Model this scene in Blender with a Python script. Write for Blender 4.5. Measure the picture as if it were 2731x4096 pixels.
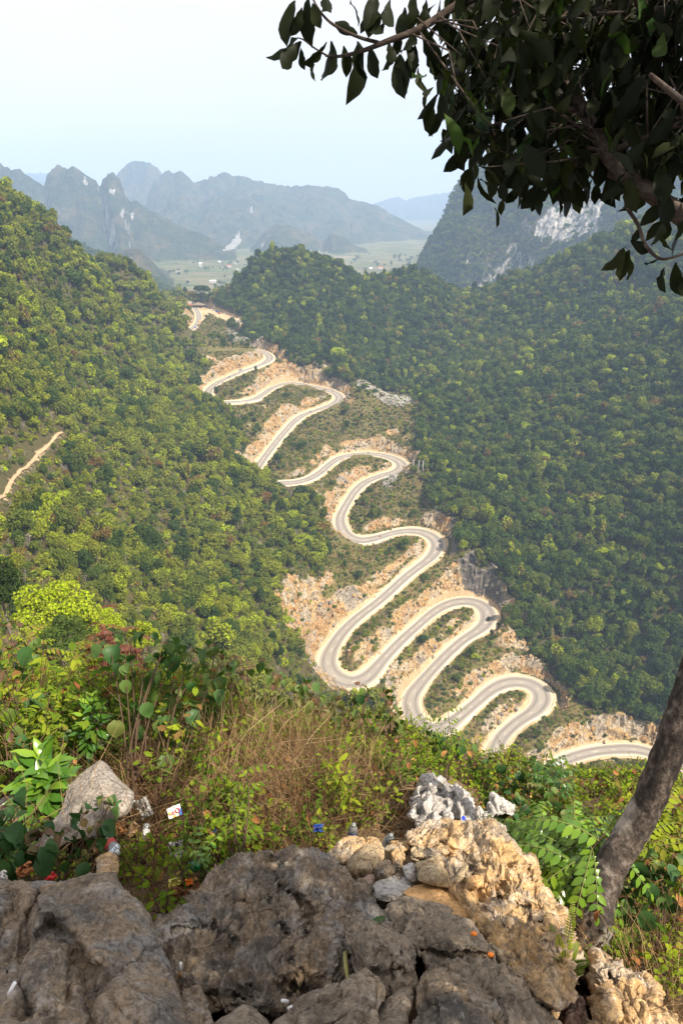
import bpy, math, random
import numpy as np
from mathutils import Vector, Matrix, Euler

sc = bpy.context.scene
COL = sc.collection
for o in list(bpy.data.objects):
    bpy.data.objects.remove(o)
R = math.radians
rng = np.random.default_rng(7)

# ------------------------------------------------------------------ camera
F = 2731.0                                   # focal length in pixels of the 2731 x 4096 photograph (24 mm on 36 mm)
PITCH = math.atan((2048 - 800) / F)
CP, SP = math.cos(PITCH), math.sin(PITCH)
cd = bpy.data.cameras.new('camera')
cd.sensor_fit = 'VERTICAL'; cd.sensor_height = 36; cd.lens = 24
cd.clip_start = 0.05; cd.clip_end = 30000
cam = bpy.data.objects.new('camera', cd); COL.objects.link(cam)
cam.rotation_euler = (math.pi / 2 - PITCH, 0, 0)
sc.camera = cam

# ------------------------------------------------------------------ light
SUN = Vector((0.50, -0.34, 0.80)).normalized()
SUN_EL = math.asin(SUN.z); SUN_AZ = math.atan2(SUN.x, SUN.y)
sl = bpy.data.lights.new('sun', 'SUN'); sl.energy = 5.0; sl.angle = R(0.6); sl.color = (1.0, 0.89, 0.74)
sun = bpy.data.objects.new('sun', sl); COL.objects.link(sun)
sun.rotation_euler = SUN.to_track_quat('Z', 'Y').to_euler()

w = bpy.data.worlds.new('World'); sc.world = w; w.use_nodes = True
nt = w.node_tree; nt.nodes.clear()
out = nt.nodes.new('ShaderNodeOutputWorld'); bg = nt.nodes.new('ShaderNodeBackground')
sky = nt.nodes.new('ShaderNodeTexSky'); sky.sky_type = 'NISHITA'; sky.sun_disc = False
sky.sun_elevation = SUN_EL; sky.sun_rotation = SUN_AZ
sky.air_density = 1.0; sky.dust_density = 5.0; sky.ozone_density = 1.0
# thin high cloud over the whole sky, the same everywhere
tc = nt.nodes.new('ShaderNodeTexCoord'); mp = nt.nodes.new('ShaderNodeMapping')
mp.inputs['Scale'].default_value = (1.0, 1.0, 2.6)
nz = nt.nodes.new('ShaderNodeTexNoise'); nz.inputs['Scale'].default_value = 2.3; nz.inputs['Detail'].default_value = 7
rp = nt.nodes.new('ShaderNodeValToRGB')
rp.color_ramp.elements[0].position = 0.30; rp.color_ramp.elements[0].color = (0.84, 0.84, 0.84, 1)
rp.color_ramp.elements[1].position = 0.70; rp.color_ramp.elements[1].color = (1.0, 1.0, 1.0, 1)
mx = nt.nodes.new('ShaderNodeMix'); mx.data_type = 'RGBA'
mx.inputs['B'].default_value = (9.6, 9.0, 8.7, 1)
L = nt.links.new
L(tc.outputs['Generated'], mp.inputs['Vector']); L(mp.outputs['Vector'], nz.inputs['Vector'])
L(nz.outputs['Fac'], rp.inputs['Fac']); L(rp.outputs['Color'], mx.inputs['Factor'])
L(sky.outputs['Color'], mx.inputs['A']); L(mx.outputs['Result'], bg.inputs['Color'])
bg.inputs['Strength'].default_value = 0.062
L(bg.outputs['Background'], out.inputs['Surface'])

sc.view_settings.view_transform = 'Standard'; sc.view_settings.look = 'None'
sc.view_settings.exposure = 1.0; sc.view_settings.gamma = 1.0; sc.view_settings.use_curve_mapping = False
sc.render.engine = 'CYCLES'
sc.cycles.use_denoising = True
sc.cycles.max_bounces = 6; sc.cycles.diffuse_bounces = 3; sc.cycles.glossy_bounces = 2
sc.cycles.transmission_bounces = 4; sc.cycles.transparent_max_bounces = 6; sc.cycles.volume_bounces = 1
sc.cycles.sample_clamp_indirect = 6

# ------------------------------------------------------------------ helpers
def bp(px, py, t):
    """world point seen at photograph pixel px, py at depth t along the view axis"""
    u = (px - 1365.5) / F; v = (py - 2048.0) / F
    return np.array([u * t, (CP - v * SP) * t, (-SP - v * CP) * t])

def bpz(px, py, z):
    v = (py - 2048.0) / F
    return bp(px, py, z / (-SP - v * CP))

def bpY(px, py, Y):
    v = (py - 2048.0) / F
    return bp(px, py, Y / (CP - v * SP))

def project(P):
    P = np.asarray(P, float)
    dep = P[..., 1] * CP - P[..., 2] * SP
    up = P[..., 1] * SP + P[..., 2] * CP
    return 1365.5 + F * P[..., 0] / dep, 2048 - F * up / dep, dep

_perm = np.random.default_rng(11).permutation(256)
_perm = np.concatenate([_perm, _perm, _perm])
_g = np.random.default_rng(12).normal(size=(256, 3)); _g /= np.linalg.norm(_g, axis=1)[:, None]

def perlin(p):
    p = np.asarray(p, float)
    i = np.floor(p).astype(int); f = p - i; i &= 255
    s = f * f * f * (f * (f * 6 - 15) + 10)
    r = 0
    for a in (0, 1):
        wx = s[:, 0] if a else 1 - s[:, 0]
        for b in (0, 1):
            wy = s[:, 1] if b else 1 - s[:, 1]
            for c in (0, 1):
                wz = s[:, 2] if c else 1 - s[:, 2]
                h = _perm[_perm[_perm[(i[:, 0] + a) & 255] + ((i[:, 1] + b) & 255)] + ((i[:, 2] + c) & 255)]
                r = r + wx * wy * wz * ((f - (a, b, c)) * _g[h]).sum(1)
    return r * 1.6

def fbm(p, o=4, lac=2.03, gain=0.5):
    p = np.asarray(p, float); r = 0; a = 1; n = 0
    for k in range(o):
        r = r + a * perlin(p + 17.3 * k); n += a; p = p * lac; a *= gain
    return r / n

def ridged(p, o=4, lac=2.1, gain=0.55):
    p = np.asarray(p, float); r = 0; a = 1; n = 0
    for k in range(o):
        r = r + a * (1 - np.abs(perlin(p + 31.7 * k)) * 1.6); n += a; p = p * lac; a *= gain
    return r / n

def worley(p, second=False):
    p = np.asarray(p, float); i = np.floor(p).astype(int)
    d1 = np.full(len(p), 9.0); d2 = np.full(len(p), 9.0); idc = np.zeros(len(p), int)
    for a in (-1, 0, 1):
        for b in (-1, 0, 1):
            for c in (-1, 0, 1):
                j = i + (a, b, c); q = j & 255
                h = _perm[_perm[_perm[q[:, 0]] + q[:, 1]] + q[:, 2]]
                pt = j + 0.5 + 0.45 * _g[h]
                d = ((p - pt) ** 2).sum(1)
                m = d < d1
                d2 = np.where(m, d1, np.minimum(d2, d)); idc = np.where(m, h, idc); d1 = np.where(m, d, d1)
    return np.sqrt(d1), np.sqrt(d2), idc

def sstep(a, b, x):
    t = np.clip((x - a) / (b - a), 0, 1); return t * t * (3 - 2 * t)

def mesh_np(name, V, Fa, mats=(), mi=None, smooth=False):
    """mesh from numpy vertices and faces (one array, or a list of arrays of one face size each)"""
    me = bpy.data.meshes.new(name)
    V = np.asarray(V, np.float32)
    Fl = Fa if isinstance(Fa, list) else [Fa]
    Fl = [np.asarray(f, np.int32) for f in Fl if len(f)]
    nl = sum(f.size for f in Fl); nf = sum(len(f) for f in Fl)
    me.vertices.add(len(V)); me.vertices.foreach_set('co', V.ravel())
    me.loops.add(nl); me.loops.foreach_set('vertex_index', np.concatenate([f.ravel() for f in Fl]) if Fl else np.zeros(0, np.int32))
    me.polygons.add(nf)
    st = []; k = 0
    for f in Fl:
        st.append(k + np.arange(len(f)) * f.shape[1]); k += f.size
    if nf:
        me.polygons.foreach_set('loop_start', np.concatenate(st).astype(np.int32))
        me.polygons.foreach_set('use_smooth', np.full(nf, smooth, bool))
        if mi is not None:
            me.polygons.foreach_set('material_index', np.asarray(mi, np.int32))
    for m in mats:
        me.materials.append(m)
    me.update(calc_edges=True)
    return me

def link(name, me, parent=None, **props):
    o = bpy.data.objects.new(name, me); COL.objects.link(o)
    if parent is not None:
        o.parent = parent
    for k, v in props.items():
        o[k] = v
    return o

def thing(name, label, cat, loc=(0, 0, 0), group=None, rot=(0, 0, 0), scale=1.0):
    o = bpy.data.objects.new(name, None); COL.objects.link(o)
    o.location = loc; o.rotation_euler = rot; o.empty_display_size = 0.2
    o.scale = (scale, scale, scale)
    o['label'] = label; o['category'] = cat
    if group:
        o['group'] = group
    return o

def tag(o, label, cat, group=None):
    o['label'] = label; o['category'] = cat
    if group:
        o['group'] = group
    return o

class MB:
    """collects shapes into one mesh"""
    def __init__(s): s.V = []; s.Q = []; s.T = []; s.n = 0
    def add(s, V, Q=None, T=None):
        V = np.asarray(V, float)
        s.V.append(V)
        if Q is not None and len(Q): s.Q.append(np.asarray(Q) + s.n)
        if T is not None and len(T): s.T.append(np.asarray(T) + s.n)
        s.n += len(V); return s
    def box(s, c, size, rz=0.0, taper=1.0):
        x, y, z = [v / 2 for v in size]
        V = np.array([(-x, -y, -z), (x, -y, -z), (x, y, -z), (-x, y, -z), (-x * taper, -y * taper, z), (x * taper, -y * taper, z), (x * taper, y * taper, z), (-x * taper, y * taper, z)])
        if rz:
            k, q = math.cos(rz), math.sin(rz)
            V = V @ np.array([[k, q, 0], [-q, k, 0], [0, 0, 1]])
        return s.add(V + np.asarray(c), [(0, 3, 2, 1), (4, 5, 6, 7), (0, 1, 5, 4), (1, 2, 6, 5), (2, 3, 7, 6), (3, 0, 4, 7)])
    def tube(s, P, r, n=6, cap=True, wob=0.0, seed=0):
        P = np.asarray(P, float); m = len(P)
        r = np.broadcast_to(np.asarray(r, float), (m,))
        T = np.gradient(P, axis=0); T /= np.linalg.norm(T, axis=1)[:, None] + 1e-9
        ref = np.array([0.3, 0.2, 1.0]) if abs(T[0][2]) < 0.9 else np.array([1.0, 0.2, 0])
        A = np.cross(T, ref); A /= np.linalg.norm(A, axis=1)[:, None] + 1e-9
        B = np.cross(T, A)
        a = np.linspace(0, 2 * math.pi, n, endpoint=False)
        rr = r[:, None] * np.ones((1, n))
        if wob:
            q = np.stack([np.cos(a)[None] * np.ones((m, 1)) * 1.3, np.sin(a)[None] * np.ones((m, 1)) * 1.3, np.arange(m)[:, None] * 0.35 * np.ones((1, n)) + seed], -1).reshape(-1, 3)
            rr = rr * (1 + wob * fbm(q, 3).reshape(m, n))
        V = P[:, None] + rr[..., None] * (np.cos(a)[None, :, None] * A[:, None] + np.sin(a)[None, :, None] * B[:, None])
        i = np.arange(m - 1)[:, None] * n; j = np.arange(n)[None]; k = (j + 1) % n
        Q = np.stack([i + j, i + k, i + n + k, i + n + j], -1).reshape(-1, 4)
        V = V.reshape(-1, 3); Tt = []
        if cap:
            V = np.vstack([V, P[0], P[-1]]); c0, c1 = m * n, m * n + 1
            for q in range(n):
                Tt.append((c0, (q + 1) % n, q)); Tt.append((c1, (m - 1) * n + q, (m - 1) * n + (q + 1) % n))
        return s.add(V, Q, Tt)
    def mesh(s, name, mat, smooth=False):
        fl = []
        if s.Q: fl.append(np.vstack(s.Q))
        if s.T: fl.append(np.vstack(s.T))
        return mesh_np(name, np.vstack(s.V) if s.V else np.zeros((0, 3)), fl, [mat] if mat else [], None, smooth)
    def obj(s, name, mat, parent=None, smooth=False, **p):
        return link(name, s.mesh(name, mat, smooth), parent, **p)

# ------------------------------------------------------------------ materials
class NT:
    def __init__(s, name):
        s.m = bpy.data.materials.new(name); s.m.use_nodes = True
        s.t = s.m.node_tree; s.t.nodes.clear()
    def n(s, typ, ins=None, **kw):
        nd = s.t.nodes.new('ShaderNode' + typ)
        for k, v in kw.items(): setattr(nd, k, v)
        for k, v in (ins or {}).items(): s.set(nd, k, v)
        return nd
    def set(s, nd, k, v):
        if isinstance(v, bpy.types.NodeSocket): s.t.links.new(v, nd.inputs[k])
        elif isinstance(v, bpy.types.Node): s.t.links.new(v.outputs[0], nd.inputs[k])
        else:
            i = nd.inputs[k]
            if i.type == 'RGBA' and len(v) == 3: v = (*v, 1)
            i.default_value = v
    def coord(s, kind='Object'): return s.n('TexCoord').outputs[kind]
    def pos(s): return s.n('NewGeometry').outputs['Position']
    def noise(s, vec, scale, detail=4, rough=0.55, dist=0.0):
        return s.n('TexNoise', {'Vector': vec, 'Scale': scale, 'Detail': detail, 'Roughness': rough, 'Distortion': dist}).outputs[0]
    def mapv(s, vec, scale=(1, 1, 1), rot=(0, 0, 0), loc=(0, 0, 0)):
        return s.n('Mapping', {'Vector': vec, 'Scale': scale, 'Rotation': rot, 'Location': loc}).outputs[0]
    def ramp(s, fac, stops, interp='LINEAR'):
        r = s.n('ValToRGB', {'Fac': fac}); e = r.color_ramp; e.interpolation = interp
        while len(e.elements) < len(stops): e.elements.new(0.5)
        for el, (p, c) in zip(e.elements, stops):
            el.position = p; el.color = (c, c, c, 1) if not hasattr(c, '__len__') else (*c, 1) if len(c) == 3 else c
        return r.outputs[0]
    def mix(s, f, a, b, mode='MIX'):
        m = s.n('Mix', None, data_type='RGBA', blend_type=mode)
        for k, v in (('Factor', f), ('A', a), ('B', b)):
            i = [q for q in m.inputs if q.name == k and (q.type == 'RGBA' or (k == 'Factor' and q.type == 'VALUE'))][0]
            if isinstance(v, bpy.types.NodeSocket): s.t.links.new(v, i)
            elif k == 'Factor': i.default_value = v
            else: i.default_value = (*v, 1) if len(v) == 3 else v
        return [q for q in m.outputs if q.type == 'RGBA'][0]
    def math(s, op, a, b=0.0, clamp=False):
        m = s.n('Math', {0: a, 1: b}, operation=op); m.use_clamp = clamp; return m.outputs[0]
    def attr(s, name, typ='GEOMETRY', out='Fac'): return s.n('Attribute', None, attribute_name=name, attribute_type=typ).outputs[out]
    def bump(s, h, strength=0.5, dist=0.1, normal=None):
        ins = {'Height': h, 'Strength': strength, 'Distance': dist}
        if normal is not None: ins['Normal'] = normal
        return s.n('Bump', ins).outputs[0]
    def out(s, shader):
        o = s.n('OutputMaterial'); s.t.links.new(shader.outputs[0] if isinstance(shader, bpy.types.Node) else shader, o.inputs['Surface']); return s.m
    def pbsdf(s, col, rough=0.8, normal=None, spec=0.3, **kw):
        ins = {'Base Color': col, 'Roughness': rough, 'Specular IOR Level': spec}
        if normal is not None: ins['Normal'] = normal
        ins.update(kw)
        return s.n('BsdfPrincipled', ins)

def flat_mat(name, col, rough=0.7, var=0.18, scale=3.0, spec=0.3, bump=0.0, metallic=0.0):
    t = NT(name); c = t.coord()
    nz = t.noise(c, scale, 4)
    lo = tuple(x * (1 - var) for x in col); hi = tuple(min(1, x * (1 + var)) for x in col)
    cc = t.ramp(nz, [(0.3, lo), (0.7, hi)])
    nm = t.bump(nz, bump, 0.05) if bump else None
    return t.out(t.pbsdf(cc, rough, nm, spec, Metallic=metallic))

def leaf_mat(name, stops, trans=0.35, rough=0.6, spec=0.25, var_scale=0.0, gloss=True, tint_var=0.12):
    """foliage: colour from the tint of the plant or instance, varied leaf by leaf"""
    t = NT(name)
    tint = t.attr('tint', 'INSTANCER'); lv = t.attr('leafv', 'GEOMETRY')
    f = t.math('ADD', tint, t.math('MULTIPLY', t.math('SUBTRACT', lv, 0.5), tint_var), True)
    col = t.ramp(f, stops)
    tr = t.n('BsdfTranslucent', {'Color': t.mix(0.5, col, (1.0, 0.95, 0.25), 'MULTIPLY')})
    tr2 = t.mix(1.0, col, (1.15, 1.25, 0.6), 'MULTIPLY'); t.set(tr, 'Color', tr2)
    if gloss:
        d = t.pbsdf(col, rough, None, spec)
    else:
        d = t.n('BsdfDiffuse', {'Color': col})
    ms = t.n('MixShader', {0: trans})
    t.t.links.new(d.outputs[0], ms.inputs[1]); t.t.links.new(tr.outputs[0], ms.inputs[2])
    return t.out(ms)

# ------------------------------------------------------------------ scattered instances (uncountable masses only)
def scatter(name, protos, pts, rot, scl, idx, tint, **props):
    n = len(pts)
    me = bpy.data.meshes.new(name); me.vertices.add(n)
    me.vertices.foreach_set('co', np.asarray(pts, np.float32).ravel())
    def at(nm, typ, fld, arr, dt=np.float32):
        a = me.attributes.new(nm, typ, 'POINT'); a.data.foreach_set(fld, np.asarray(arr, dt).ravel())
    scl = np.asarray(scl, float)
    if scl.ndim == 1: scl = np.repeat(scl[:, None], 3, 1)
    at('rot', 'FLOAT_VECTOR', 'vector', rot); at('scl', 'FLOAT_VECTOR', 'vector', scl)
    at('idx', 'INT', 'value', idx, np.int32); at('tint', 'FLOAT', 'value', tint)
    col = bpy.data.collections.new(name + '_kinds')
    for k, pm in enumerate(protos):
        po = bpy.data.objects.new('%s_kind_%02d' % (name, k), pm); col.objects.link(po)
    g = bpy.data.node_groups.new(name, 'GeometryNodeTree')
    g.interface.new_socket('Geometry', in_out='INPUT', socket_type='NodeSocketGeometry')
    g.interface.new_socket('Geometry', in_out='OUTPUT', socket_type='NodeSocketGeometry')
    gi = g.nodes.new('NodeGroupInput'); go = g.nodes.new('NodeGroupOutput')
    iop = g.nodes.new('GeometryNodeInstanceOnPoints'); ci = g.nodes.new('GeometryNodeCollectionInfo')
    ci.inputs['Collection'].default_value = col; ci.inputs['Separate Children'].default_value = True; ci.inputs['Reset Children'].default_value = True
    def na(nm, dt):
        q = g.nodes.new('GeometryNodeInputNamedAttribute'); q.data_type = dt; q.inputs['Name'].default_value = nm
        return [x for x in q.outputs if x.enabled and x.name == 'Attribute'][0]
    l = g.links.new
    l(gi.outputs[0], iop.inputs['Points']); l(ci.outputs[0], iop.inputs['Instance'])
    iop.inputs['Pick Instance'].default_value = True
    l(na('idx', 'INT'), iop.inputs['Instance Index']); l(na('rot', 'FLOAT_VECTOR'), iop.inputs['Rotation']); l(na('scl', 'FLOAT_VECTOR'), iop.inputs['Scale'])
    l(iop.outputs[0], go.inputs[0])
    o = link(name, me, None, kind='stuff', **props)
    md = o.modifiers.new('scatter', 'NODES'); md.node_group = g
    return o
# ------------------------------------------------------------------ the road's course, read off the photograph and laid on a steady gradient
ROADPX = [(760,1205),(776,1222),(786,1240),(795,1256),(796,1273),(790,1293),(771,1312),(751,1330),(735,1345),(716,1362),(712,1378),(730,1388),(760,1391),(793,1392),(843,1394),(896,1395),(950,1395),
 (1008,1398),(1043,1405),(1068,1416),(1080,1431),(1072,1443),(1051,1456),(1023,1468),(984,1480),(956,1491),(917,1508),(879,1526),(850,1545),(832,1568),(832,1590),(855,1605),(880,1610),
 (906,1610),(966,1607),(1015,1598),(1050,1578),(1085,1554),(1127,1538),(1169,1532),(1232,1542),(1281,1552),(1323,1564),(1351,1580),(1357,1596),(1337,1613),(1295,1630),(1246,1647),(1204,1665),(1169,1693),(1141,1724),(1106,1766),(1071,1812),(1046,1846),(1022,1884),(1024,1912),(1055,1930),(1100,1934),
 (1141,1932),(1183,1929),(1232,1917),(1281,1889),(1323,1853),(1366,1829),(1422,1818),(1478,1815),(1534,1822),(1578,1836),(1605,1855),(1605,1872),(1579,1888),(1546,1896),(1497,1912),(1455,1932),(1420,1964),(1399,1995),(1374,2037),(1360,2072),(1364,2107),(1381,2138),(1413,2156),(1455,2162),(1511,2150),(1567,2134),(1609,2126),(1651,2124),(1694,2131),(1729,2149),(1748,2175),(1741,2205),(1715,2237),(1673,2268),(1623,2307),(1581,2345),(1539,2384),(1497,2419),(1441,2461),(1390,2507),(1350,2555),
 (1318,2612),(1310,2658),(1328,2695),(1368,2722),(1417,2729),(1460,2714),(1495,2682),(1530,2640),(1572,2595),(1621,2546),(1677,2496),(1726,2454),(1775,2424),(1824,2408),(1873,2405),(1916,2416),(1944,2440),(1951,2468),(1937,2500),(1902,2528),(1852,2560),(1803,2602),(1761,2644),(1719,2689),(1677,2738),(1645,2784),(1640,2826),(1654,2868),(1684,2903),(1726,2923),(1768,2916),(1810,2886),(1859,2847),(1909,2805),(1958,2763),(2007,2737),(2056,2727),(2105,2732),(2147,2752),(2167,2784),(2158,2819),(2126,2851),(2077,2882),(2035,2917),(2000,2956),(1979,3001),(1965,3044),(1954,3080),(1950,3120),(1965,3155),(2010,3165),(2070,3140),(2135,3105),
 (2197,3073),(2237,3050),(2301,3025),(2382,3005),(2462,2997),(2527,2996),(2583,3005),(2623,3021),(2680,3041),(2740,3066),(2810,3100),(2850,3150),(2830,3205),(2770,3248),(2710,3275),(2620,3320),(2500,3390)]

def catmull(P, k=8):
    P = np.asarray(P, float); o = []
    Q = np.vstack([2 * P[0] - P[1], P, 2 * P[-1] - P[-2]])
    for i in range(1, len(Q) - 2):
        a, b, c, d = Q[i - 1:i + 3]
        for t in np.arange(k) / k:
            o.append(0.5 * (2 * b + (c - a) * t + (2 * a - 5 * b + 4 * c - d) * t * t + (3 * b - a - 3 * c + d) * t ** 3))
    o.append(Q[-2]); return np.array(o)

RP = catmull(ROADPX, 6)
i_top = 2 * 6; i_suv = ROADPX.index((1951, 2468)) * 6
zz = np.interp(np.arange(len(RP)), [0, i_suv, len(RP)], [-128, -245, -290])
for it in range(60):
    dzv = -SP - (RP[:, 1] - 2048) / F * CP
    t = zz / dzv
    X = (RP[:, 0] - 1365.5) / F * t; Y = (CP - (RP[:, 1] - 2048) / F * SP) * t
    s = np.concatenate([[0], np.cumsum(np.hypot(np.diff(X), np.diff(Y)))])
    zt = -128 + (s - s[i_top]) * (-245 + 128) / (s[i_suv] - s[i_top])
    zt = np.where(np.arange(len(RP)) < i_top, -128, zt)
    zz = 0.7 * zz + 0.3 * zt
road_raw = np.stack([X, Y, zz], 1)
rs = np.concatenate([[0], np.cumsum(np.linalg.norm(np.diff(road_raw, axis=0), axis=1))])
RL = rs[-1]; NS = int(RL / 1.6)
sv = np.linspace(0, RL, NS)
road = np.stack([np.interp(sv, rs, road_raw[:, k]) for k in range(3)], 1)
def gsm(A, sg):
    k = np.arange(-int(3 * sg), int(3 * sg) + 1); g = np.exp(-0.5 * (k / sg) ** 2); g /= g.sum()
    pad = len(k) // 2
    out_ = np.empty_like(A)
    for c in range(A.shape[1]):
        out_[:, c] = np.convolve(np.pad(A[:, c], pad, mode='reflect', reflect_type='odd'), g, 'valid')
    return out_
road = gsm(road, 1.6)
tan = np.gradient(road[:, :2], axis=0); tan /= np.linalg.norm(tan, axis=1)[:, None]
nrm = np.stack([-tan[:, 1], tan[:, 0]], 1)          # left of travel (downhill)
ang = np.unwrap(np.arctan2(tan[:, 1], tan[:, 0])); kap = np.gradient(ang) / np.gradient(sv)
kap = gsm(kap[:, None], 5)[:, 0]
half = 3.25 + 2.6 * np.clip(np.abs(kap) * 16, 0, 1); half = gsm(half[:, None], 5)[:, 0]
sh_l = 1.1 + 1.3 * np.clip(kap * -14, 0, 1); sh_r = 1.1 + 1.3 * np.clip(kap * 14, 0, 1)
sh_l = 0.95 + 0.75 * np.clip(np.abs(kap) * 14, 0, 1); sh_r = sh_l
def road_at(px, py):
    """index of the road sample seen nearest pixel px, py"""
    a, b, _ = project(road); return int(np.argmin((a - px) ** 2 + (b - py) ** 2))
# ------------------------------------------------------------------ land: smooth base surface through surveyed points
CPTS = []
def cp(*a, down=0.0):
    for px, py, t in a: CPTS.append(bp(px, py, t) - (0, 0, down))
def cw(*a):
    for q in a: CPTS.append(np.array(q, float))
# left hillside: crest, face, foot
cp((0, 735, 420), (150, 815, 465), (300, 895, 520), down=22.0)
cp((500, 1025, 620), (640, 1135, 720), (720, 1205, 800), (745, 1235, 850), down=10.0)
cp((0, 1100, 380), (0, 1500, 300), (0, 2000, 220), (150, 1300, 410), (300, 1300, 480), (300, 1650, 380), (300, 2000, 300), (500, 1250, 620), (600, 1450, 580), (600, 1700, 460),
   (600, 2200, 320), (150, 2300, 200), (600, 2000, 370), (800, 1700, 535), (900, 2000, 420), (800, 2300, 340), (1000, 2200, 395), (1000, 2500, 300), (1150, 2350, 375), (760, 1500, 640), (860, 1750, 540), (700, 1330, 790), (950, 1850, 500), (1100, 2050, 455), (1200, 2700, 320), (1150, 2560, 335), (1230, 2250, 420))
cw((-330, 300, 5), (-330, 450, 20), (-330, 650, -50), (-330, 850, -120), (-260, 900, -130), (-250, 700, -80), (-260, 200, 0), (-160, 80, -10), (-330, 60, 10), (-260, 560, -20), (-330, 1000, -160))
cw((-34, 68, -58), (-16, 30, -33), (-60, 60, -46), (-25, 20, -21), (-60, 20, -22), (-100, 110, -55), (-330, -20, 20))
# ground in front of and below the viewpoint
cw((0, 8, -9), (0, 30, -48), (0, 60, -88), (0, 100, -135), (0, 160, -185), (0, 220, -218), (30, 30, -55), (60, 60, -108), (60, 100, -165), (60, 160, -225), (70, 220, -262), (130, 60, -110), (130, 120, -190), (150, 190, -262),
   (20, 0, -14), (60, 0, -40), (130, 0, -60), (260, 0, -80), (-20, 0, -5), (260, 120, -180), (330, 60, -120))
# right hillside
cp((2731, 2700, 420), (2731, 2300, 445), (2731, 2000, 480), (2731, 1600, 550), (2731, 1200, 640), (2731, 950, 720), (2400, 2300, 465), (2200, 2400, 455), (2200, 2000, 525), (2000, 2200, 480), (2000, 1900, 550), (2000, 1600, 650), (2400, 1700, 575),
   (2300, 1400, 685), (2500, 1200, 725), (2000, 1350, 790), (1850, 1500, 720), (1850, 1750, 620), (1720, 1500, 760), (2400, 2650, 430), (2250, 2600, 440), (2100, 2350, 460))
cp((1850, 1195, 880), (1980, 1150, 870), (2100, 1100, 850), (2300, 1010, 820), (2450, 935, 790), (2560, 890, 770), (2731, 850, 750), down=4.0)
cw((300, 1000, -130), (200, 1020, -150), (400, 980, -110), (415, 700, -40), (415, 500, -60), (415, 300, -170), (415, 850, -40), (300, 320, -190), (250, 250, -262), (400, 150, -200))
# knob hill and its little neighbour
cp((935, 1200, 860), (960, 1130, 865), (1010, 1050, 868), (1080, 1012, 868), (1180, 1006, 865), (1280, 1035, 862), (1380, 1085, 862), (1490, 1148, 890), (1560, 1108, 890), (1640, 1084, 885), (1730, 1125, 880), (1790, 1170, 880), down=3.5)
cp((1000, 1200, 835), (1100, 1150, 830), (1250, 1150, 825), (1400, 1200, 830), (1600, 1200, 850), (1050, 1300, 790), (1250, 1300, 780), (1450, 1350, 780), (1150, 1430, 735), (1300, 1480, 712), (1550, 1450, 755), (1500, 1560, 705), (1650, 1600, 690))
cw((-60, 1010, -110), (40, 1020, -120), (90, 1010, -120), (-120, 1000, -140), (-190, 990, -140), (-60, 1100, -160), (60, 1100, -160), (200, 1100, -170), (-200, 1100, -165), (-330, 1120, -170), (400, 1100, -150))
# terrace with the white rubble, right of the hairpin
zt_ = road[road_at(1357, 1596), 2]
for px, py, dz in ((1430, 1590, 0), (1540, 1585, 0), (1640, 1592, 0.5), (1430, 1625, -.5), (1540, 1632, -1), (1650, 1640, -1), (1540, 1700, -11), (1650, 1720, -14)):
    CPTS.append(bpz(px, py, zt_ + dz))
# plaza at the top of the pass
for px, py in ((800, 1222), (830, 1228), (860, 1240), (890, 1258), (930, 1270), (980, 1282), (850, 1262), (830, 1275)):
    CPTS.append(bpz(px, py, -128.3))
rk = road[::14].copy()
CPTS += [r + (0, 0, 1.0) for r in rk]
CPTS = np.array(CPTS)

def tps_fit(P, lam=0.6):
    xy = P[:, :2] / 100; n = len(P)
    d2 = ((xy[:, None] - xy[None]) ** 2).sum(-1)
    K = 0.5 * d2 * np.log(d2 + 1e-9) + lam * 0.01 * np.eye(n)
    Q = np.hstack([np.ones((n, 1)), xy])
    A = np.block([[K, Q], [Q.T, np.zeros((3, 3))]])
    return np.linalg.solve(A, np.concatenate([P[:, 2], np.zeros(3)]))
TPSW = tps_fit(CPTS)
def base_h(x, y):
    x = np.asarray(x, float).ravel(); y = np.asarray(y, float).ravel()
    o = np.empty(len(x)); xy = CPTS[:, :2] / 100; n = len(CPTS)
    for k in range(0, len(x), 20000):
        a = np.stack([x[k:k + 20000], y[k:k + 20000]], 1) / 100
        d2 = (a ** 2).sum(1)[:, None] + (xy ** 2).sum(1)[None] - 2 * a @ xy.T
        np.maximum(d2, 1e-9, out=d2)
        o[k:k + 20000] = (0.5 * d2 * np.log(d2)) @ TPSW[:n] + TPSW[n] + a @ TPSW[n + 1:]
    return o

# irregular grid, finest where the road winds
gx = np.concatenate([np.arange(-330, -205, 4.0), np.arange(-205, 196, 1.45), np.arange(196, 420, 3.2)])
gy = np.concatenate([np.arange(7, 150, 3.2), np.arange(150, 236, 2.4), np.arange(236, 720, 1.45), np.arange(720, 960, 2.0), np.arange(960, 1180, 4.5)])
NX, NY = len(gx), len(gy)
GX, GY = np.meshgrid(gx, gy)
fx, fy = GX.ravel(), GY.ravel()
# keep the mid part away from the viewpoint's own cliff
Hb = base_h(fx, fy)
P2 = np.stack([fx, fy, 0 * fx], 1)
Hb = Hb + 5.0 * fbm(P2 / 60, 3) * sstep(40, 140, fy) + 1.4 * fbm(P2 / 14 + 5, 3)

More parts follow.
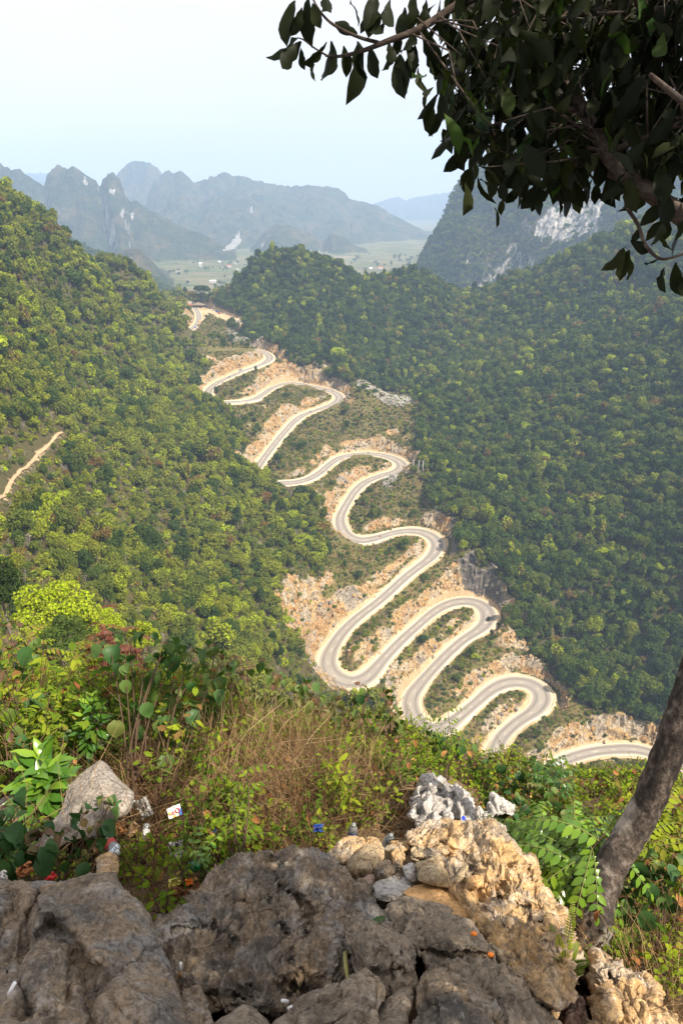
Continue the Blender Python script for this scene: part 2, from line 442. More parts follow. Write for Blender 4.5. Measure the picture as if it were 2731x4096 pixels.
# road band: distance to the centre line and the earthworks that cut and fill allow
wr = half + sh_l + 0.5
lo = np.full(len(fx), -1e4); hi = np.full(len(fx), 1e4); rd = np.full(len(fx), 1e3); rz = np.zeros(len(fx)); ri = np.zeros(len(fx), int)
sel = np.zeros(len(fx), bool)
xr0, xr1, yr0, yr1 = road[:, 0].min() - 60, road[:, 0].max() + 60, road[:, 1].min() - 60, road[:, 1].max() + 60
cand = np.where((fx > xr0) & (fx < xr1) & (fy > yr0) & (fy < yr1))[0]
cutn = 2.3 + 1.0 * fbm(np.stack([fx, fy, 0 * fx], 1)[cand] / 25 + 9, 2)
cut = np.ones(len(fx)); cut[cand] = cutn
RS = slice(0, NS, 1)
for k in range(0, len(cand), 4000):
    c = cand[k:k + 4000]
    y0, y1 = fy[c].min() - 60, fy[c].max() + 60
    q = np.where((road[:, 1] > y0) & (road[:, 1] < y1))[0]
    if not len(q): continue
    d = np.hypot(fx[c][:, None] - road[q, 0][None], fy[c][:, None] - road[q, 1][None])
    e = np.maximum(d - wr[q][None], 0)
    L_ = (road[q, 2][None] - 0.72 * e); U_ = (road[q, 2][None] + cut[c][:, None] * e)
    lo[c] = L_.max(1); hi[c] = U_.min(1)
    de = d - wr[q][None]; j = de.argmin(1); r_ = np.arange(len(c))
    rd[c] = de[r_, j]; rz[c] = road[q[j], 2]; ri[c] = q[j]
# between the legs of the road the ground bulges, so the cuts stand as rock faces
ysr = np.arange(200, 960); _rh = np.array([road_at(*p) for p in ((800, 1256), (1080, 1431), (1357, 1596), (1605, 1865), (1748, 2175), (1951, 2468), (2167, 2784), (2583, 3005))])
rside = sstep(-14, 4, fx - np.interp(fy, road[_rh][::-1, 1], road[_rh][::-1, 0])) * (fy > 240) * (fy < 760)
bul = (7.0 + 8.0 * rside) * sstep(1, 9, rd) * (1 - sstep(22, 46, rd)) * (0.6 + 0.7 * fbm(P2 / 22 + 3, 2))
H = Hb + bul
H = np.where(lo > hi, 0.5 * (lo + hi), np.clip(H, lo, hi))
on = rd <= 0
H = np.where(on, rz - 0.30, H)
# plaza: level yard of beaten earth
plz = np.array([bpz(px, py, -128.3)[:2] for px, py in ((772, 1233), (792, 1222), (830, 1226), (858, 1236), (900, 1252), (990, 1280), (960, 1292), (880, 1276), (842, 1272), (812, 1282), (796, 1285), (780, 1262))])
def inpoly(x, y, P):
    r = np.zeros(len(x), bool); n = len(P)
    for i in range(n):
        x1, y1 = P[i]; x2, y2 = P[(i + 1) % n]
        m = ((y1 > y) != (y2 > y)) & (x < (x2 - x1) * (y - y1) / (y2 - y1 + 1e-12) + x1)
        r ^= m
    return r
inp = inpoly(fx, fy, plz)
H = np.where(inp & ~on, -128.5, H)

# normals, then rock relief pushed out of the steep cut faces
V = np.stack([fx, fy, H], 1)
def gnormals(V):
    G = V.reshape(NY, NX, 3)
    a = np.gradient(G, axis=1); b = np.gradient(G, axis=0)
    n = np.cross(a, b); n /= np.linalg.norm(n, axis=2)[..., None]
    return n.reshape(-1, 3)
N0 = gnormals(V)
steep = sstep(0.84, 0.64, N0[:, 2]); nearrd = 1 - sstep(13, 25, rd + 5 * fbm(P2 / 12 + 31, 2))
rockm = steep * nearrd * (~on)
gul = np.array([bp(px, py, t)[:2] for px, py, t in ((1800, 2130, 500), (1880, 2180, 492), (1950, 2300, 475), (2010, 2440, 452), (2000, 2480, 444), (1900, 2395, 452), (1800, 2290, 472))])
# fresh cuts show mostly where the photograph has bare rock: close above a road
k = np.where(rockm > 0.02)[0]
q = V[k] * (1 / 3.2, 1 / 3.2, 1 / 4.5); q = q + 0.35 * np.stack([fbm(q + 3, 2), fbm(q + 7, 2), fbm(q + 13, 2)], 1)
f1, f2, idc = worley(q)
g1, g2, ig = worley(q * 2.3 + 5)
amp = (0.9 * ((idc % 17) / 17.0 - 0.5) + 1.1 * np.minimum(f2 - f1, 0.25) + 0.35 * ((ig % 13) / 13.0 - 0.5) + 0.9 * fbm(V[k] / 9, 3))
fade = sstep(0.2, 2.2, rd[k])
V[k] += N0[k] * (amp * 2.3 * rockm[k] * fade)[:, None]
N1 = gnormals(V)
LAND = V.reshape(NY, NX, 3)

def land_z(x, y):
    """height of the land (bilinear on the irregular grid)"""
    x = np.asarray(x, float); y = np.asarray(y, float)
    i = np.clip(np.searchsorted(gx, x) - 1, 0, NX - 2); j = np.clip(np.searchsorted(gy, y) - 1, 0, NY - 2)
    a = np.clip((x - gx[i]) / (gx[i + 1] - gx[i]), 0, 1); b = np.clip((y - gy[j]) / (gy[j + 1] - gy[j]), 0, 1)
    Z = H.reshape(NY, NX)
    return Z[j, i] * (1 - a) * (1 - b) + Z[j, i + 1] * a * (1 - b) + Z[j + 1, i] * (1 - a) * b + Z[j + 1, i + 1] * a * b
def land_at(A, x, y):
    i = np.clip(np.searchsorted(gx, x), 0, NX - 1); j = np.clip(np.searchsorted(gy, y), 0, NY - 1)
    return A.reshape(NY, NX)[j, i]
def visible(P, lift=0.0, n=70):
    """which points can be seen over the land from the viewpoint"""
    P = np.asarray(P, float); ok = np.ones(len(P), bool)
    for f in np.linspace(0.06, 0.97, n):
        x, y, z = P[:, 0] * f, P[:, 1] * f, (P[:, 2] + lift) * f
        m = y > gy[0]
        ok &= ~(m & (land_z(x, y) > z + 0.6))
    return ok

# footpath worn into the left hillside
PATHPX = [(-60, 2040), (0, 2000), (40, 1950), (75, 1900), (110, 1875), (150, 1830), (185, 1800), (215, 1765), (255, 1735)]
def on_land(px, py):
    t = np.linspace(60, 1100, 2600); d = bp(px, py, 1.0)
    P = d[None] * t[:, None]; m = land_z(P[:, 0], P[:, 1]) >= P[:, 2]
    m &= (P[:, 0] > gx[0]) & (P[:, 0] < gx[-1]) & (P[:, 1] < gy[-1])
    return P[np.argmax(m)] if m.any() else P[-1]
fpath = np.array([on_land(*p) for p in PATHPX])
fpath = catmull(fpath, 6)
pd_ = np.full(len(fx), 99.0); pc = np.where((fy < fpath[:, 1].max() + 15) & (fy > fpath[:, 1].min() - 15) & (fx < fpath[:, 0].max() + 15))[0]
pd_[pc] = np.hypot(fx[pc][:, None] - fpath[:, 0][None], fy[pc][:, None] - fpath[:, 1][None]).min(1)
# band between the left and right ends of the road: dry grass and scrub instead of forest
lend = np.array([road_at(*p) for p in ((739, 1345), (879, 1526), (906, 1610), (1046, 1846), (1141, 1932), (1360, 2080), (1312, 2640), (1640, 2826), (1960, 3100))])
rend = np.array([road_at(*p) for p in ((800, 1256), (1080, 1431), (1357, 1596), (1605, 1865), (1748, 2175), (1951, 2468), (2167, 2784), (2583, 3005))])
ys = np.arange(200, 960)
xl = np.interp(ys, road[lend][::-1, 1], road[lend][::-1, 0] - 5); xr = np.interp(ys, road[rend][::-1, 1], road[rend][::-1, 0] + 7)
def in_band(x, y): return (x > np.interp(y, ys, xl)) & (x < np.interp(y, ys, xr)) & (y > 225) & (y < 905)
ter = np.array([bpz(px, py, zt_ - 3)[:2] for px, py in ((1380, 1600), (1450, 1560), (1640, 1570), (1690, 1620), (1660, 1720), (1540, 1720), (1400, 1680))])
low = np.array([bpz(px, py, -285)[:2] for px, py in ((2150, 3090), (2350, 3030), (2731, 3070), (2900, 3200), (2731, 3330), (2300, 3500), (2000, 3300))])
band = in_band(fx, fy) | inpoly(fx, fy, ter) | inpoly(fx, fy, low)

me = mesh_np('hillside', V, (lambda i, j: np.stack([j * NX + i, j * NX + i + 1, (j + 1) * NX + i + 1, (j + 1) * NX + i], -1).reshape(-1, 4))(*[a.ravel() for a in np.meshgrid(np.arange(NX - 1), np.arange(NY - 1))]), smooth=False)
def vattr(me, nm, arr):
    a = me.attributes.new(nm, 'FLOAT', 'POINT'); a.data.foreach_set('value', np.asarray(arr, np.float32))
dirt = np.maximum(np.where(inp, 1.0, 0.0), 0.7 - .7 * sstep(0.6, 1.5, pd_)); dirt = np.maximum(dirt, (1 - sstep(0.2, 1.4, rd)) * 0.9)
vattr(me, 'rock', np.clip(rockm * 1.45, 0, 1)); vattr(me, 'dirt', dirt); vattr(me, 'band', band.astype(float))
gul_shade = inpoly(fx, fy, gul)
vattr(me, 'dark', sstep(0.0, 1.0, gul_shade.astype(float)))  # mask for the gully face, whose shade is painted into the rock
# ---- material of the hillside
t = NT('hillside'); P = t.pos()
n1 = t.noise(P, 0.05, 4); n2 = t.noise(P, 0.45, 6, 0.6); n3 = t.noise(P, 2.2, 4, 0.65)
grass = t.ramp(n2, [(0.25, (0.070, 0.060, 0.024)), (0.42, (0.150, 0.105, 0.045)), (0.55, (0.085, 0.095, 0.026)), (0.72, (0.200, 0.150, 0.070))])
duff = t.ramp(n2, [(0.25, (0.030, 0.032, 0.012)), (0.5, (0.080, 0.066, 0.027)), (0.75, (0.052, 0.066, 0.018))])
ground = t.mix(t.attr('band'), duff, grass)
ro = t.ramp(t.noise(P, 0.055, 3, 0.6, 0.6), [(0.34, (0.22, 0.205, 0.185)), (0.45, (0.41, 0.345, 0.255)), (0.52, (0.42, 0.265, 0.095)), (0.59, (0.34, 0.165, 0.045)), (0.66, (0.39, 0.325, 0.24)), (0.80, (0.21, 0.195, 0.18))])
ro = t.mix(t.math('MULTIPLY', n3, 0.75), ro, t.ramp(n3, [(0.38, (0.085, 0.06, 0.04)), (0.60, (0.46, 0.37, 0.25))]))
cr = t.n('TexVoronoi', {'Vector': t.mapv(P, (0.42, 0.42, 0.28)), 'Scale': 1.0}, feature='DISTANCE_TO_EDGE').outputs[0]
ro = t.mix(t.ramp(cr, [(0.0, 0.85), (0.10, 0.0)]), ro, (0.07, 0.052, 0.038))
shade_col = t.ramp(n2, [(0.3, (0.06, 0.055, 0.05)), (0.7, (0.16, 0.14, 0.12))])
ro = t.mix(t.attr('dark'), ro, shade_col)  # gully shade put into the rock colour
rf = t.math('ADD', t.attr('rock'), t.math('MULTIPLY', t.math('SUBTRACT', n2, 0.5), 1.3))
rf = t.ramp(rf, [(0.38, 0.0), (0.52, 1.0)])
col = t.mix(rf, ground, ro)
di = t.ramp(n2, [(0.3, (0.38, 0.26, 0.14)), (0.7, (0.52, 0.40, 0.26))])
col = t.mix(t.ramp(t.math('ADD', t.attr('dirt'), t.math('MULTIPLY', t.math('SUBTRACT', n3, 0.5), 0.5)), [(0.35, 0.0), (0.6, 1.0)]), col, di)
M_HILL = t.out(t.pbsdf(col, 0.92, t.bump(n3, 0.6, 0.5), 0.15))
me.materials.append(M_HILL)
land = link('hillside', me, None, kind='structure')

# ---- footpath
fp = MB(); tt = np.gradient(fpath[:, :2], axis=0); tt /= np.linalg.norm(tt, axis=1)[:, None]; nn = np.stack([-tt[:, 1], tt[:, 0]], 1)
rows = []
for s_ in (-0.55, 0, 0.55):
    wv = s_ * (1 + 0.4 * fbm(np.stack([np.arange(len(fpath)) * .7, 0 * fpath[:, 0] + s_, 0 * fpath[:, 0]], 1), 2))
    x, y = fpath[:, 0] + nn[:, 0] * wv, fpath[:, 1] + nn[:, 1] * wv
    rows.append(np.stack([x, y, np.maximum(land_z(x, y), land_z(fpath[:, 0], fpath[:, 1])) + 0.35], 1))
nfp = len(fpath); Vp = np.vstack(rows); i = np.arange(nfp - 1)
fp.add(Vp, np.vstack([np.stack([i, i + nfp, i + nfp + 1, i + 1], 1), np.stack([i + nfp, i + 2 * nfp, i + 2 * nfp + 1, i + nfp + 1], 1)]))
M_DIRT = flat_mat('beaten_earth', (0.40, 0.28, 0.17), 0.95, 0.25, 0.8, 0.1, 0.4)
fp.obj('footpath', M_DIRT, None, True, kind='structure')

# ------------------------------------------------------------------ road
def ribbon(offs, zoff, i0=0, i1=None, step=1, skirt=None):
    """strips along the road between lateral offsets (arrays or numbers)"""
    idx = np.arange(i0, NS if i1 is None else i1, step)
    rows = [np.stack([road[idx, 0] + nrm[idx, 0] * np.broadcast_to(o, (NS,))[idx], road[idx, 1] + nrm[idx, 1] * np.broadcast_to(o, (NS,))[idx], road[idx, 2] + z], 1) for o, z in zip(offs, zoff)]
    n = len(idx); a = np.arange(n - 1); Q = []
    for r in range(len(rows) - 1):
        Q.append(np.stack([r * n + a, r * n + a + 1, (r + 1) * n + a + 1, (r + 1) * n + a], 1))
    return np.vstack(rows), np.vstack(Q)
t = NT('asphalt'); P = t.pos()
a1 = t.noise(P, 0.12, 5); a2 = t.noise(P, 3.0, 5, 0.7); lat = t.attr('lat')
as_ = t.ramp(a1, [(0.3, (0.26, 0.235, 0.205)), (0.7, (0.34, 0.305, 0.265))])
as_ = t.mix(0.35, as_, t.ramp(a2, [(0.3, (0.12, 0.105, 0.09)), (0.7, (0.26, 0.23, 0.195))]))
tyre = t.math('MULTIPLY', t.ramp(t.math('ABSOLUTE', t.math('SUBTRACT', t.math('ABSOLUTE', lat), 0.52)), [(0.06, 1.0), (0.24, 0.0)]), t.math('MULTIPLY', a1, 1.4), True)
as_ = t.mix(tyre, as_, (0.145, 0.13, 0.115))
dust = t.ramp(t.math('ADD', t.math('ABSOLUTE', lat), t.math('MULTIPLY', t.math('SUBTRACT', a2, 0.5), 0.35)), [(0.86, 0.0), (1.0, 0.75)])
as_ = t.mix(dust, as_, (0.50, 0.40, 0.28))
M_ASPH = t.out(t.pbsdf(as_, 0.85, t.bump(a2, 0.25, 0.05), 0.25))
lats = np.linspace(-1, 1, 9)
Vr, Qr = ribbon([l * half for l in lats], [0.03 * (1 - abs(l)) for l in lats])
me = mesh_np('road', Vr, Qr[:, ::-1], [M_ASPH]); vattr(me, 'lat', np.repeat(lats, NS))
rd_o = link('road', me, None, kind='structure')
t = NT('shoulder_earth'); P = t.pos()
s1 = t.noise(P, 0.35, 5, 0.65); s2 = t.noise(P, 2.5, 4, 0.7)
sc_ = t.ramp(s1, [(0.25, (0.40, 0.27, 0.14)), (0.5, (0.50, 0.38, 0.24)), (0.75, (0.58, 0.48, 0.34))])
sc_ = t.mix(t.math('MULTIPLY', s2, 0.5), sc_, (0.36, 0.27, 0.17))
M_SHO = t.out(t.pbsdf(sc_, 0.95, t.bump(s2, 0.4, 0.1), 0.1))
wob = 0.35 * fbm(np.stack([sv * .25, 0 * sv, 0 * sv], 1), 3); wob2 = 0.35 * fbm(np.stack([sv * .25, 0 * sv + 9, 0 * sv], 1), 3)
for s_, sh, wb in ((1, sh_l, wob), (-1, sh_r, wob2)):
    off = [s_ * (half - 0.15), s_ * (half + sh * 0.5), s_ * (half + sh + wb), s_ * (half + sh + wb + 0.5)]
    Vs, Qs = ribbon(off, [-0.012, 0.015, 0.02, -1.2])
    link('shoulder', mesh_np('shoulder', Vs, Qs[:, ::-1] if s_ < 0 else Qs, [M_SHO]), rd_o)
M_KERB = flat_mat('kerb_concrete', (0.62, 0.57, 0.48), 0.85, 0.12, 0.6, 0.2)
M_PAINT = flat_mat('road_paint', (0.62, 0.56, 0.42), 0.7, 0.2, 1.0, 0.2)
for s_ in (1, -1):
    sh = sh_l
    off = [s_ * (half + 0.02), s_ * (half + 0.04), s_ * (half + 0.26), s_ * (half + 0.28)]
    Vs, Qs = ribbon(off, [0.0, 0.11, 0.11, 0.0])
    link('kerb', mesh_np('kerb', Vs, Qs[:, ::-1] if s_ < 0 else Qs, [M_KERB]), rd_o)
    off = [s_ * (half + sh * .98), s_ * (half + sh), s_ * (half + sh + 0.24), s_ * (half + sh + 0.26)]
    Vs, Qs = ribbon(off, [0.0, 0.26, 0.26, -0.6])
    # outer concrete edging, broken here and there
    kk = (np.floor(sv / 14).astype(int) * 7919 + (3 if s_ > 0 else 0)) % 10 < 7
    Qs = Qs[kk[Qs[:, 0] % NS]]
    link('gutter_edge', mesh_np('gutter_edge', Vs, Qs[:, ::-1] if s_ < 0 else Qs, [M_KERB]), rd_o)
dm = MB()
for k in range(6, NS - 4, 7):
    Vs, Qs = ribbon([-0.09, 0.09], [0.036, 0.036], k, k + 3)
    dm.add(Vs, Qs[:, ::-1])
dm.obj('lane_dash', M_PAINT, rd_o, False, kind='stuff')
# ------------------------------------------------------------------ plants of the hillsides: crowns built leaf clump by leaf clump
def quad_leaves(P, Nn, size, rg, jit=0.7, bend=0.25, aspect=1.5):
    """folded leaf-clump faces at points P, facing roughly along Nn"""
    n = len(P); d = Nn + jit * rg.normal(size=(n, 3)); d /= np.linalg.norm(d, axis=1)[:, None]
    a = np.cross(d, rg.normal(size=(n, 3))); a /= np.linalg.norm(a, axis=1)[:, None] + 1e-9
    b = np.cross(d, a); s = np.asarray(size)[:, None]
    v0 = P - a * s * aspect * 0.5; v2 = P + a * s * aspect * 0.5
    v1 = P + b * s * 0.5 + d * s * bend; v3 = P - b * s * 0.5 + d * s * bend * 0.4
    V = np.stack([v0, v1, v2, v3], 1).reshape(-1, 3)
    k = np.arange(n)[:, None] * 4
    return V, np.vstack([np.hstack([k, k + 1, k + 2]), np.hstack([k, k + 2, k + 3])])

def set_leafv(me, nface_groups, rg, verts_per=4, nv=None):
    a = me.attributes.new('leafv', 'FLOAT', 'POINT')
    v = np.repeat(rg.random(nface_groups), verts_per)
    full = np.full(len(me.vertices), 0.5); full[:len(v)] = v
    a.data.foreach_set('value', full.astype(np.float32))

def crown_points(rg, n, lobes=8, rx=1.0, rz=0.85, zc=1.25, lr=(0.28, 0.52), inner=0.25):
    c = rg.normal(size=(lobes, 3)); c /= np.linalg.norm(c, axis=1)[:, None]
    c *= (0.36 + 0.52 * rg.random(lobes))[:, None]; c[:, 2] = np.abs(c[:, 2]) * 1.1 - 0.28
    r = rg.uniform(*lr, lobes)
    k = rg.integers(0, lobes, n)
    d = rg.normal(size=(n, 3)); d[:, 2] += 0.35; d /= np.linalg.norm(d, axis=1)[:, None]
    rad = r[k] * np.where(rg.random(n) < inner, rg.random(n), 0.86 + 0.24 * rg.random(n))
    P = c[k] + d * rad[:, None]
    P = P * (rx, rx, rz) + (0, 0, zc)
    return P, d

GREENS = [(0.0, (0.030, 0.056, 0.016)), (0.22, (0.070, 0.112, 0.024)), (0.45, (0.140, 0.170, 0.028)), (0.66, (0.225, 0.235, 0.030)), (0.81, (0.38, 0.50, 0.020)), (0.90, (0.150, 0.125, 0.048)), (1.0, (0.175, 0.085, 0.035))]
M_LEAF = leaf_mat('forest_leaves', GREENS, 0.30, gloss=False, tint_var=0.20)
t = NT('bark'); c = t.coord(); b1 = t.noise(t.mapv(c, (1, 1, 0.3)), 6, 5, 0.6)
M_BARK = t.out(t.pbsdf(t.ramp(b1, [(0.3, (0.07, 0.055, 0.042)), (0.7, (0.22, 0.19, 0.155))]), 0.9, t.bump(b1, 0.6, 0.05), 0.2))
M_TWIG = flat_mat('dry_twigs', (0.20, 0.155, 0.105), 0.9, 0.3, 2.0, 0.1)
M_PALE = flat_mat('pale_bark', (0.30, 0.265, 0.22), 0.9, 0.2, 2.0, 0.1)

def crown_mesh(name, seed, n=380, size=(0.17, 0.30), mat=None, **kw):
    rg = np.random.default_rng(seed); P, d = crown_points(rg, n, **kw)
    V, T = quad_leaves(P, d, rg.uniform(*size, n), rg)
    me = mesh_np(name, V, T, [mat or M_LEAF]); set_leafv(me, n, rg); return me

def trunk_mesh(name, seed, zc=1.2, mat=None, limbs=4):
    rg = np.random.default_rng(seed); m = MB()
    m.tube([(0, 0, -0.25), (0.02, 0.01, 0.4), (0.03 * rg.normal(), 0.03 * rg.normal(), zc)], [0.07, 0.05, 0.03], 5)
    for k in range(limbs):
        a = rg.random() * 6.28; z = rg.uniform(0.45, 0.9)
        m.tube([(0, 0, z), (0.25 * math.cos(a), 0.25 * math.sin(a), z + 0.25), (0.55 * math.cos(a), 0.55 * math.sin(a), z + 0.45)], [0.03, 0.022, 0.01], 4, False)
    return m.mesh(name, mat or M_BARK)

def join_meshes(name, parts):
    """one mesh from (mesh, leaf?) pieces, keeping their materials and leafv"""
    V = []; T = []; mi = []; mats = []; lv = []; n = 0
    for me in parts:
        nv = len(me.vertices); co = np.empty(nv * 3, np.float32); me.vertices.foreach_get('co', co)
        me.calc_loop_triangles(); tr = np.empty(len(me.loop_triangles) * 3, np.int32); me.loop_triangles.foreach_get('vertices', tr)
        V.append(co.reshape(-1, 3)); T.append(tr.reshape(-1, 3) + n); n += nv
        if me.materials[0] not in mats: mats.append(me.materials[0])
        mi.append(np.full(len(tr) // 3, mats.index(me.materials[0])))
        l = np.full(nv, 0.5, np.float32)
        if 'leafv' in me.attributes: me.attributes['leafv'].data.foreach_get('value', l)
        lv.append(l)
    o = mesh_np(name, np.vstack(V), np.vstack(T), mats, np.concatenate(mi))
    a = o.attributes.new('leafv', 'FLOAT', 'POINT'); a.data.foreach_set('value', np.concatenate(lv)); return o

CROWNS = []; TRUNKS = []
for k, kw in enumerate([dict(), dict(lobes=6, lr=(.35, .6)), dict(lobes=11, lr=(.22, .45)), dict(rx=0.85, rz=1.15, zc=1.4), dict(rx=1.1, rz=0.7, lobes=9), dict(rx=0.7, rz=1.35, zc=1.5, lobes=9), dict(lobes=13, lr=(.25, .42), rz=.9)]):
    CROWNS.append(crown_mesh('crown', 100 + k, 560, (.13, .27), **kw)); TRUNKS.append(trunk_mesh('trunk', 200 + k, kw.get('zc', 1.25)))
FINE = [crown_mesh('crown', 600 + k, 1500, (0.075, 0.15), **kw) for k, kw in enumerate([dict(lobes=14, lr=(.28, .46)), dict(lobes=10, lr=(.35, .55)), dict(lobes=18, lr=(.2, .4)), dict(rx=0.85, rz=1.15, zc=1.4, lobes=14, lr=(.25, .45)), dict(rx=1.1, rz=0.7, lobes=14, lr=(.25, .45))])]
TREES = [join_meshes('tree_%d' % k, [CROWNS[k], TRUNKS[k]]) for k in range(7)]

def bare_mesh(name, seed, n=60, mat=None, h=2.0, spread=0.9, r=0.012, leaves=0):
    """leafless shrub: forking stems and fine twigs"""
    rg = np.random.default_rng(seed); m = MB()
    for k in range(7):
        a = rg.random() * 6.28; sp = spread * rg.uniform(0.2, 0.8); top = np.array([sp * math.cos(a), sp * math.sin(a), h * rg.uniform(0.6, 1)])
        mid = top * (0.35, 0.35, 0.5) + rg.normal(size=3) * 0.06
        m.tube([(0, 0, -0.2), mid, top], [r * 2.2, r * 1.6, r * 0.6], 3, False)
        for q in range(n // 7):
            f = rg.uniform(0.3, 1); b = mid + (top - mid) * max(0, (f - .5) * 2) if f > .5 else mid * f * 2
            e = b + rg.normal(size=3) * (0.3, 0.3, 0.2) + (0, 0, 0.2)
            m.tube([b, (b + e) / 2 + rg.normal(size=3) * .03, e], [r, r * .7, r * .35], 3, False)
    return m.mesh(name, mat or M_TWIG)
BARE = [bare_mesh('bare_%d' % k, 300 + k, 90) for k in range(3)] + [bare_mesh('bare_pale', 310, 70, M_PALE, 2.6, 1.0, 0.014)]
SHRUB = []
for k in range(4):
    me = crown_mesh('shrub', 330 + k, 170, (0.22, 0.38), lobes=5, rz=0.7, zc=0.45, lr=(.4, .65))
    SHRUB.append(join_meshes('shrub_%d' % k, [me, trunk_mesh('stem', 340 + k, 0.5, None, 2)]))
M_STRAW = leaf_mat('dry_grass_blades', [(0.0, (0.12, 0.095, 0.035)), (0.5, (0.27, 0.19, 0.085)), (1.0, (0.38, 0.28, 0.14))], 0.25, gloss=False, tint_var=0.3)
def tuft_mesh(name, seed, n=60, h=1.0, wdt=0.05, spread=0.55, mat=None):
    rg = np.random.default_rng(seed)
    b = rg.normal(size=(n, 3)) * (spread * .5, spread * .5, 0); a = rg.random(n) * 6.28
    dirv = np.stack([np.cos(a), np.sin(a), 0 * a], 1); ln = h * rg.uniform(0.5, 1, n)[:, None]; lean = rg.uniform(0.1, 0.7, n)[:, None]
    side = np.stack([-np.sin(a), np.cos(a), 0 * a], 1) * wdt
    mid = b + dirv * lean * ln * .35 + np.array([0, 0, 1]) * ln * .6; tip = b + dirv * lean * ln + np.array([0, 0, 1]) * ln * (1 - lean * .35)
    V = np.stack([b - side, b + side, mid + side * .8, mid - side * .8, tip], 1).reshape(-1, 3); k = np.arange(n)[:, None] * 5
    T = np.vstack([k + [[0, 1, 2]], k + [[0, 2, 3]], k + [[3, 2, 4]]])
    me = mesh_np(name, V, T, [mat or M_STRAW]); set_leafv(me, n, rg, 5); return me
TUFT = [tuft_mesh('tuft_%d' % k, 360 + k) for k in range(3)]

# ---- where the trees stand
def jitter(x0, x1, y0, y1, st, rg):
    X, Y = np.meshgrid(np.arange(x0, x1, st), np.arange(y0, y1, st)); n = X.size
    return X.ravel() + rg.uniform(-.5, .5, n) * st, Y.ravel() + rg.uniform(-.5, .5, n) * st
def in_frame(x, y, z, m=120):
    px, py, dep = project(np.stack([x, y, z], 1)); return (px > -m) & (px < 2731 + m) & (py < 4300) & (dep > 1)
vis_rd = np.ones(NS, bool)
for (a, b) in (((739, 1345), (793, 1392)), ((875, 1528), (915, 1610)), ((1040, 1850), (1140, 1932)), ((1960, 3060), (2197, 3073))):
    vis_rd[road_at(*a):road_at(*b)] = False
rpx = []
for s_ in (-1, -.3, .4, 1):
    q = road.copy(); q[:, :2] += nrm * (half * s_)[:, None]; rpx.append(q[vis_rd])
RPX = np.vstack(rpx + [fpath + (0, 0, .5)]); rpa, rpb, rpd = project(RPX)
def hides_road(P, r, top):
    """would a crown of radius r at P stand between the viewpoint and an open stretch of road?"""
    a, b, d = project(P + np.array([0, 0, 1.0]) * (top * 0.6)[:, None]); pr = r * F / d; o = np.zeros(len(P), bool)
    for k in range(0, len(P), 3000):
        s = slice(k, k + 3000)
        w_ = (np.abs(a[s][:, None] - rpa[None]) < pr[s][:, None] * .95) & (b[s][:, None] - rpb[None] < pr[s][:, None] * 1.3) & (rpb[None] - b[s][:, None] < pr[s][:, None] * 1.1) & (rpd[None] > d[s][:, None] - 2)
        o[s] = w_.any(1)
    return o

rg = np.random.default_rng(21)
x, y = jitter(-330, 418, 26, 1175, 3.55, rg)
z = land_z(x, y); P = np.stack([x, y, z], 1)
rdp = land_at(rd, x, y); rk_ = land_at(rockm, x, y); bandp = in_band(x, y) | inpoly(x, y, ter) | inpoly(x, y, low); pdp = land_at(pd_, x, y)
left = x < np.interp(y, ys, xl)
up_left = sstep(2000, 1500, project(P)[1])
clump = fbm(np.stack([x / 28, y / 28, 0 * x], 1), 3); fine = fbm(np.stack([x / 9, y / 9, 0 * x + 4], 1), 2)
rad = np.clip(2.9 + 1.2 * rg.normal(size=len(x)) + 1.1 * clump, 1.4, 6.2)
keep = in_frame(x, y, z) & (rdp > rad * 0.75 + 0.8) & (rk_ < 0.35) & ~(inpoly(x, y, plz)) & (pdp > rad * .8 + 1.2)
keep &= np.where(bandp, rg.random(len(x)) < np.where(fine > 0.22, 0.30, 0.03), True)
pxx, pyy, _ = project(P)
scrubby = left & (clump + 0.5 * fine < 0.34 - sstep(2000, 1350, pyy) * 0.9 - sstep(350, 900, pxx) * .25) & ~bandp           # the brown, thin part of the left slope
keep &= np.where(scrubby, rg.random(len(x)) < 0.55, True)
keep &= visible(P, 6.0)
_a, _b, _d = project(P + (0, 0, 6)); keep &= ~((((_a - 230) / 340) ** 2 + ((_b - 2420) / 230) ** 2 < 1) & (_d < 125)) & (_d > 64)
ix = np.where(keep)[0]
P, rad, left, clump, fine, bandp, scrubby = P[ix], rad[ix], left[ix], clump[ix], fine[ix], bandp[ix], scrubby[ix]
rad = np.where(bandp, rad * 0.72, np.where(scrubby, rad * .8, rad))
hide = hides_road(P, rad, rad * 1.9)
P, rad, left, clump, fine, bandp, scrubby = [a[~hide] for a in (P, rad, left, clump, fine, bandp, scrubby)]
n = len(P)
tint = np.where(left, 0.52 + 0.20 * clump + 0.12 * rg.normal(size=n), 0.27 + 0.22 * clump + 0.13 * rg.normal(size=n))  # brighter yellow-green on the left puts that slope's sunlight into the tint
knob = (P[:, 1] > 690) & (P[:, 0] > -130) & (P[:, 0] < 110); tint = np.where(knob & ~left, tint - 0.08, tint)
u = rg.random(n)
tint = np.where(u < 0.05, rg.uniform(.66, .74, n), np.where(u < 0.10, rg.uniform(.86, .97, n), tint))
tint = np.where((u > .84) & left, rg.uniform(0.08, 0.25, n), tint)
tint = np.clip(tint, 0.02, 1.0)
tint = np.where((tint > .72) & (u >= .10), .70, tint)
kind = rg.integers(0, 7, n)
rot = np.stack([rg.normal(size=n) * .06, rg.normal(size=n) * .06, rg.random(n) * 6.28], 1)
scl = np.stack([rad * rg.uniform(.75, 1.3, n), rad * rg.uniform(.75, 1.3, n), rad * rg.uniform(.75, 1.5, n)], 1)
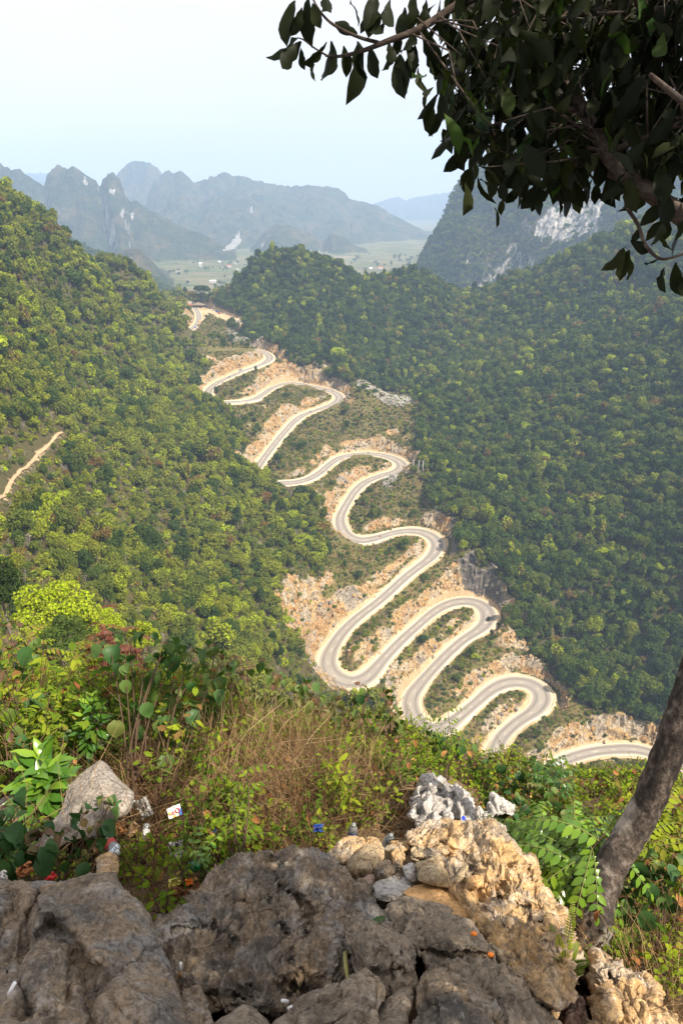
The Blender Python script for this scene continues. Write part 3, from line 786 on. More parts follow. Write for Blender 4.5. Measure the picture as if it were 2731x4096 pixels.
# the three hundred that show largest are trees of their own; the rest stand as one mass
pxx, pyy, dep = project(P)
shown = (pxx > 0) & (pxx < 2731) & (pyy < 2760) & visible(P, 4.0)
order = np.argsort(-(rad / dep * shown)); big = np.zeros(n, bool); big[order[:300]] = True
b0 = np.where(~big)[0]
scatter('forest', TREES, P[b0] - (0, 0, .3), rot[b0], scl[b0], kind[b0], tint[b0])
COLN = ['dark green', 'mid green', 'yellow green', 'brownish half dry']
SHAPEN = ['rounded', 'rounded', 'ragged', 'tall', 'broad', 'narrow', 'clumpy']
def place_words(a, b):
    if a > 1250: return 'on the right slope beyond the road' if b < 2400 else 'low on the right slope near the lowest bends'
    if b < 1500: return 'high on the left hillside, toward its crest'
    if a < 330 and b < 2150: return 'by the footpath on the left hillside'
    if b < 2000: return 'halfway up the left hillside'
    if (a - 230) ** 2 + (b - 2420) ** 2 < 330 ** 2: return 'around the lime green tree'
    if a > 850: return 'at the foot of the left slope, next to the road'
    return 'in brown scrub low on the left slope' if b < 2330 else 'just above the thicket, low on the left slope'
for j in np.where(big)[0]:
    tk = 0 if tint[j] < .27 else 1 if tint[j] < .5 else 2 if tint[j] < .83 else 3
    lb = '%s %s tree %s' % (SHAPEN[kind[j]], COLN[tk], place_words(pxx[j], pyy[j]))
    r_ = thing('tree', lb, 'tree', P[j] - (0, 0, .3), lb.replace(' tree ', ' trees '), rot[j]); r_.scale = scl[j]
    c_ = link('crown', FINE[kind[j] % 5], r_); c_['tint'] = float(tint[j])
    link('trunk', TRUNKS[kind[j]], r_)

# ---- scrub, dry grass and bare bushes
x, y = jitter(-330, 300, 30, 905, 1.9, rg)
bandp = in_band(x, y) | inpoly(x, y, ter) | inpoly(x, y, low)
left = (x < np.interp(y, ys, xl)) & (y < 900)
z = land_z(x, y); P = np.stack([x, y, z], 1); rdp = land_at(rd, x, y); rk_ = land_at(rockm, x, y); pdp = land_at(pd_, x, y)
fine = fbm(np.stack([x / 11, y / 11, 0 * x + 8], 1), 3)
keep = (bandp | (left & (rg.random(len(x)) < .7))) & in_frame(x, y, z, 40) & (rdp > 1.2) & ~inpoly(x, y, plz) & (pdp > 1.6) & (y > 62)
keep &= rg.random(len(x)) > np.clip(rk_ * 1.2, 0, 0.86)
keep &= visible(P, 2.0)
ix = np.where(keep)[0]; P, fine, bandp, left = P[ix], fine[ix], bandp[ix], left[ix]
u = rg.random(len(P)); n = len(P)
isgrass = np.where(bandp, u < 0.42, u < 0.10); isbare = ~isgrass & (u > np.where(bandp, .90, .70))
isshr = ~isgrass & ~isbare
sc_s = np.where(isshr, rg.uniform(.6, 1.7, n) * np.where(left, 1.35, 1), np.where(isgrass, rg.uniform(.9, 1.7, n), rg.uniform(.9, 2.0, n)))
hide = hides_road(P, sc_s * .8, sc_s * .8)
isgrass &= ~hide; isbare &= ~hide; isshr &= ~hide
rot = np.stack([rg.normal(size=n) * .1, rg.normal(size=n) * .1, rg.random(n) * 6.28], 1)
tn = np.clip(np.where(left, .5, .38) + 0.25 * fine + .14 * rg.normal(size=n), 0.05, 0.8); tn = np.where(rg.random(n) < .22, rg.uniform(.86, .95, n), tn)
for nm, m_, pr in (('scrub', isshr, SHRUB), ('dry_hillside_grass', isgrass, TUFT), ('bare_bushes', isbare, BARE)):
    k = np.where(m_)[0]
    scatter(nm, pr, P[k] - (0, 0, .1), rot[k], sc_s[k], rg.integers(0, len(pr), len(k)), tn[k] if nm != 'dry_hillside_grass' else rg.random(len(k)))

# ---- loose rock: broken faces in the cuts, rubble tips
def rock_mesh(name, seed, mat, n=26, sub=None):
    rg = np.random.default_rng(seed); bm = __import__('bmesh').new(); import bmesh
    for q in rg.normal(size=(n, 3)):
        q = q / np.linalg.norm(q) * rg.uniform(.75, 1.05); bm.verts.new(q * (1, .85, .8))
    bmesh.ops.convex_hull(bm, input=bm.verts)
    for v in [v for v in bm.verts if not v.link_faces]: bm.verts.remove(v)
    me = bpy.data.meshes.new(name); bm.to_mesh(me); bm.free(); me.materials.append(mat); return me
t = NT('cut_rock'); P_ = t.pos(); tn_ = t.attr('tint', 'INSTANCER')
k1 = t.noise(P_, 1.4, 5, 0.65)
kc = t.ramp(t.math('ADD', tn_, t.math('MULTIPLY', t.math('SUBTRACT', k1, 0.5), 0.5)), [(0.1, (0.20, 0.18, 0.155)), (0.35, (0.35, 0.285, 0.19)), (0.52, (0.40, 0.235, 0.075)), (0.8, (0.33, 0.15, 0.04))])
M_CUT = t.out(t.pbsdf(kc, 0.92, t.bump(k1, 0.5, 0.2), 0.15))
M_RUB = flat_mat('pale_rubble', (0.34, 0.325, 0.30), 0.92, 0.25, 0.7, 0.15, 0.2)
ROCKS = [rock_mesh('cutrock_%d' % k, 400 + k, M_CUT, 16) for k in range(5)]
RUBS = [rock_mesh('rubble_%d' % k, 410 + k, M_RUB, 12) for k in range(4)]
k = np.where((rockm > 0.45) & (rd > 0.6) & (rg.random(len(fx)) < 0.40))[0]
pk = V[k] + rg.normal(size=(len(k), 3)) * .6
m_ = in_frame(pk[:, 0], pk[:, 1], pk[:, 2], 20) & visible(pk, 2.0); k, pk = k[m_], pk[m_]
s_ = 0.35 + rg.random(len(k)) ** 2.2 * 1.35
tr_ = np.clip(np.where(pk[:, 1] > 520, .40, .33) + 0.46 * fbm(np.stack([pk[:, 0] / 18, pk[:, 1] / 18, pk[:, 2] / 12], 1), 2) * 1.6 + rg.normal(size=len(k)) * .08, 0, 1)
tr_ = np.where(gul_shade[k], 0.08, tr_)  # loose rock in the gully gets the same painted shade
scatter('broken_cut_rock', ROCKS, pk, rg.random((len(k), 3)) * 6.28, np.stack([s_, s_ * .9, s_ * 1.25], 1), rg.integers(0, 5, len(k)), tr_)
pts = []
def tip(poly, z, st, lift=0.0):
    Q = np.array([bpz(px, py, z)[:2] for px, py in poly]); a, b = jitter(Q[:, 0].min(), Q[:, 0].max(), Q[:, 1].min(), Q[:, 1].max(), st, rg)
    m = inpoly(a, b, Q); pts.append(np.stack([a[m], b[m], land_z(a[m], b[m]) + lift + .2 + 2.2 * np.maximum(0, .15 + fbm(np.stack([a[m] / 5, b[m] / 5, 0 * a[m]], 1), 2))], 1))
tip([(1425, 1568), (1500, 1572), (1580, 1570), (1650, 1590), (1655, 1612), (1560, 1610), (1440, 1600)], zt_, 0.75)
tip([(1440, 1604), (1655, 1612), (1610, 1634), (1480, 1624)], zt_ - 1, 0.85)
zz_ = road[road_at(1605, 1865), 2]
tip([(1520, 1925), (1580, 1905), (1600, 1925), (1570, 1950), (1530, 1950)], zz_ - 2, 0.9)
tip([(905, 1300), (990, 1285), (1000, 1300), (985, 1330), (930, 1330)], -131, 1.2)
pts = np.vstack(pts); s_ = .35 + .85 * rg.random(len(pts)) ** 2
scatter('pale_rubble_tips', RUBS, pts, rg.random((len(pts), 3)) * 6.28, s_, rg.integers(0, 4, len(pts)), rg.random(len(pts)))
# ------------------------------------------------------------------ the far country: valley floor, the cliff mountain and three ranges
FLOOR = -200.0
na, nr = 620, 330
aa = np.linspace(-0.66, 0.62, na)                            # X / Y
rr = 1000 * (9300 / 1000) ** (np.linspace(0, 1, nr) ** 1.15)
AA, YY = np.meshgrid(aa, rr); XX = AA * YY
Pf = np.stack([XX.ravel(), YY.ravel(), 0 * XX.ravel()], 1)
Zf = np.full(XX.size, FLOOR)
Af, Yf, Xf = AA.ravel(), YY.ravel(), XX.ravel()
warp = fbm(Pf / 700 + 2, 3)
def ridge(pts, width, back, shape=1.0, rough=0.12, seed=0.0, warpY=0.0, lam=260.0):
    """a range: crest through photograph points (px, py, t), falling to the plain over `width` metres in front"""
    global Zf
    Q = np.array([bp(*p) for p in pts]); a = Q[:, 0] / Q[:, 1]; o = np.argsort(a); a, Q = a[o], Q[o]
    yr = np.interp(Af, a, Q[:, 1]); zr = np.interp(Af, a, Q[:, 2], left=FLOOR - 60, right=FLOOR - 60)
    d = yr - Yf
    g = ridged(np.stack([Xf / lam, Yf / lam * .8, 0 * Xf + seed], 1), 4) - 0.62
    wv = width * (1 + 0.55 * fbm(np.stack([Xf / (lam * 2), 0 * Xf + seed, Yf / (lam * 3)], 1), 2))
    wv = wv * np.clip((zr - FLOOR) / max(Q[:, 2].max() - FLOOR, 1), .22, 1)
    q = np.where(d >= 0, d / wv, -d / back)
    prof = np.where(q < 1, (1 - np.clip(q, 0, 1)) ** shape, 0)
    hgt = (zr - FLOOR)
    z = FLOOR + hgt * prof + g * rough * hgt * np.clip(q * 5, 0, 1) * np.clip((1 - q) * 2, 0, 1) * 2
    z += hgt * .05 * (ridged(np.stack([Xf / 95, Yf / 75, 0 * Xf + seed + 5], 1), 3) - .62) * sstep(.02, .25, prof) * 2
    z += 6.0 * fbm(np.stack([Xf / 26, Yf / 26, 0 * Xf + seed], 1), 3) * sstep(0.0, .1, prof)
    Zf = np.maximum(Zf, np.where(prof > 0, z, FLOOR - 5))
# farthest to nearest
ridge([(-300, 700, 8200), (90, 690, 8000), (180, 692, 8000), (330, 760, 8000), (900, 850, 8000), (1440, 830, 8000), (1500, 812, 8000), (1540, 800, 8000), (1590, 784, 8000), (1625, 800, 8000), (1650, 792, 8000), (1720, 778, 8000), (1830, 760, 8000), (2100, 720, 8000), (2731, 760, 8000), (3200, 760, 8000)], 2400, 1500, 0.9, 0.10, 3.3, lam=900)
ridge([(300, 900, 4300), (440, 790, 4300), (465, 700, 4300), (490, 668, 4300), (520, 651, 4300), (570, 645, 4300), (620, 660, 4300), (648, 690, 4300), (670, 780, 4300), (800, 800, 4300)], 520, 400, 0.75, 0.12, 8.1)
ridge([(560, 900, 3800), (600, 760, 3800), (628, 712, 3800), (660, 684, 3800), (680, 684, 3800), (692, 696, 3800), (706, 686, 3800), (722, 681, 3800), (745, 698, 3800), (775, 726, 3800), (800, 728, 3800), (830, 715, 3800), (860, 695, 3850), (895, 681, 3900), (950, 693, 3900), (1040, 722, 3900), (1140, 741, 3900), (1240, 741, 3950), (1330, 744, 4000), (1375, 765, 4000), (1400, 792, 4000), (1450, 800, 4000), (1500, 820, 4000), (1560, 850, 4000), (1650, 900, 4000), (1760, 960, 4000), (1900, 1010, 4000)], 1250, 900, 1.15, 0.16, 5.7, lam=330)
ridge([(960, 1060, 2950), (1030, 960, 2950), (1060, 920, 2950), (1110, 890, 2950), (1160, 900, 2950), (1240, 930, 2950), (1290, 965, 2950), (1325, 935, 2900), (1370, 940, 2900), (1420, 985, 2900), (1480, 1010, 2900), (1560, 1020, 2900), (1640, 1040, 2900)], 380, 300, 1.0, 0.16, 9.9, lam=180)
ridge([(-700, 560, 2700), (-250, 590, 2700), (-60, 630, 2700), (60, 668, 2650), (120, 700, 2650), (176, 742, 2650), (184, 705, 2650), (205, 680, 2650), (234, 660, 2650), (252, 670, 2650), (272, 670, 2650), (294, 655, 2650), (316, 672, 2650), (350, 700, 2650), (382, 714, 2650), (397, 748, 2650), (402, 746, 2650), (416, 705, 2620), (430, 682, 2600), (446, 675, 2600), (458, 684, 2600), (480, 715, 2600), (505, 770, 2600), (520, 800, 2600), (545, 800, 2600), (600, 835, 2600), (700, 890, 2600), (800, 930, 2600), (900, 985, 2600), (960, 1040, 2600)], 900, 700, 1.25, 0.15, 1.7, lam=240)
# spurs in front of that range, left
ridge([(380, 1040, 1800), (500, 1000, 1800), (560, 992, 1800), (600, 1030, 1800), (640, 1080, 1800), (680, 1125, 1800)], 300, 400, 1.0, 0.12, 4.2, lam=120)
ridge([(-700, 700, 1500), (0, 850, 1500), (300, 960, 1500), (520, 1075, 1500), (620, 1130, 1500), (700, 1180, 1500)], 500, 500, 1.0, 0.12, 7.2, lam=150)
CL = Zf.copy()
# the cliff mountain on the right
ridge([(1560, 1160, 1550), (1620, 1120, 1550), (1668, 1088, 1550), (1700, 1000, 1560), (1745, 925, 1570), (1770, 880, 1580), (1800, 810, 1590), (1825, 755, 1600), (1850, 728, 1600), (1885, 690, 1600), (1930, 640, 1600), (2000, 590, 1600), (2100, 545, 1600), (2300, 520, 1600), (2500, 530, 1600), (2800, 560, 1600), (3200, 600, 1600)], 470, 700, 0.62, 0.10, 6.3, lam=120)
cliffm = (Zf > CL + 1)
bpx, bpy_, _ = project(np.stack([Xf, Yf, Zf], 1))
bpl = np.array([(2128, 955), (2150, 880), (2210, 815), (2290, 790), (2400, 770), (2440, 800), (2380, 850), (2420, 880), (2330, 930), (2250, 965)]); bpl2 = np.array([(2050, 1035), (2060, 990), (2085, 1000), (2090, 1050)])
FB = [[(885, 1005), (930, 965), (955, 925), (965, 960), (945, 995)], [(433, 775), (440, 755), (462, 752), (460, 775)], [(520, 860), (535, 845), (530, 880)], [(480, 850), (490, 830), (500, 850), (490, 880)], [(1000, 830), (1010, 815), (1020, 835), (1005, 850)], [(1040, 985), (1052, 965), (1060, 985)], [(1180, 1020), (1230, 1000), (1320, 1010), (1300, 1050), (1220, 1050)], [(330, 745), (340, 715), (350, 720), (352, 745)]]
farb = np.zeros(len(Xf), bool)
for q_ in FB: farb |= inpoly(bpx, bpy_, np.array(q_, float)) & (Yf > 1700)
bare = farb | cliffm & (Yf < 1640) & (inpoly(bpx, bpy_, bpl) | inpoly(bpx, bpy_, bpl2))
n_f = fbm(Pf / 60, 3)
flat = Zf < FLOOR + 2.0
Zf = np.where(flat, FLOOR + 1.2 * np.floor(np.clip(fbm(Pf / 420, 2), -1, 1) * 8) * .5 - 2, Zf)
# nearer part runs under the near hillside
Zf = np.where(Yf < 1190, np.minimum(Zf, np.interp(Yf, [1000, 1190], [-260, -185])), Zf)
near = np.where((Yf >= 1190) & (Yf < 1600), np.interp(Yf, [1190, 1600], [-172, FLOOR]) + 6 * n_f, -1e3)
Zf = np.maximum(Zf, near)
fV = np.stack([Xf, Yf, Zf], 1)
i, j = np.meshgrid(np.arange(na - 1), np.arange(nr - 1)); i, j = i.ravel(), j.ravel()
fQ = np.stack([j * na + i, j * na + i + 1, (j + 1) * na + i + 1, (j + 1) * na + i], 1)
me = mesh_np('far_hills', fV, fQ, smooth=False)
vattr(me, 'field', (flat & (Yf > 1550)).astype(float)); vattr(me, 'cliff', cliffm.astype(float)); vattr(me, 'bare', bare.astype(float))
t = NT('far_hills'); P = t.pos()
h1 = t.noise(P, 0.010, 4); h2 = t.noise(P, 0.085, 5, 0.65)
fc = t.ramp(h2, [(0.28, (0.014, 0.024, 0.014)), (0.45, (0.030, 0.046, 0.020)), (0.6, (0.052, 0.068, 0.026)), (0.75, (0.090, 0.085, 0.040))])
fc = t.mix(t.ramp(h1, [(0.42, 0.0), (0.66, 0.8)]), fc, (0.12, 0.09, 0.05))
fc = t.mix(t.ramp(t.noise(P, 0.028, 4), [(0.45, 0.0), (0.62, 0.75)]), fc, (0.018, 0.030, 0.014))
nz_ = t.n('SeparateXYZ', {0: t.n('NewGeometry').outputs['Normal']}).outputs[2]
st = t.noise(t.mapv(P, (0.03, 0.03, 0.006)), 1.0, 4, 0.6)
rockf = t.math('ADD', t.ramp(nz_, [(0.30, 1.0), (0.55, 0.0)]), t.math('MULTIPLY', t.math('SUBTRACT', st, 0.5), 1.7))
rockf = t.ramp(rockf, [(0.80, 0.0), (0.95, 0.9)])
rc = t.ramp(t.noise(t.mapv(P, (0.22, 0.22, 0.03)), 1.0, 4), [(0.35, (0.12, 0.11, 0.10)), (0.6, (0.42, 0.39, 0.35))])
fc = t.mix(rockf, fc, rc)
br = t.ramp(t.noise(t.mapv(P, (0.16, 0.16, 0.022)), 1.0, 5, 0.6), [(0.36, (0.10, 0.11, 0.10)), (0.48, (0.28, 0.27, 0.26)), (0.64, (0.50, 0.48, 0.46))])
fc = t.mix(t.ramp(t.math('ADD', t.attr('bare'), t.math('MULTIPLY', t.math('SUBTRACT', st, 0.5), 1.1)), [(0.45, 0.0), (0.6, 1.0)]), fc, br)
fv = t.n('TexVoronoi', {'Vector': t.mapv(P, (0.0045, 0.013, 0.0)), 'Scale': 1.0}, feature='F1').outputs['Color']
fl_ = t.ramp(fv, [(0.15, (0.11, 0.15, 0.05)), (0.4, (0.22, 0.185, 0.10)), (0.6, (0.15, 0.15, 0.07)), (0.85, (0.27, 0.22, 0.13))])
ws = t.n('TexWave', {'Vector': t.mapv(P, (0.1, 1.0, 0.0)), 'Scale': 0.018, 'Distortion': 9.0, 'Detail': 3.0, 'Detail Scale': 0.8}).outputs[0]
fl_ = t.mix(t.ramp(ws, [(0.45, 0.0), (0.62, 0.65)]), fl_, (0.09, 0.11, 0.04))
fc = t.mix(t.attr('field'), fc, fl_)
me.materials.append(t.out(t.pbsdf(fc, 0.95, t.bump(h2, 1.0, 14.0), 0.1)))
link('far_hills', me, None, kind='structure')
_fz = Zf.reshape(nr, na)
def far_z(x, y):
    a = np.clip(np.searchsorted(aa, x / y), 0, na - 1); r_ = np.clip(np.searchsorted(rr, y), 0, nr - 1); return _fz[r_, a]
# trees on the cliff mountain, on the near far slopes and over the valley floor
x = np.concatenate([rg.uniform(100, 1050, 26000), rg.uniform(-750, 160, 15000)]); y = np.concatenate([rg.uniform(1050, 1800, 26000), rg.uniform(1030, 1750, 15000)])
z = far_z(x, y); m_ = in_frame(x, y, z, 30); Q = np.stack([x, y, z], 1)
a_ = np.clip(np.searchsorted(aa, x / y), 0, na - 1); q_ = np.clip(np.searchsorted(rr, y), 0, nr - 1); m_ &= ~(bare.reshape(nr, na)[q_, a_] & (rg.random(len(x)) < .93))
m_ &= visible(Q, 8.0); x, y, z, Q = x[m_], y[m_], z[m_], Q[m_]
r_ = rg.uniform(2.6, 5.5, len(x)); f_ = fbm(Q / 60, 2)
scatter('far_forest', TREES[:7], Q - (0, 0, 1.5), np.stack([0 * x, 0 * x, rg.random(len(x)) * 6.28], 1), r_, rg.integers(0, 7, len(x)), np.clip(.26 + .2 * f_ + .12 * rg.normal(size=len(x)), .03, .82))
x, y = rg.uniform(-700, 900, 4000), rg.uniform(1600, 3000, 4000); f_ = fbm(np.stack([x / 90, y / 45, 0 * x], 1), 3); z = far_z(x, y)
m_ = (f_ > .24) & (z < FLOOR + 5) & in_frame(x, y, z, 0); Q = np.stack([x, y, z], 1)[m_]
scatter('valley_trees', TREES[:7], Q, np.stack([0 * Q[:, 0], 0 * Q[:, 0], rg.random(len(Q)) * 6.28], 1), rg.uniform(3, 7, len(Q)), rg.integers(0, 7, len(Q)), np.clip(.3 + .12 * rg.normal(size=len(Q)), .05, .6))

# ------------------------------------------------------------------ haze over the whole country
hb = MB(); hb.box((0, 4300, 60), (15000, 10300, 960))
t = NT('haze_air')
vol = t.n('VolumePrincipled', {'Color': (0.50, 0.695, 1.0), 'Density': 0.00018, 'Anisotropy': 0.0})
o_ = t.n('OutputMaterial'); t.t.links.new(vol.outputs[0], o_.inputs['Volume'])
hz = hb.obj('haze', t.m, None, kind='stuff'); hz.display_type = 'WIRE'
# ------------------------------------------------------------------ the ledge at the viewpoint: ground, boulders
lx = np.arange(-7.5, 7.6, 0.06); ly = np.arange(0.2, 11.0, 0.06)
LX, LY = np.meshgrid(lx, ly); X_, Y_ = LX.ravel(), LY.ravel()
def ledge_base(x, y):
    ye = 6.4 + 1.6 * sstep(0.5, -3.0, x) - 1.6 * sstep(0.8, 2.2, x)
    z = -1.3 - 0.67 * y - 0.15 * (1 - sstep(2.7, 3.5, y))
    z = np.where(y > ye, z - 0.35 * (y - ye) - 0.16 * (y - ye) ** 2, z)
    z -= 0.42 * sstep(0.45, 1.25, x) * sstep(1.2, 2.2, y)
    z -= 0.10 * np.maximum(0, x - 2.2) ** 2 + 0.04 * np.maximum(0, -x - 3) ** 2
    return z
def ledge_z(x, y):
    x = np.asarray(x, float); y = np.asarray(y, float)
    p = np.stack([x, y, 0 * x], -1).reshape(-1, 3)
    return (ledge_base(x, y).ravel() + 0.10 * fbm(p / 0.7, 3) + 0.035 * fbm(p / 0.16 + 4, 3)).reshape(x.shape)
LZ = ledge_z(X_, Y_)
nlx, nly = len(lx), len(ly)
i, j = np.meshgrid(np.arange(nlx - 1), np.arange(nly - 1)); i, j = i.ravel(), j.ravel()
me = mesh_np('ledge_ground', np.stack([X_, Y_, LZ], 1), np.stack([j * nlx + i, j * nlx + i + 1, (j + 1) * nlx + i + 1, (j + 1) * nlx + i], 1), smooth=True)
t = NT('ledge_soil'); P = t.pos()
n1 = t.noise(P, 4.0, 6, 0.65); n2 = t.noise(P, 28.0, 4, 0.7)
so = t.ramp(n1, [(0.28, (0.055, 0.038, 0.022)), (0.5, (0.125, 0.085, 0.048)), (0.7, (0.215, 0.150, 0.085))])
so = t.mix(t.ramp(n2, [(0.5, 0.0), (0.66, 0.7)]), so, (0.30, 0.20, 0.11))
me.materials.append(t.out(t.pbsdf(so, 0.95, t.bump(n2, 0.8, 0.03), 0.1)))
link('ledge_ground', me, None, kind='structure')

def rock_mat(name, stops, dark=(0.05, 0.045, 0.04), stain=0.5, pale=(0.45, 0.42, 0.37), palef=0.35, scale=1.0, streak=0.45, bump=0.7):
    t = NT(name); P = t.coord('Object')
    Ps = t.mapv(P, (1, streak, streak))
    a = t.noise(P, 3.2 * scale, 6, 0.62, 0.4); b = t.noise(Ps, 11 * scale, 6, 0.68, 0.3); c = t.noise(P, 60 * scale, 5, 0.72)
    d = t.noise(P, 190 * scale, 3, 0.6)
    col = t.ramp(a, stops)
    col = t.mix(t.ramp(b, [(0.50, 0.0), (0.68, stain)]), col, dark)
    col = t.mix(t.ramp(t.noise(t.mapv(P, (1, 1, 1), loc=(5, 3, 8)), 7 * scale, 6, 0.7), [(0.52, 0.0), (0.68, palef)]), col, pale)
    col = t.mix(t.math('MULTIPLY', t.ramp(c, [(0.38, 1.0), (0.52, 0.0)]), 0.62), col, dark)
    col = t.mix(t.ramp(d, [(0.56, 0.0), (0.72, 0.4)]), col, dark)
    col = t.mix(t.ramp(c, [(0.58, 0.0), (0.70, 0.6)]), col, pale)
    crk = t.n('TexVoronoi', {'Vector': t.n('VectorMath', {0: P, 1: t.n('VectorMath', {0: t.n('TexNoise', {'Vector': P, 'Scale': 5.0 * scale}).outputs['Color'], 1: (0.16, 0.16, 0.16)}, operation='MULTIPLY').outputs[0]}, operation='ADD').outputs[0], 'Scale': 5.5 * scale}, feature='DISTANCE_TO_EDGE').outputs[0]
    pit = t.n('TexVoronoi', {'Vector': P, 'Scale': 34.0 * scale}).outputs['Distance']
    h = t.math('ADD', t.math('MULTIPLY', b, 0.9), t.math('ADD', t.math('MULTIPLY', c, 0.75), t.math('ADD', t.math('MULTIPLY', d, 0.25), t.math('MULTIPLY', pit, 0.20))))
    h = t.math('SUBTRACT', h, t.math('MULTIPLY', t.ramp(crk, [(0.0, 1.0), (0.03, 0.0)]), 0.5))
    col = t.mix(t.math('MULTIPLY', t.ramp(crk, [(0.0, 1.0), (0.022, 0.0)]), t.ramp(a, [(0.45, 0.0), (0.6, 0.4)])), col, tuple(v * .4 for v in dark))
    return t.out(t.pbsdf(col, 0.88, t.bump(h, min(1.0, bump * 1.3), 0.012), 0.22))
MR = dict(
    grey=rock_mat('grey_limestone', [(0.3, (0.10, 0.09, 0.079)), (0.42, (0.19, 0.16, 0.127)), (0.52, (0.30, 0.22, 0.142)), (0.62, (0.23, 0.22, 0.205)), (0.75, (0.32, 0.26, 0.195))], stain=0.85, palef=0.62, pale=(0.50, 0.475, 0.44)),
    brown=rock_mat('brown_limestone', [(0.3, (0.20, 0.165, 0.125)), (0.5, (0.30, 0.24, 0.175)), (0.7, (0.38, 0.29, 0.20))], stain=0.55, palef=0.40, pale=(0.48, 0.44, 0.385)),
    tan=rock_mat('tan_limestone', [(0.3, (0.27, 0.23, 0.19)), (0.42, (0.43, 0.34, 0.235)), (0.52, (0.54, 0.34, 0.15)), (0.62, (0.48, 0.32, 0.165)), (0.74, (0.43, 0.375, 0.315))], dark=(0.085, 0.075, 0.065), stain=0.75, pale=(0.66, 0.60, 0.52), palef=0.6),  # orange stops put warm sunlight on the ridge into the colour
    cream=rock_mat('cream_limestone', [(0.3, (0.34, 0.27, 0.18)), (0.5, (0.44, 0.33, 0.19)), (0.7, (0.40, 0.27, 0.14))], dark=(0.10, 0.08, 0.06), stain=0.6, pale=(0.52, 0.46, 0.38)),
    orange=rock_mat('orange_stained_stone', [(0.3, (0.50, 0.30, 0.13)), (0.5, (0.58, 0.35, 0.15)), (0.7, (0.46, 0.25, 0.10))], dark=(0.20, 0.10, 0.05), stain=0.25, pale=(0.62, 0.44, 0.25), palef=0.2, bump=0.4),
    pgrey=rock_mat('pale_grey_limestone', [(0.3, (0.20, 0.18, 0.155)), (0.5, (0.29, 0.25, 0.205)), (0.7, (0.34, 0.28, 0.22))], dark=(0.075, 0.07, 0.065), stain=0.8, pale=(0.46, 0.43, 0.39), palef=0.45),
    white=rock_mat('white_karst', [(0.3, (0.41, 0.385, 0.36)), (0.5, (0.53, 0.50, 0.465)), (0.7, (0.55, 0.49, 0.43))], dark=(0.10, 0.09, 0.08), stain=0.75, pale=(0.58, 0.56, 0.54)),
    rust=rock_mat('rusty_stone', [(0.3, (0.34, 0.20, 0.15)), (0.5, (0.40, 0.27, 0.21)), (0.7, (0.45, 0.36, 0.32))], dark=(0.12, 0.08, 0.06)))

def seg_dist(x, y, pl):
    d = np.full(len(x), 1e9)
    for (x1, y1), (x2, y2) in zip(pl[:-1], pl[1:]):
        vx, vy = x2 - x1, y2 - y1; q = np.clip(((x - x1) * vx + (y - y1) * vy) / (vx * vx + vy * vy), 0, 1)
        d = np.minimum(d, np.hypot(x - x1 - q * vx, y - y1 - q * vy))
    return d

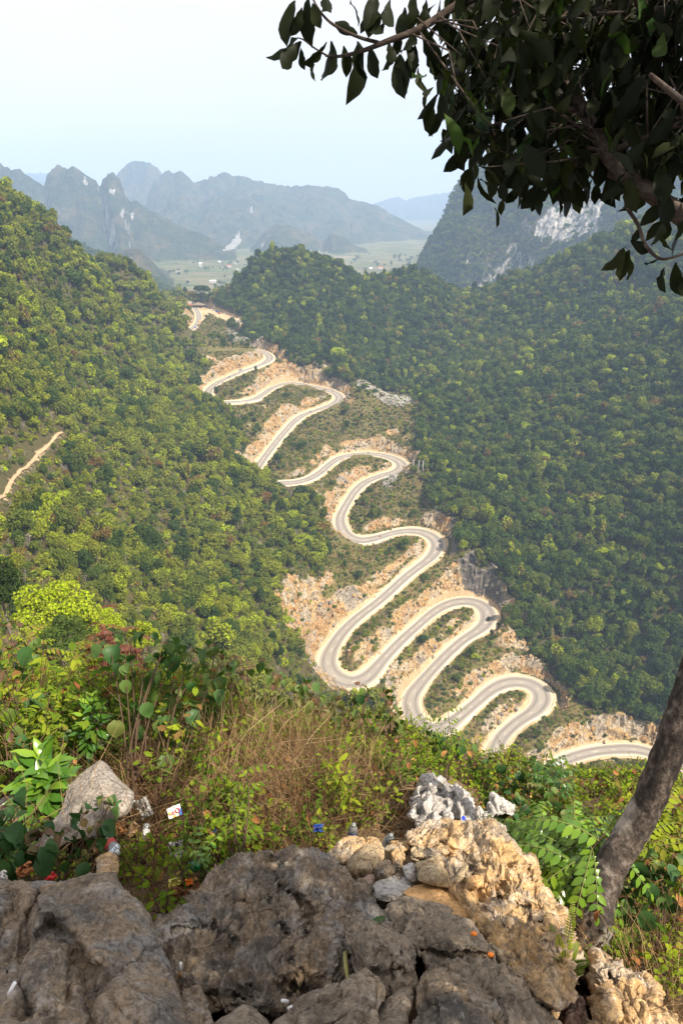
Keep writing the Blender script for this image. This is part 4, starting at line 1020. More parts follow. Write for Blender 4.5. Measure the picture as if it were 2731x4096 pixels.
def boulder(name, label, outline, t_top, t_bot, mat, bulge=0.16, thick=0.35, style='flute', amp=1.0, seed=0, nphi=200, nrho=46, carve=(), center=None, group=None, tilt=0.0, power=2.4, cat='boulder'):
    """a solid rock whose face has the given outline from the viewpoint, standing at its own depth with its own thickness"""
    O = catmull(np.array(list(outline) + [outline[0]], float), 6)[:-1]
    c = np.array(center if center else O.mean(0), float)
    an = np.arctan2(O[:, 1] - c[1], O[:, 0] - c[0]); rr_ = np.hypot(O[:, 0] - c[0], O[:, 1] - c[1])
    o = np.argsort(an); an, rr_ = an[o], rr_[o]
    ph = np.linspace(-math.pi, math.pi, nphi, endpoint=False)
    rad = np.interp(ph, np.concatenate([an[-1:] - 2 * math.pi, an, an[:1] + 2 * math.pi]), np.concatenate([rr_[-1:], rr_, rr_[:1]]))
    rho = 1 - (1 - np.linspace(0, 1, nrho)) ** 1.35; rho[0] = 0.004
    y0, y1 = O[:, 1].min(), O[:, 1].max()
    nb = max(8, nrho // 3); rho_b = np.linspace(1, 0.02, nb + 1)[1:]
    RH = np.concatenate([rho, rho_b]); back = np.concatenate([np.zeros(nrho), np.ones(nb)])
    px = c[0] + RH[:, None] * rad[None] * np.cos(ph)[None]; py = c[1] + RH[:, None] * rad[None] * np.sin(ph)[None]
    f = np.clip((py - y0) / (y1 - y0), -.1, 1.1)
    tt = t_top + (t_bot - t_top) * f + tilt * (px - c[0]) / 1000
    dome = (1 - RH ** power) ** (1 / power)
    fa = {'fract': 0.85, 'flute': 0.45, 'smooth': 0.35, 'karst': 0.2}[style]
    rgf = np.random.default_rng(900 + seed); ux, uy = RH[:, None] * np.cos(ph)[None], RH[:, None] * np.sin(ph)[None]
    fc_ = np.ones_like(ux) * 1.0
    for al_ in np.linspace(0, 6.283, 8)[:-1] + rgf.uniform(-.4, .4, 7):
        q_ = rgf.uniform(-.1, .75); fc_ = np.minimum(fc_, (1.03 - ux * math.cos(al_) - uy * math.sin(al_)) / (1.03 - q_))
    al_ = rgf.random() * 6.28; fc_ = np.minimum(fc_, .82 + .3 * (ux * math.cos(al_) + uy * math.sin(al_)))
    fc_ = np.maximum(fc_, 0) * (1 - RH ** 9)[:, None] ** .35
    dome2 = (1 - fa) * dome[:, None] + fa * fc_
    off = np.where(back[:, None] > 0, thick * dome[:, None], -bulge * dome2)
    fl = px.ravel(), py.ravel()
    g = np.zeros(px.size)
    for pl, wd, dp in carve:
        g += dp * np.exp(-(seg_dist(fl[0], fl[1], pl) / wd) ** 2)
    fr = np.repeat(1 - back, nphi) * np.repeat(sstep(1.0, 0.9, RH) * .85 + .15, nphi)
    off = off.ravel() + g * fr
    tt = tt.ravel() + off
    u = (fl[0] - 1365.5) / F; v = (fl[1] - 2048) / F
    Vt = np.stack([u * tt, (CP - v * SP) * tt, (-SP - v * CP) * tt], 1)
    # relief, in world space, along the surface normal
    M_ = len(RH)
    G = Vt.reshape(M_, nphi, 3)
    a = np.roll(G, -1, 1) - np.roll(G, 1, 1); b = np.gradient(G, axis=0); n = np.cross(a, b); n /= np.linalg.norm(n, axis=2)[..., None] + 1e-9
    n = n.reshape(-1, 3)
    if (n[: nphi * 3] * (-Vt[: nphi * 3])).sum() < 0: n = -n
    S = Vt + seed * 3.7
    W = S + 0.05 * np.stack([fbm(S * 5 + 1, 2), fbm(S * 5 + 4, 2), fbm(S * 5 + 8, 2)], 1)
    big = 0.035 * fbm(S * 3.2, 3)
    W2 = S + 0.035 * np.stack([fbm(S * 9 + 1, 3), fbm(S * 9 + 4, 3), fbm(S * 9 + 8, 3)], 1)
    dn = W2[:, 1] * 0.8 - W2[:, 2] * 0.6; up_ = W2[:, 2] * .8 + W2[:, 1] * .6          # down the face / out of it
    def rill(fx_, fd, k, o=4): return ridged(np.stack([W2[:, 0] * fx_, dn * fd, up_ * fx_ * .5 + k], 1), o) - .62
    if style == 'flute':
        lev = np.floor(dn * 7 + 1.5 * fbm(W2 * 4, 2)); st_ = dn * 7 + 1.5 * fbm(W2 * 4, 2) - lev
        m_ = 0.5 + 0.8 * fbm(S * 4 + 20, 2)
        d_ = big + 0.070 * m_ * rill(11, 4, 0) + 0.017 * rill(27, 11, 5) + 0.014 * (st_ ** 3 - .3) * (0.4 + m_) + 0.010 * (ridged(W2 * 30, 3) - .6) + 0.004 * fbm(W2 * 90, 2)
    elif style == 'smooth':
        d_ = big * .9 + 0.012 * rill(9, 3, 0) + 0.005 * (ridged(W2 * 26, 3) - .6) + 0.003 * fbm(W2 * 60, 3) - 0.006 * np.clip(fbm(W2 * 16 + 9, 2) - .25, 0, 1) * 4
    elif style == 'fract':
        f1, f2, idc = worley(W2 * (6, 5, 5)); tl = _g[idc]; loc_ = (S * (6, 5, 5)) % 1 - .5
        d_ = big * .5 + 0.016 * (loc_ * tl).sum(1) - 0.016 * np.exp(-((f2 - f1) / .035) ** 2) * (fbm(S * 5 + 2, 2) > -.05) + 0.014 * rill(14, 9, 3) + 0.006 * (ridged(W2 * 34, 3) - .6) + 0.003 * fbm(W2 * 80, 2)
    else:
        f1, f2, idc = worley(W2 * (10, 5, 5))
        d_ = big + 0.035 * (0.5 - f1) - 0.026 * np.exp(-((f2 - f1) / .12) ** 2) + 0.030 * rill(20, 8, 2) + 0.012 * rill(45, 30, 7) + 0.004 * fbm(W2 * 80, 2)
    edge = np.repeat(np.where(back > 0, 1.0, 1 - 0.35 * sstep(0.9, 1.0, RH)), nphi)
    Vt = Vt + n * (d_ * amp * edge)[:, None]
    r_, p_ = np.meshgrid(np.arange(M_ - 1), np.arange(nphi), indexing='ij'); r_, p_ = r_.ravel(), p_.ravel(); p2 = (p_ + 1) % nphi
    Q = np.stack([r_ * nphi + p_, r_ * nphi + p2, (r_ + 1) * nphi + p2, (r_ + 1) * nphi + p_], 1)
    T = np.array([(0, (k + 1) % nphi, k) for k in range(nphi)]) ; e0 = (M_ - 1) * nphi
    Vc = np.vstack([Vt, Vt[:nphi].mean(0), Vt[-nphi:].mean(0)]); nV = len(Vt)
    T1 = np.array([(nV, (k + 1) % nphi, k) for k in range(nphi)]); T2 = np.array([(nV + 1, e0 + k, e0 + (k + 1) % nphi) for k in range(nphi)])
    org = Vt.mean(0); org[2] = Vt[:, 2].min()
    me = mesh_np(name, Vc - org, [Q, np.vstack([T1, T2])[:, ::-1]], [MR[mat]], smooth=True)
    ob = link(name, me); ob.location = org
    return tag(ob, label, cat, group)

B = boulder
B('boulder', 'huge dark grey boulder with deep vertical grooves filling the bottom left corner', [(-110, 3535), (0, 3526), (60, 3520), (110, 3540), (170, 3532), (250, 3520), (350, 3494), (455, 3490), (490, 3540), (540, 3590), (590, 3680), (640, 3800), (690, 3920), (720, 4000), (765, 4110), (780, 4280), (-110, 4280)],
  2.25, 1.42, 'grey', 0.16, 0.7, 'smooth', 1.7, 1, 420, 120, center=(300, 3860), carve=[([(158, 3584), (115, 3665), (91, 3814), (86, 3928), (110, 4060)], 20, .085), ([(177, 3718), (134, 3761), (110, 3857)], 14, .04), ([(225, 3700), (290, 3765), (345, 3880), (368, 4010), (380, 4120)], 42, .075),
   ([(60, 3600), (40, 3720), (30, 3900)], 40, .06), ([(182, 3818), (190, 3930), (182, 4020)], 30, -.035), ([(190, 3655), (268, 3668), (335, 3775), (430, 3870), (520, 4040)], 24, -.035), ([(240, 3610), (360, 3600)], 26, .018), ([(150, 3640), (270, 3655)], 12, -.03), ([(280, 3860), (270, 4000)], 16, .03)])
B('boulder', 'broad rounded grey boulder, pitted and fluted, in the middle of the bottom edge', [(590, 3720), (680, 3665), (735, 3632), (800, 3560), (850, 3500), (925, 3425), (1000, 3405), (1100, 3400), (1180, 3397), (1260, 3408), (1362, 3468), (1438, 3532), (1479, 3586), (1532, 3639), (1568, 3680), (1592, 3735), (1560, 3800), (1480, 3880), (1380, 3950), (1250, 3990), (1120, 4050), (1000, 4060), (850, 4040), (740, 4020), (650, 3960), (600, 3840)],
  2.78, 1.92, 'grey', 0.17, 0.6, 'flute', 1.55, 2, 460, 130, center=(1080, 3720), carve=[([(1078, 3466), (1117, 3547), (1198, 3610), (1240, 3667), (1227, 3740)], 40, .10), ([(1169, 3840), (1160, 3780), (1130, 3700)], 12, .05), ([(1150, 3960), (1220, 3940), (1260, 3990)], 40, .10), ([(860, 3700), (930, 3760), (940, 3775)], 16, .045), ([(700, 3712), (820, 3708)], 12, .035),
   ([(960, 3570), (1080, 3585), (1150, 3615)], 16, -.03), ([(1170, 3640), (1205, 3720), (1210, 3860)], 20, -.035), ([(1300, 3560), (1330, 3700), (1340, 3860)], 26, -.03), ([(850, 3980), (980, 3985)], 14, .05), ([(1375, 3560), (1400, 3640)], 30, .03)])
B('stone', 'flat brown block with split face leaning against the broad grey boulder', [(1374, 3724), (1407, 3688), (1434, 3679), (1496, 3688), (1523, 3717), (1563, 3724), (1608, 3751), (1635, 3782), (1657, 3858), (1672, 3925), (1662, 3962), (1550, 3990), (1500, 3960), (1430, 3920), (1389, 3804)], 2.02, 1.80, 'brown', .07, .3, 'fract', 1.2, 3, 220, 60, cat='stone', carve=[([(1495, 3735), (1560, 3800), (1640, 3880)], 14, -.022), ([(1490, 3890), (1560, 3900), (1600, 3870)], 12, .03)])
B('stone', 'pointed brown stone with cracked crust at the bottom edge, left of the small smooth one', [(1478, 3874), (1492, 3903), (1519, 3934), (1529, 3978), (1512, 4041), (1500, 4140), (1300, 4190), (1090, 4180), (1085, 4100), (1120, 4078), (1180, 4010), (1300, 3950), (1370, 3935), (1430, 3900)], 1.80, 1.52, 'brown', .08, .3, 'fract', 1.3, 4, 220, 60, cat='stone')
B('stone', 'small smooth brown stone wedged between two cracked ones at the bottom edge', [(1550, 3985), (1630, 3945), (1653, 3970), (1650, 4023), (1632, 4068), (1610, 4150), (1485, 4160), (1500, 4070)], 1.82, 1.62, 'brown', .06, .22, 'smooth', .7, 5, 140, 36, cat='stone')
B('stone', 'layered brown stone with an orange fruit on its top', [(1612, 3735), (1639, 3693), (1679, 3666), (1746, 3670), (1818, 3679), (1862, 3682), (1898, 3711), (1934, 3751), (1965, 3795), (1990, 3830), (1965, 3880), (1850, 3905), (1760, 3915), (1700, 3905), (1688, 3840), (1650, 3790)], 2.36, 2.03, 'brown', .09, .32, 'flute', 1.1, 6, 240, 60, cat='stone', carve=[([(1690, 3800), (1760, 3812), (1860, 3808), (1960, 3822)], 9, .045), ([(1690, 3720), (1700, 3770)], 16, .03)])
B('stone', 'long brown pitted slab sloping to the bottom edge beside the ridge', [(1700, 3905), (1760, 3878), (1850, 3856), (1960, 3832), (2040, 3880), (2101, 3930), (2138, 3984), (2218, 4058), (2300, 4160), (2100, 4220), (1850, 4180), (1750, 4000)], 2.04, 1.66, 'brown', .07, .3, 'flute', 1.2, 7, 240, 60, cat='stone', carve=[([(1900, 3920), (1990, 4010)], 20, .03)])
B('stone', 'rugged dark brown stone with split layers at the bottom edge', [(1680, 3960), (1702, 3922), (1746, 3892), (1813, 3914), (1858, 3938), (1894, 3961), (1934, 3992), (1972, 4023), (2005, 4060), (2030, 4170), (1850, 4200), (1650, 4170), (1672, 4060)], 1.84, 1.56, 'grey', .07, .28, 'fract', 1.5, 8, 220, 60, cat='stone')
B('stone', 'brown humped stone directly below the orange slab', [(1525, 3642), (1568, 3610), (1612, 3586), (1657, 3595), (1724, 3612), (1791, 3630), (1836, 3657), (1862, 3690), (1780, 3730), (1640, 3760), (1580, 3740), (1550, 3700)], 2.60, 2.33, 'brown', .08, .3, 'flute', .8, 9, 180, 46, cat='stone')
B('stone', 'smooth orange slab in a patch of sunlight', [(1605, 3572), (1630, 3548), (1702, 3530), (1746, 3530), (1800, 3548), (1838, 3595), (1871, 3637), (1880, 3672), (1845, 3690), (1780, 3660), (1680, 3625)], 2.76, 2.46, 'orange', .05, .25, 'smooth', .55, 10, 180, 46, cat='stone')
B('stone', 'chunky cream stone standing above the orange slab', [(1664, 3450), (1702, 3441), (1751, 3423), (1775, 3452), (1784, 3474), (1806, 3492), (1804, 3545), (1746, 3540), (1679, 3525), (1662, 3490)], 2.84, 2.66, 'cream', .07, .2, 'fract', .8, 11, 150, 36, cat='stone')
B('stone', 'blocky grey pillar stone with two cracks, behind the pile', [(1561, 3410), (1586, 3393), (1619, 3416), (1614, 3452), (1612, 3495), (1580, 3490), (1566, 3447)], 2.98, 2.86, 'tan', .05, .16, 'fract', .7, 12, 110, 28, cat='stone')
B('stone', 'dark chipped stone left of the grey pillar stone', [(1488, 3468), (1541, 3436), (1570, 3456), (1580, 3490), (1536, 3514), (1498, 3507)], 2.90, 2.80, 'grey', .06, .16, 'fract', .7, 13, 110, 28, cat='stone')
B('stone', 'white tooth shaped stone in the middle of the pile', [(1610, 3467), (1644, 3450), (1664, 3470), (1660, 3522), (1630, 3516)], 2.86, 2.76, 'white', .05, .12, 'fract', .5, 14, 100, 26, cat='stone')
B('stone', 'small rusty stone at the left end of the pile', [(1440, 3522), (1479, 3490), (1500, 3515), (1476, 3562), (1448, 3548)], 2.84, 2.74, 'rust', .045, .12, 'smooth', .6, 15, 100, 26, cat='stone')
B('stone', 'long whitish cracked slab under the stone pile', [(1476, 3554), (1514, 3519), (1586, 3500), (1642, 3517), (1650, 3560), (1612, 3590), (1550, 3610), (1488, 3590)], 2.82, 2.66, 'white', .05, .2, 'fract', .7, 16, 140, 34, cat='stone')
B('stone', 'slim pale sliver of stone tilted beside the cream stone', [(1815, 3525), (1840, 3490), (1869, 3463), (1862, 3492), (1836, 3534)], 2.72, 2.66, 'cream', .03, .08, 'smooth', .5, 17, 90, 22, cat='stone')
B('boulder', 'weathered cream and orange rock at the far left of the stone pile', [(1380, 3455), (1425, 3422), (1455, 3385), (1492, 3374), (1534, 3387), (1530, 3440), (1490, 3490), (1434, 3510), (1400, 3490)], 3.04, 2.84, 'cream', .08, .25, 'fract', .9, 18, 150, 36)
B('stone', 'small cream chunk of stone right behind the grey pillar stone', [(1640, 3400), (1672, 3385), (1700, 3395), (1705, 3425), (1670, 3440), (1645, 3430)], 2.98, 2.9, 'cream', .05, .12, 'fract', .9, 41, 90, 24, cat='stone')
B('stone', 'wedge of tan stone touching the top of the chunky cream stone', [(1720, 3395), (1760, 3375), (1800, 3390), (1790, 3420), (1740, 3425)], 2.95, 2.88, 'tan', .05, .12, 'fract', .9, 42, 90, 24, cat='stone')
B('stone', 'flat grey stone at the near end of the pile, under the rusty stone', [(1400, 3540), (1440, 3520), (1475, 3545), (1480, 3590), (1440, 3600), (1410, 3580)], 2.78, 2.7, 'grey', .04, .12, 'fract', .9, 43, 90, 24, cat='stone')
B('stone', 'small dark wedge of stone under the dark chipped stone', [(1575, 3500), (1600, 3490), (1612, 3515), (1590, 3535), (1565, 3525)], 2.84, 2.78, 'grey', .03, .1, 'fract', .8, 44, 80, 20, cat='stone')
B('stone', 'little orange stone right of the slim pale sliver', [(1870, 3520), (1900, 3500), (1930, 3515), (1925, 3545), (1885, 3555)], 2.62, 2.56, 'orange', .04, .1, 'fract', .8, 45, 80, 20, cat='stone')
B('boulder', 'tan jagged rock between the grey knobbly rock and the ridge', [(1530, 3400), (1560, 3372), (1610, 3366), (1645, 3380), (1640, 3410), (1590, 3420)], 3.12, 3.0, 'tan', .06, .2, 'fract', 1.0, 46, 110, 28)
B('boulder', 'grey knobbly rock low in the grass behind the broad boulder', [(1300, 3420), (1353, 3362), (1410, 3345), (1500, 3348), (1525, 3390), (1470, 3420), (1400, 3450), (1340, 3460)], 3.25, 3.0, 'tan', .08, .25, 'karst', .6, 19, 150, 36)
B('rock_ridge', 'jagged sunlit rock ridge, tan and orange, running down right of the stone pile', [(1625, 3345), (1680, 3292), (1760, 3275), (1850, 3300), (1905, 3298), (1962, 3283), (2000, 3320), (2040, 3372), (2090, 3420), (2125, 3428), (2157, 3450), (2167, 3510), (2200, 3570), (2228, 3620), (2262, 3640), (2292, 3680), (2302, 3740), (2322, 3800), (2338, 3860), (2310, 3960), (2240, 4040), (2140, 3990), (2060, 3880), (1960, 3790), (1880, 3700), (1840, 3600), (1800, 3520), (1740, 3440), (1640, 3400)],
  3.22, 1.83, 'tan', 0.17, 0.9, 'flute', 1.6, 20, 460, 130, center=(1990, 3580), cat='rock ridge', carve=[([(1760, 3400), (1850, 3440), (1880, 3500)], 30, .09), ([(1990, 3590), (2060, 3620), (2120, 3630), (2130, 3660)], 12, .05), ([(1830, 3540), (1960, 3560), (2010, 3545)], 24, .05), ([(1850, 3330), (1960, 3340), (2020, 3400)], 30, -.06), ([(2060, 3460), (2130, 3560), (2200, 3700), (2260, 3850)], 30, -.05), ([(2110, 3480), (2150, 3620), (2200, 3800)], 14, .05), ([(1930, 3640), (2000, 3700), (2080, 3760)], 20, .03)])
B('karst_rock', 'white fluted karst rock sticking up out of the green bushes', [(1632, 3262), (1648, 3200), (1680, 3122), (1720, 3100), (1752, 3108), (1790, 3148), (1815, 3140), (1860, 3158), (1884, 3200), (1896, 3250), (1900, 3300), (1850, 3330), (1760, 3320), (1680, 3320)], 4.2, 3.7, 'white', .16, .4, 'karst', 1.35, 21, 300, 90, cat='rock', carve=[([(1760, 3160), (1765, 3260), (1800, 3300)], 16, .10), ([(1690, 3150), (1670, 3260)], 10, .04), ([(1815, 3180), (1820, 3290)], 12, .09)])
B('karst_rock', 'small white rock spikes right of the white karst rock', [(1893, 3290), (1900, 3235), (1915, 3222), (1930, 3250), (1945, 3262), (1950, 3250), (1975, 3268), (1968, 3300), (1930, 3312)], 4.0, 3.9, 'white', .06, .16, 'karst', .6, 22, 120, 30, cat='rock')
B('karst_rock', 'low grey rock under the big leaves right of the white karst rock', [(1940, 3225), (1950, 3180), (1968, 3165), (1990, 3178), (2030, 3190), (2065, 3215), (2060, 3260), (2000, 3270), (1950, 3262)], 4.5, 4.3, 'white', .09, .2, 'karst', .8, 23, 130, 32, cat='rock')
B('boulder', 'tall triangular grey rock with tree shadows on it, left among the bushes', [(140, 3390), (179, 3300), (214, 3271), (250, 3209), (263, 3146), (295, 3115), (339, 3075), (379, 3046), (406, 3037), (431, 3057), (448, 3080), (471, 3120), (511, 3155), (532, 3185), (500, 3250), (400, 3300), (380, 3350), (268, 3380), (200, 3420)], 3.95, 3.25, 'pgrey', .11, .4, 'smooth', 1.2, 24, 240, 64)
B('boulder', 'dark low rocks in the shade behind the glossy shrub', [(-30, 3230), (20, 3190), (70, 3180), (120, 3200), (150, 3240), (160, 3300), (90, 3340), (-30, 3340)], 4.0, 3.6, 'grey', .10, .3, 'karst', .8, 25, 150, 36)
B('stone', 'small tan rock in the litter above the left boulder', [(388, 3440), (410, 3418), (445, 3410), (476, 3440), (474, 3490), (440, 3520), (395, 3520)], 2.95, 2.7, 'tan', .07, .2, 'fract', .8, 26, 110, 28, cat='stone')
B('boulder', 'ochre boulder with black stripes at the bottom right corner', [(2340, 4060), (2350, 3962), (2361, 3830), (2393, 3806), (2419, 3838), (2467, 3849), (2525, 3881), (2568, 3876), (2612, 3909), (2644, 3973), (2660, 4042), (2700, 4090), (2740, 4200), (2540, 4240), (2340, 4200)], 2.30, 1.85, 'tan', .14, .4, 'flute', 1.4, 27, 300, 80, carve=[([(2440, 3900), (2480, 4000), (2490, 4120)], 14, .06), ([(2540, 3960), (2560, 4040)], 10, .03)])
B('stone', 'narrow upright rusty stone between the ridge and the ochre boulder', [(2232, 3925), (2258, 3906), (2285, 3940), (2300, 3960), (2335, 3990), (2348, 4060), (2345, 4160), (2235, 4170), (2222, 4000)], 2.20, 1.9, 'rust', .06, .2, 'fract', .9, 28, 130, 34, cat='stone')
B('stone', 'pale rounded slab lying in the sun at the foot of the ridge', [(1950, 3772), (2011, 3770), (2064, 3791), (2098, 3830), (2107, 3872), (2092, 3914), (2043, 3900), (1985, 3840)], 2.22, 2.10, 'cream', .06, .2, 'smooth', .6, 29, 140, 36, cat='stone')
B('stone', 'upright split stone with a white edge below the pale slab', [(2099, 3816), (2154, 3796), (2183, 3808), (2209, 3862), (2226, 3936), (2234, 4060), (2197, 4060), (2128, 3985), (2099, 3900)], 2.16, 1.92, 'tan', .06, .22, 'flute', .8, 30, 140, 36, cat='stone')
B('stone', 'knobbly little rock between the two great boulders at the bottom', [(725, 3968), (800, 3943), (832, 4000), (852, 4060), (840, 4150), (720, 4160)], 1.92, 1.68, 'grey', .05, .2, 'karst', .5, 31, 110, 28, cat='stone')
B('stone', 'brown dome of rock at the bottom edge below the pitted boulder', [(840, 4130), (870, 4085), (920, 4058), (980, 4018), (1040, 4055), (1085, 4110), (1090, 4190), (840, 4190)], 1.86, 1.64, 'brown', .06, .22, 'smooth', .6, 32, 120, 30, cat='stone')
B('stone', 'corner of a pale rock at the bottom left edge', [(-60, 4090), (0, 4070), (50, 4072), (90, 4096), (85, 4190), (-60, 4200)], 1.28, 1.2, 'brown', .04, .15, 'smooth', .6, 33, 80, 20, cat='stone')
# ------------------------------------------------------------------ plants on the ledge
def unit(v):
    v = np.asarray(v, float); return v / (np.linalg.norm(v) + 1e-9)

def leaf_geo(shape='heart', n=6, fold=0.12, curl=0.25, seed=0, bite=0.0, width=None):
    """one leaf, stalk end at the origin, blade along +Y, upper side +Z, length 1"""
    rg = np.random.default_rng(seed); s = np.linspace(0, 1, n + 1)
    wd = {'heart': np.interp(s, [0, .06, .25, .5, .75, .92, 1], [.16, .36, .48, .46, .31, .10, 0]), 'obovate': np.interp(s, [0, .2, .45, .68, .88, 1], [.02, .11, .19, .22, .15, 0]),
          'lance': np.interp(s, [0, .15, .45, .7, 1], [.02, .10, .165, .14, 0]), 'oval': np.interp(s, [0, .1, .4, .7, 1], [.02, .16, .25, .20, 0])}[shape]
    if width: wd = wd * width
    wl = wd * (1 - bite * (rg.random(n + 1) < .3) * rg.random(n + 1)); wr_ = wd * (1 - bite * (rg.random(n + 1) < .3) * rg.random(n + 1))
    z = -curl * s ** 2 + 0.02 * rg.normal(size=n + 1)
    V = []
    for k in range(n + 1):
        V += [(-wl[k], s[k] - (.07 if shape == 'heart' and k == 0 else 0), z[k] + fold * wl[k] * 2 + .02 * rg.normal()), (0, s[k], z[k]), (wr_[k], s[k] - (.07 if shape == 'heart' and k == 0 else 0), z[k] + fold * wr_[k] * 2 + .02 * rg.normal())]
    Q = []
    for k in range(n):
        a = k * 3; Q += [(a, a + 1, a + 4, a + 3), (a + 1, a + 2, a + 5, a + 4)]
    return np.array(V), np.array(Q)

def leaf_mesh(name, mat, **kw):
    V, Q = leaf_geo(**kw); me = mesh_np(name, V, Q, [mat], smooth=True)
    a = me.attributes.new('leafv', 'FLOAT', 'POINT'); a.data.foreach_set('value', np.full(len(V), .5, np.float32)); return me

def frame(d, up):
    y = unit(d); z = np.asarray(up, float) - y * np.dot(up, y); z = unit(z) if np.linalg.norm(z) > 1e-4 else unit(np.cross(y, (1, 0, .3))); x = np.cross(y, z)
    return np.stack([x, y, z], 1)

def put_leaf(parent, me, p, d, up, size, tint, name='leaf'):
    o = bpy.data.objects.new(name, me); COL.objects.link(o); o.parent = parent
    M = Matrix(frame(d, up).tolist()).to_4x4(); o.matrix_local = Matrix.Translation(Vector(p)) @ M @ Matrix.Diagonal((size, size, size, 1))
    o['tint'] = float(tint); return o

class Leaves:
    """many leaves in one mesh (for masses and small foliage)"""
    def __init__(s): s.V = []; s.Q = []; s.lv = []; s.n = 0
    def add(s, geo, p, d, up, size, lv):
        V, Q = geo; s.V.append(V * size @ frame(d, up).T + p); s.Q.append(Q + s.n); s.lv.append(np.full(len(V), lv)); s.n += len(V)
    def mesh(s, name, mat):
        me = mesh_np(name, np.vstack(s.V), np.vstack(s.Q), [mat], smooth=True); a = me.attributes.new('leafv', 'FLOAT', 'POINT'); a.data.foreach_set('value', np.concatenate(s.lv).astype(np.float32)); return me

M_BIG = leaf_mat('broad_soft_leaves', [(0.0, (0.020, 0.060, 0.020)), (0.25, (0.050, 0.120, 0.032)), (0.45, (0.100, 0.160, 0.032)), (0.62, (0.150, 0.155, 0.045)), (0.78, (0.135, 0.085, 0.045)), (0.9, (0.110, 0.055, 0.040)), (1.0, (0.34, 0.16, 0.03))], 0.30, 0.5, 0.3, tint_var=0.0)
M_WEED = leaf_mat('weed_leaves', [(0.0, (0.034, 0.075, 0.012)), (0.3, (0.080, 0.145, 0.018)), (0.55, (0.165, 0.235, 0.022)), (0.75, (0.27, 0.32, 0.028)), (0.9, (0.20, 0.135, 0.050)), (1.0, (0.24, 0.10, 0.04))], 0.38, gloss=False, tint_var=0.35)
M_GLOSS = leaf_mat('glossy_leaves', [(0.0, (0.012, 0.038, 0.010)), (0.5, (0.060, 0.150, 0.018)), (1.0, (0.18, 0.30, 0.02))], 0.22, 0.28, 0.5, tint_var=0.3)
M_FERN = leaf_mat('fern_green', [(0.0, (0.05, 0.09, 0.012)), (0.5, (0.14, 0.19, 0.018)), (1.0, (0.34, 0.36, 0.03))], 0.4, 0.5, 0.3, tint_var=0.1)
M_RED = leaf_mat('red_leaves', [(0.0, (0.10, 0.028, 0.020)), (0.5, (0.19, 0.060, 0.042)), (1.0, (0.30, 0.15, 0.09))], 0.4, 0.5, 0.3, tint_var=0.5)
M_STEM = flat_mat('brown_stem', (0.075, 0.048, 0.030), 0.85, 0.3, 20, 0.2)
M_STEMR = flat_mat('reddish_stem', (0.13, 0.065, 0.03), 0.8, 0.3, 20, 0.2)
M_GSTEM = flat_mat('green_stem', (0.13, 0.15, 0.04), 0.7, 0.2, 20, 0.3)
BIGLEAF = [leaf_mesh('leaf', M_BIG, shape='heart', seed=k, fold=.16 + .06 * k, curl=.22 + .1 * k, n=7, bite=.25 * (k == 3)) for k in range(4)]
rp_ = np.random.default_rng(77)

def ground_at(x, y): return float(ledge_z(np.array([x]), np.array([y]))[0])

def big_shrub(label, tops, base, leaf=0.10, tint=(0.2, 0.1), young=0.75, nl=(7, 11), group=None, name='broad_leaved_shrub', low=2):
    """tops: (px, py, t); base: (px, py, t) or None to stand straight below"""
    T = [bp(*q) for q in tops]
    if base is None:
        c = np.mean(T, 0); b = np.array([c[0], c[1] - .15, 0]); b[2] = ground_at(b[0], b[1])
    else:
        b = bp(*base)
    r = thing(name, label, 'shrub', b, group)
    for q in T:
        e = q - b; L_ = np.linalg.norm(e); sd = rp_.normal(size=3) * .05 * L_; sd[2] = 0
        mid = e * .5 * (.75, .75, 1.1) + sd
        pl = catmull(np.array([rp_.normal(size=3) * (.02, .02, 0) - (0, 0, .05), mid, e]), 5)
        m = MB(); m.tube(pl, np.linspace(.0065, .0028, len(pl)) * (L_ / 1.2 + .3), 5); st = m.obj('stem', M_STEM, r, True)
        n = rp_.integers(*nl)
        for k in range(n):
            a = rp_.random() * 6.28 + k * 2.4; top = k < 3
            f = 1.0 if k < 5 else rp_.uniform(.62, .96); p = pl[min(len(pl) - 1, int(f * (len(pl) - 1)))]
            sz = leaf * (rp_.uniform(.45, .7) if top else rp_.uniform(.8, 1.25))
            out_ = np.array([math.cos(a), math.sin(a), 0]); pet = sz * rp_.uniform(.35, .7)
            pp = p + out_ * pet * .9 + np.array([0, 0, .12 * pet])
            d = out_ * rp_.uniform(.5, .9) + np.array([0, 0, -rp_.uniform(.5, 1.2) if not top else rp_.uniform(-.7, .1)])
            tn = (young + .1 * rp_.normal()) if top and rp_.random() < .75 else tint[0] + tint[1] * rp_.normal()
            lf = put_leaf(r, BIGLEAF[rp_.integers(0, 4)], pp, d, out_ * .5 + np.array([0, 0, 1.0]) + rp_.normal(size=3) * .25, sz, np.clip(tn, 0, .92))
            # the stalk of each leaf hangs on its stem
            mm = MB(); mm.tube([p, (p + pp) / 2 + (0, 0, .1 * pet), pp], .0012 + .008 * sz, 3, False)
            lk = mm.obj('stalk', M_STEMR, st)

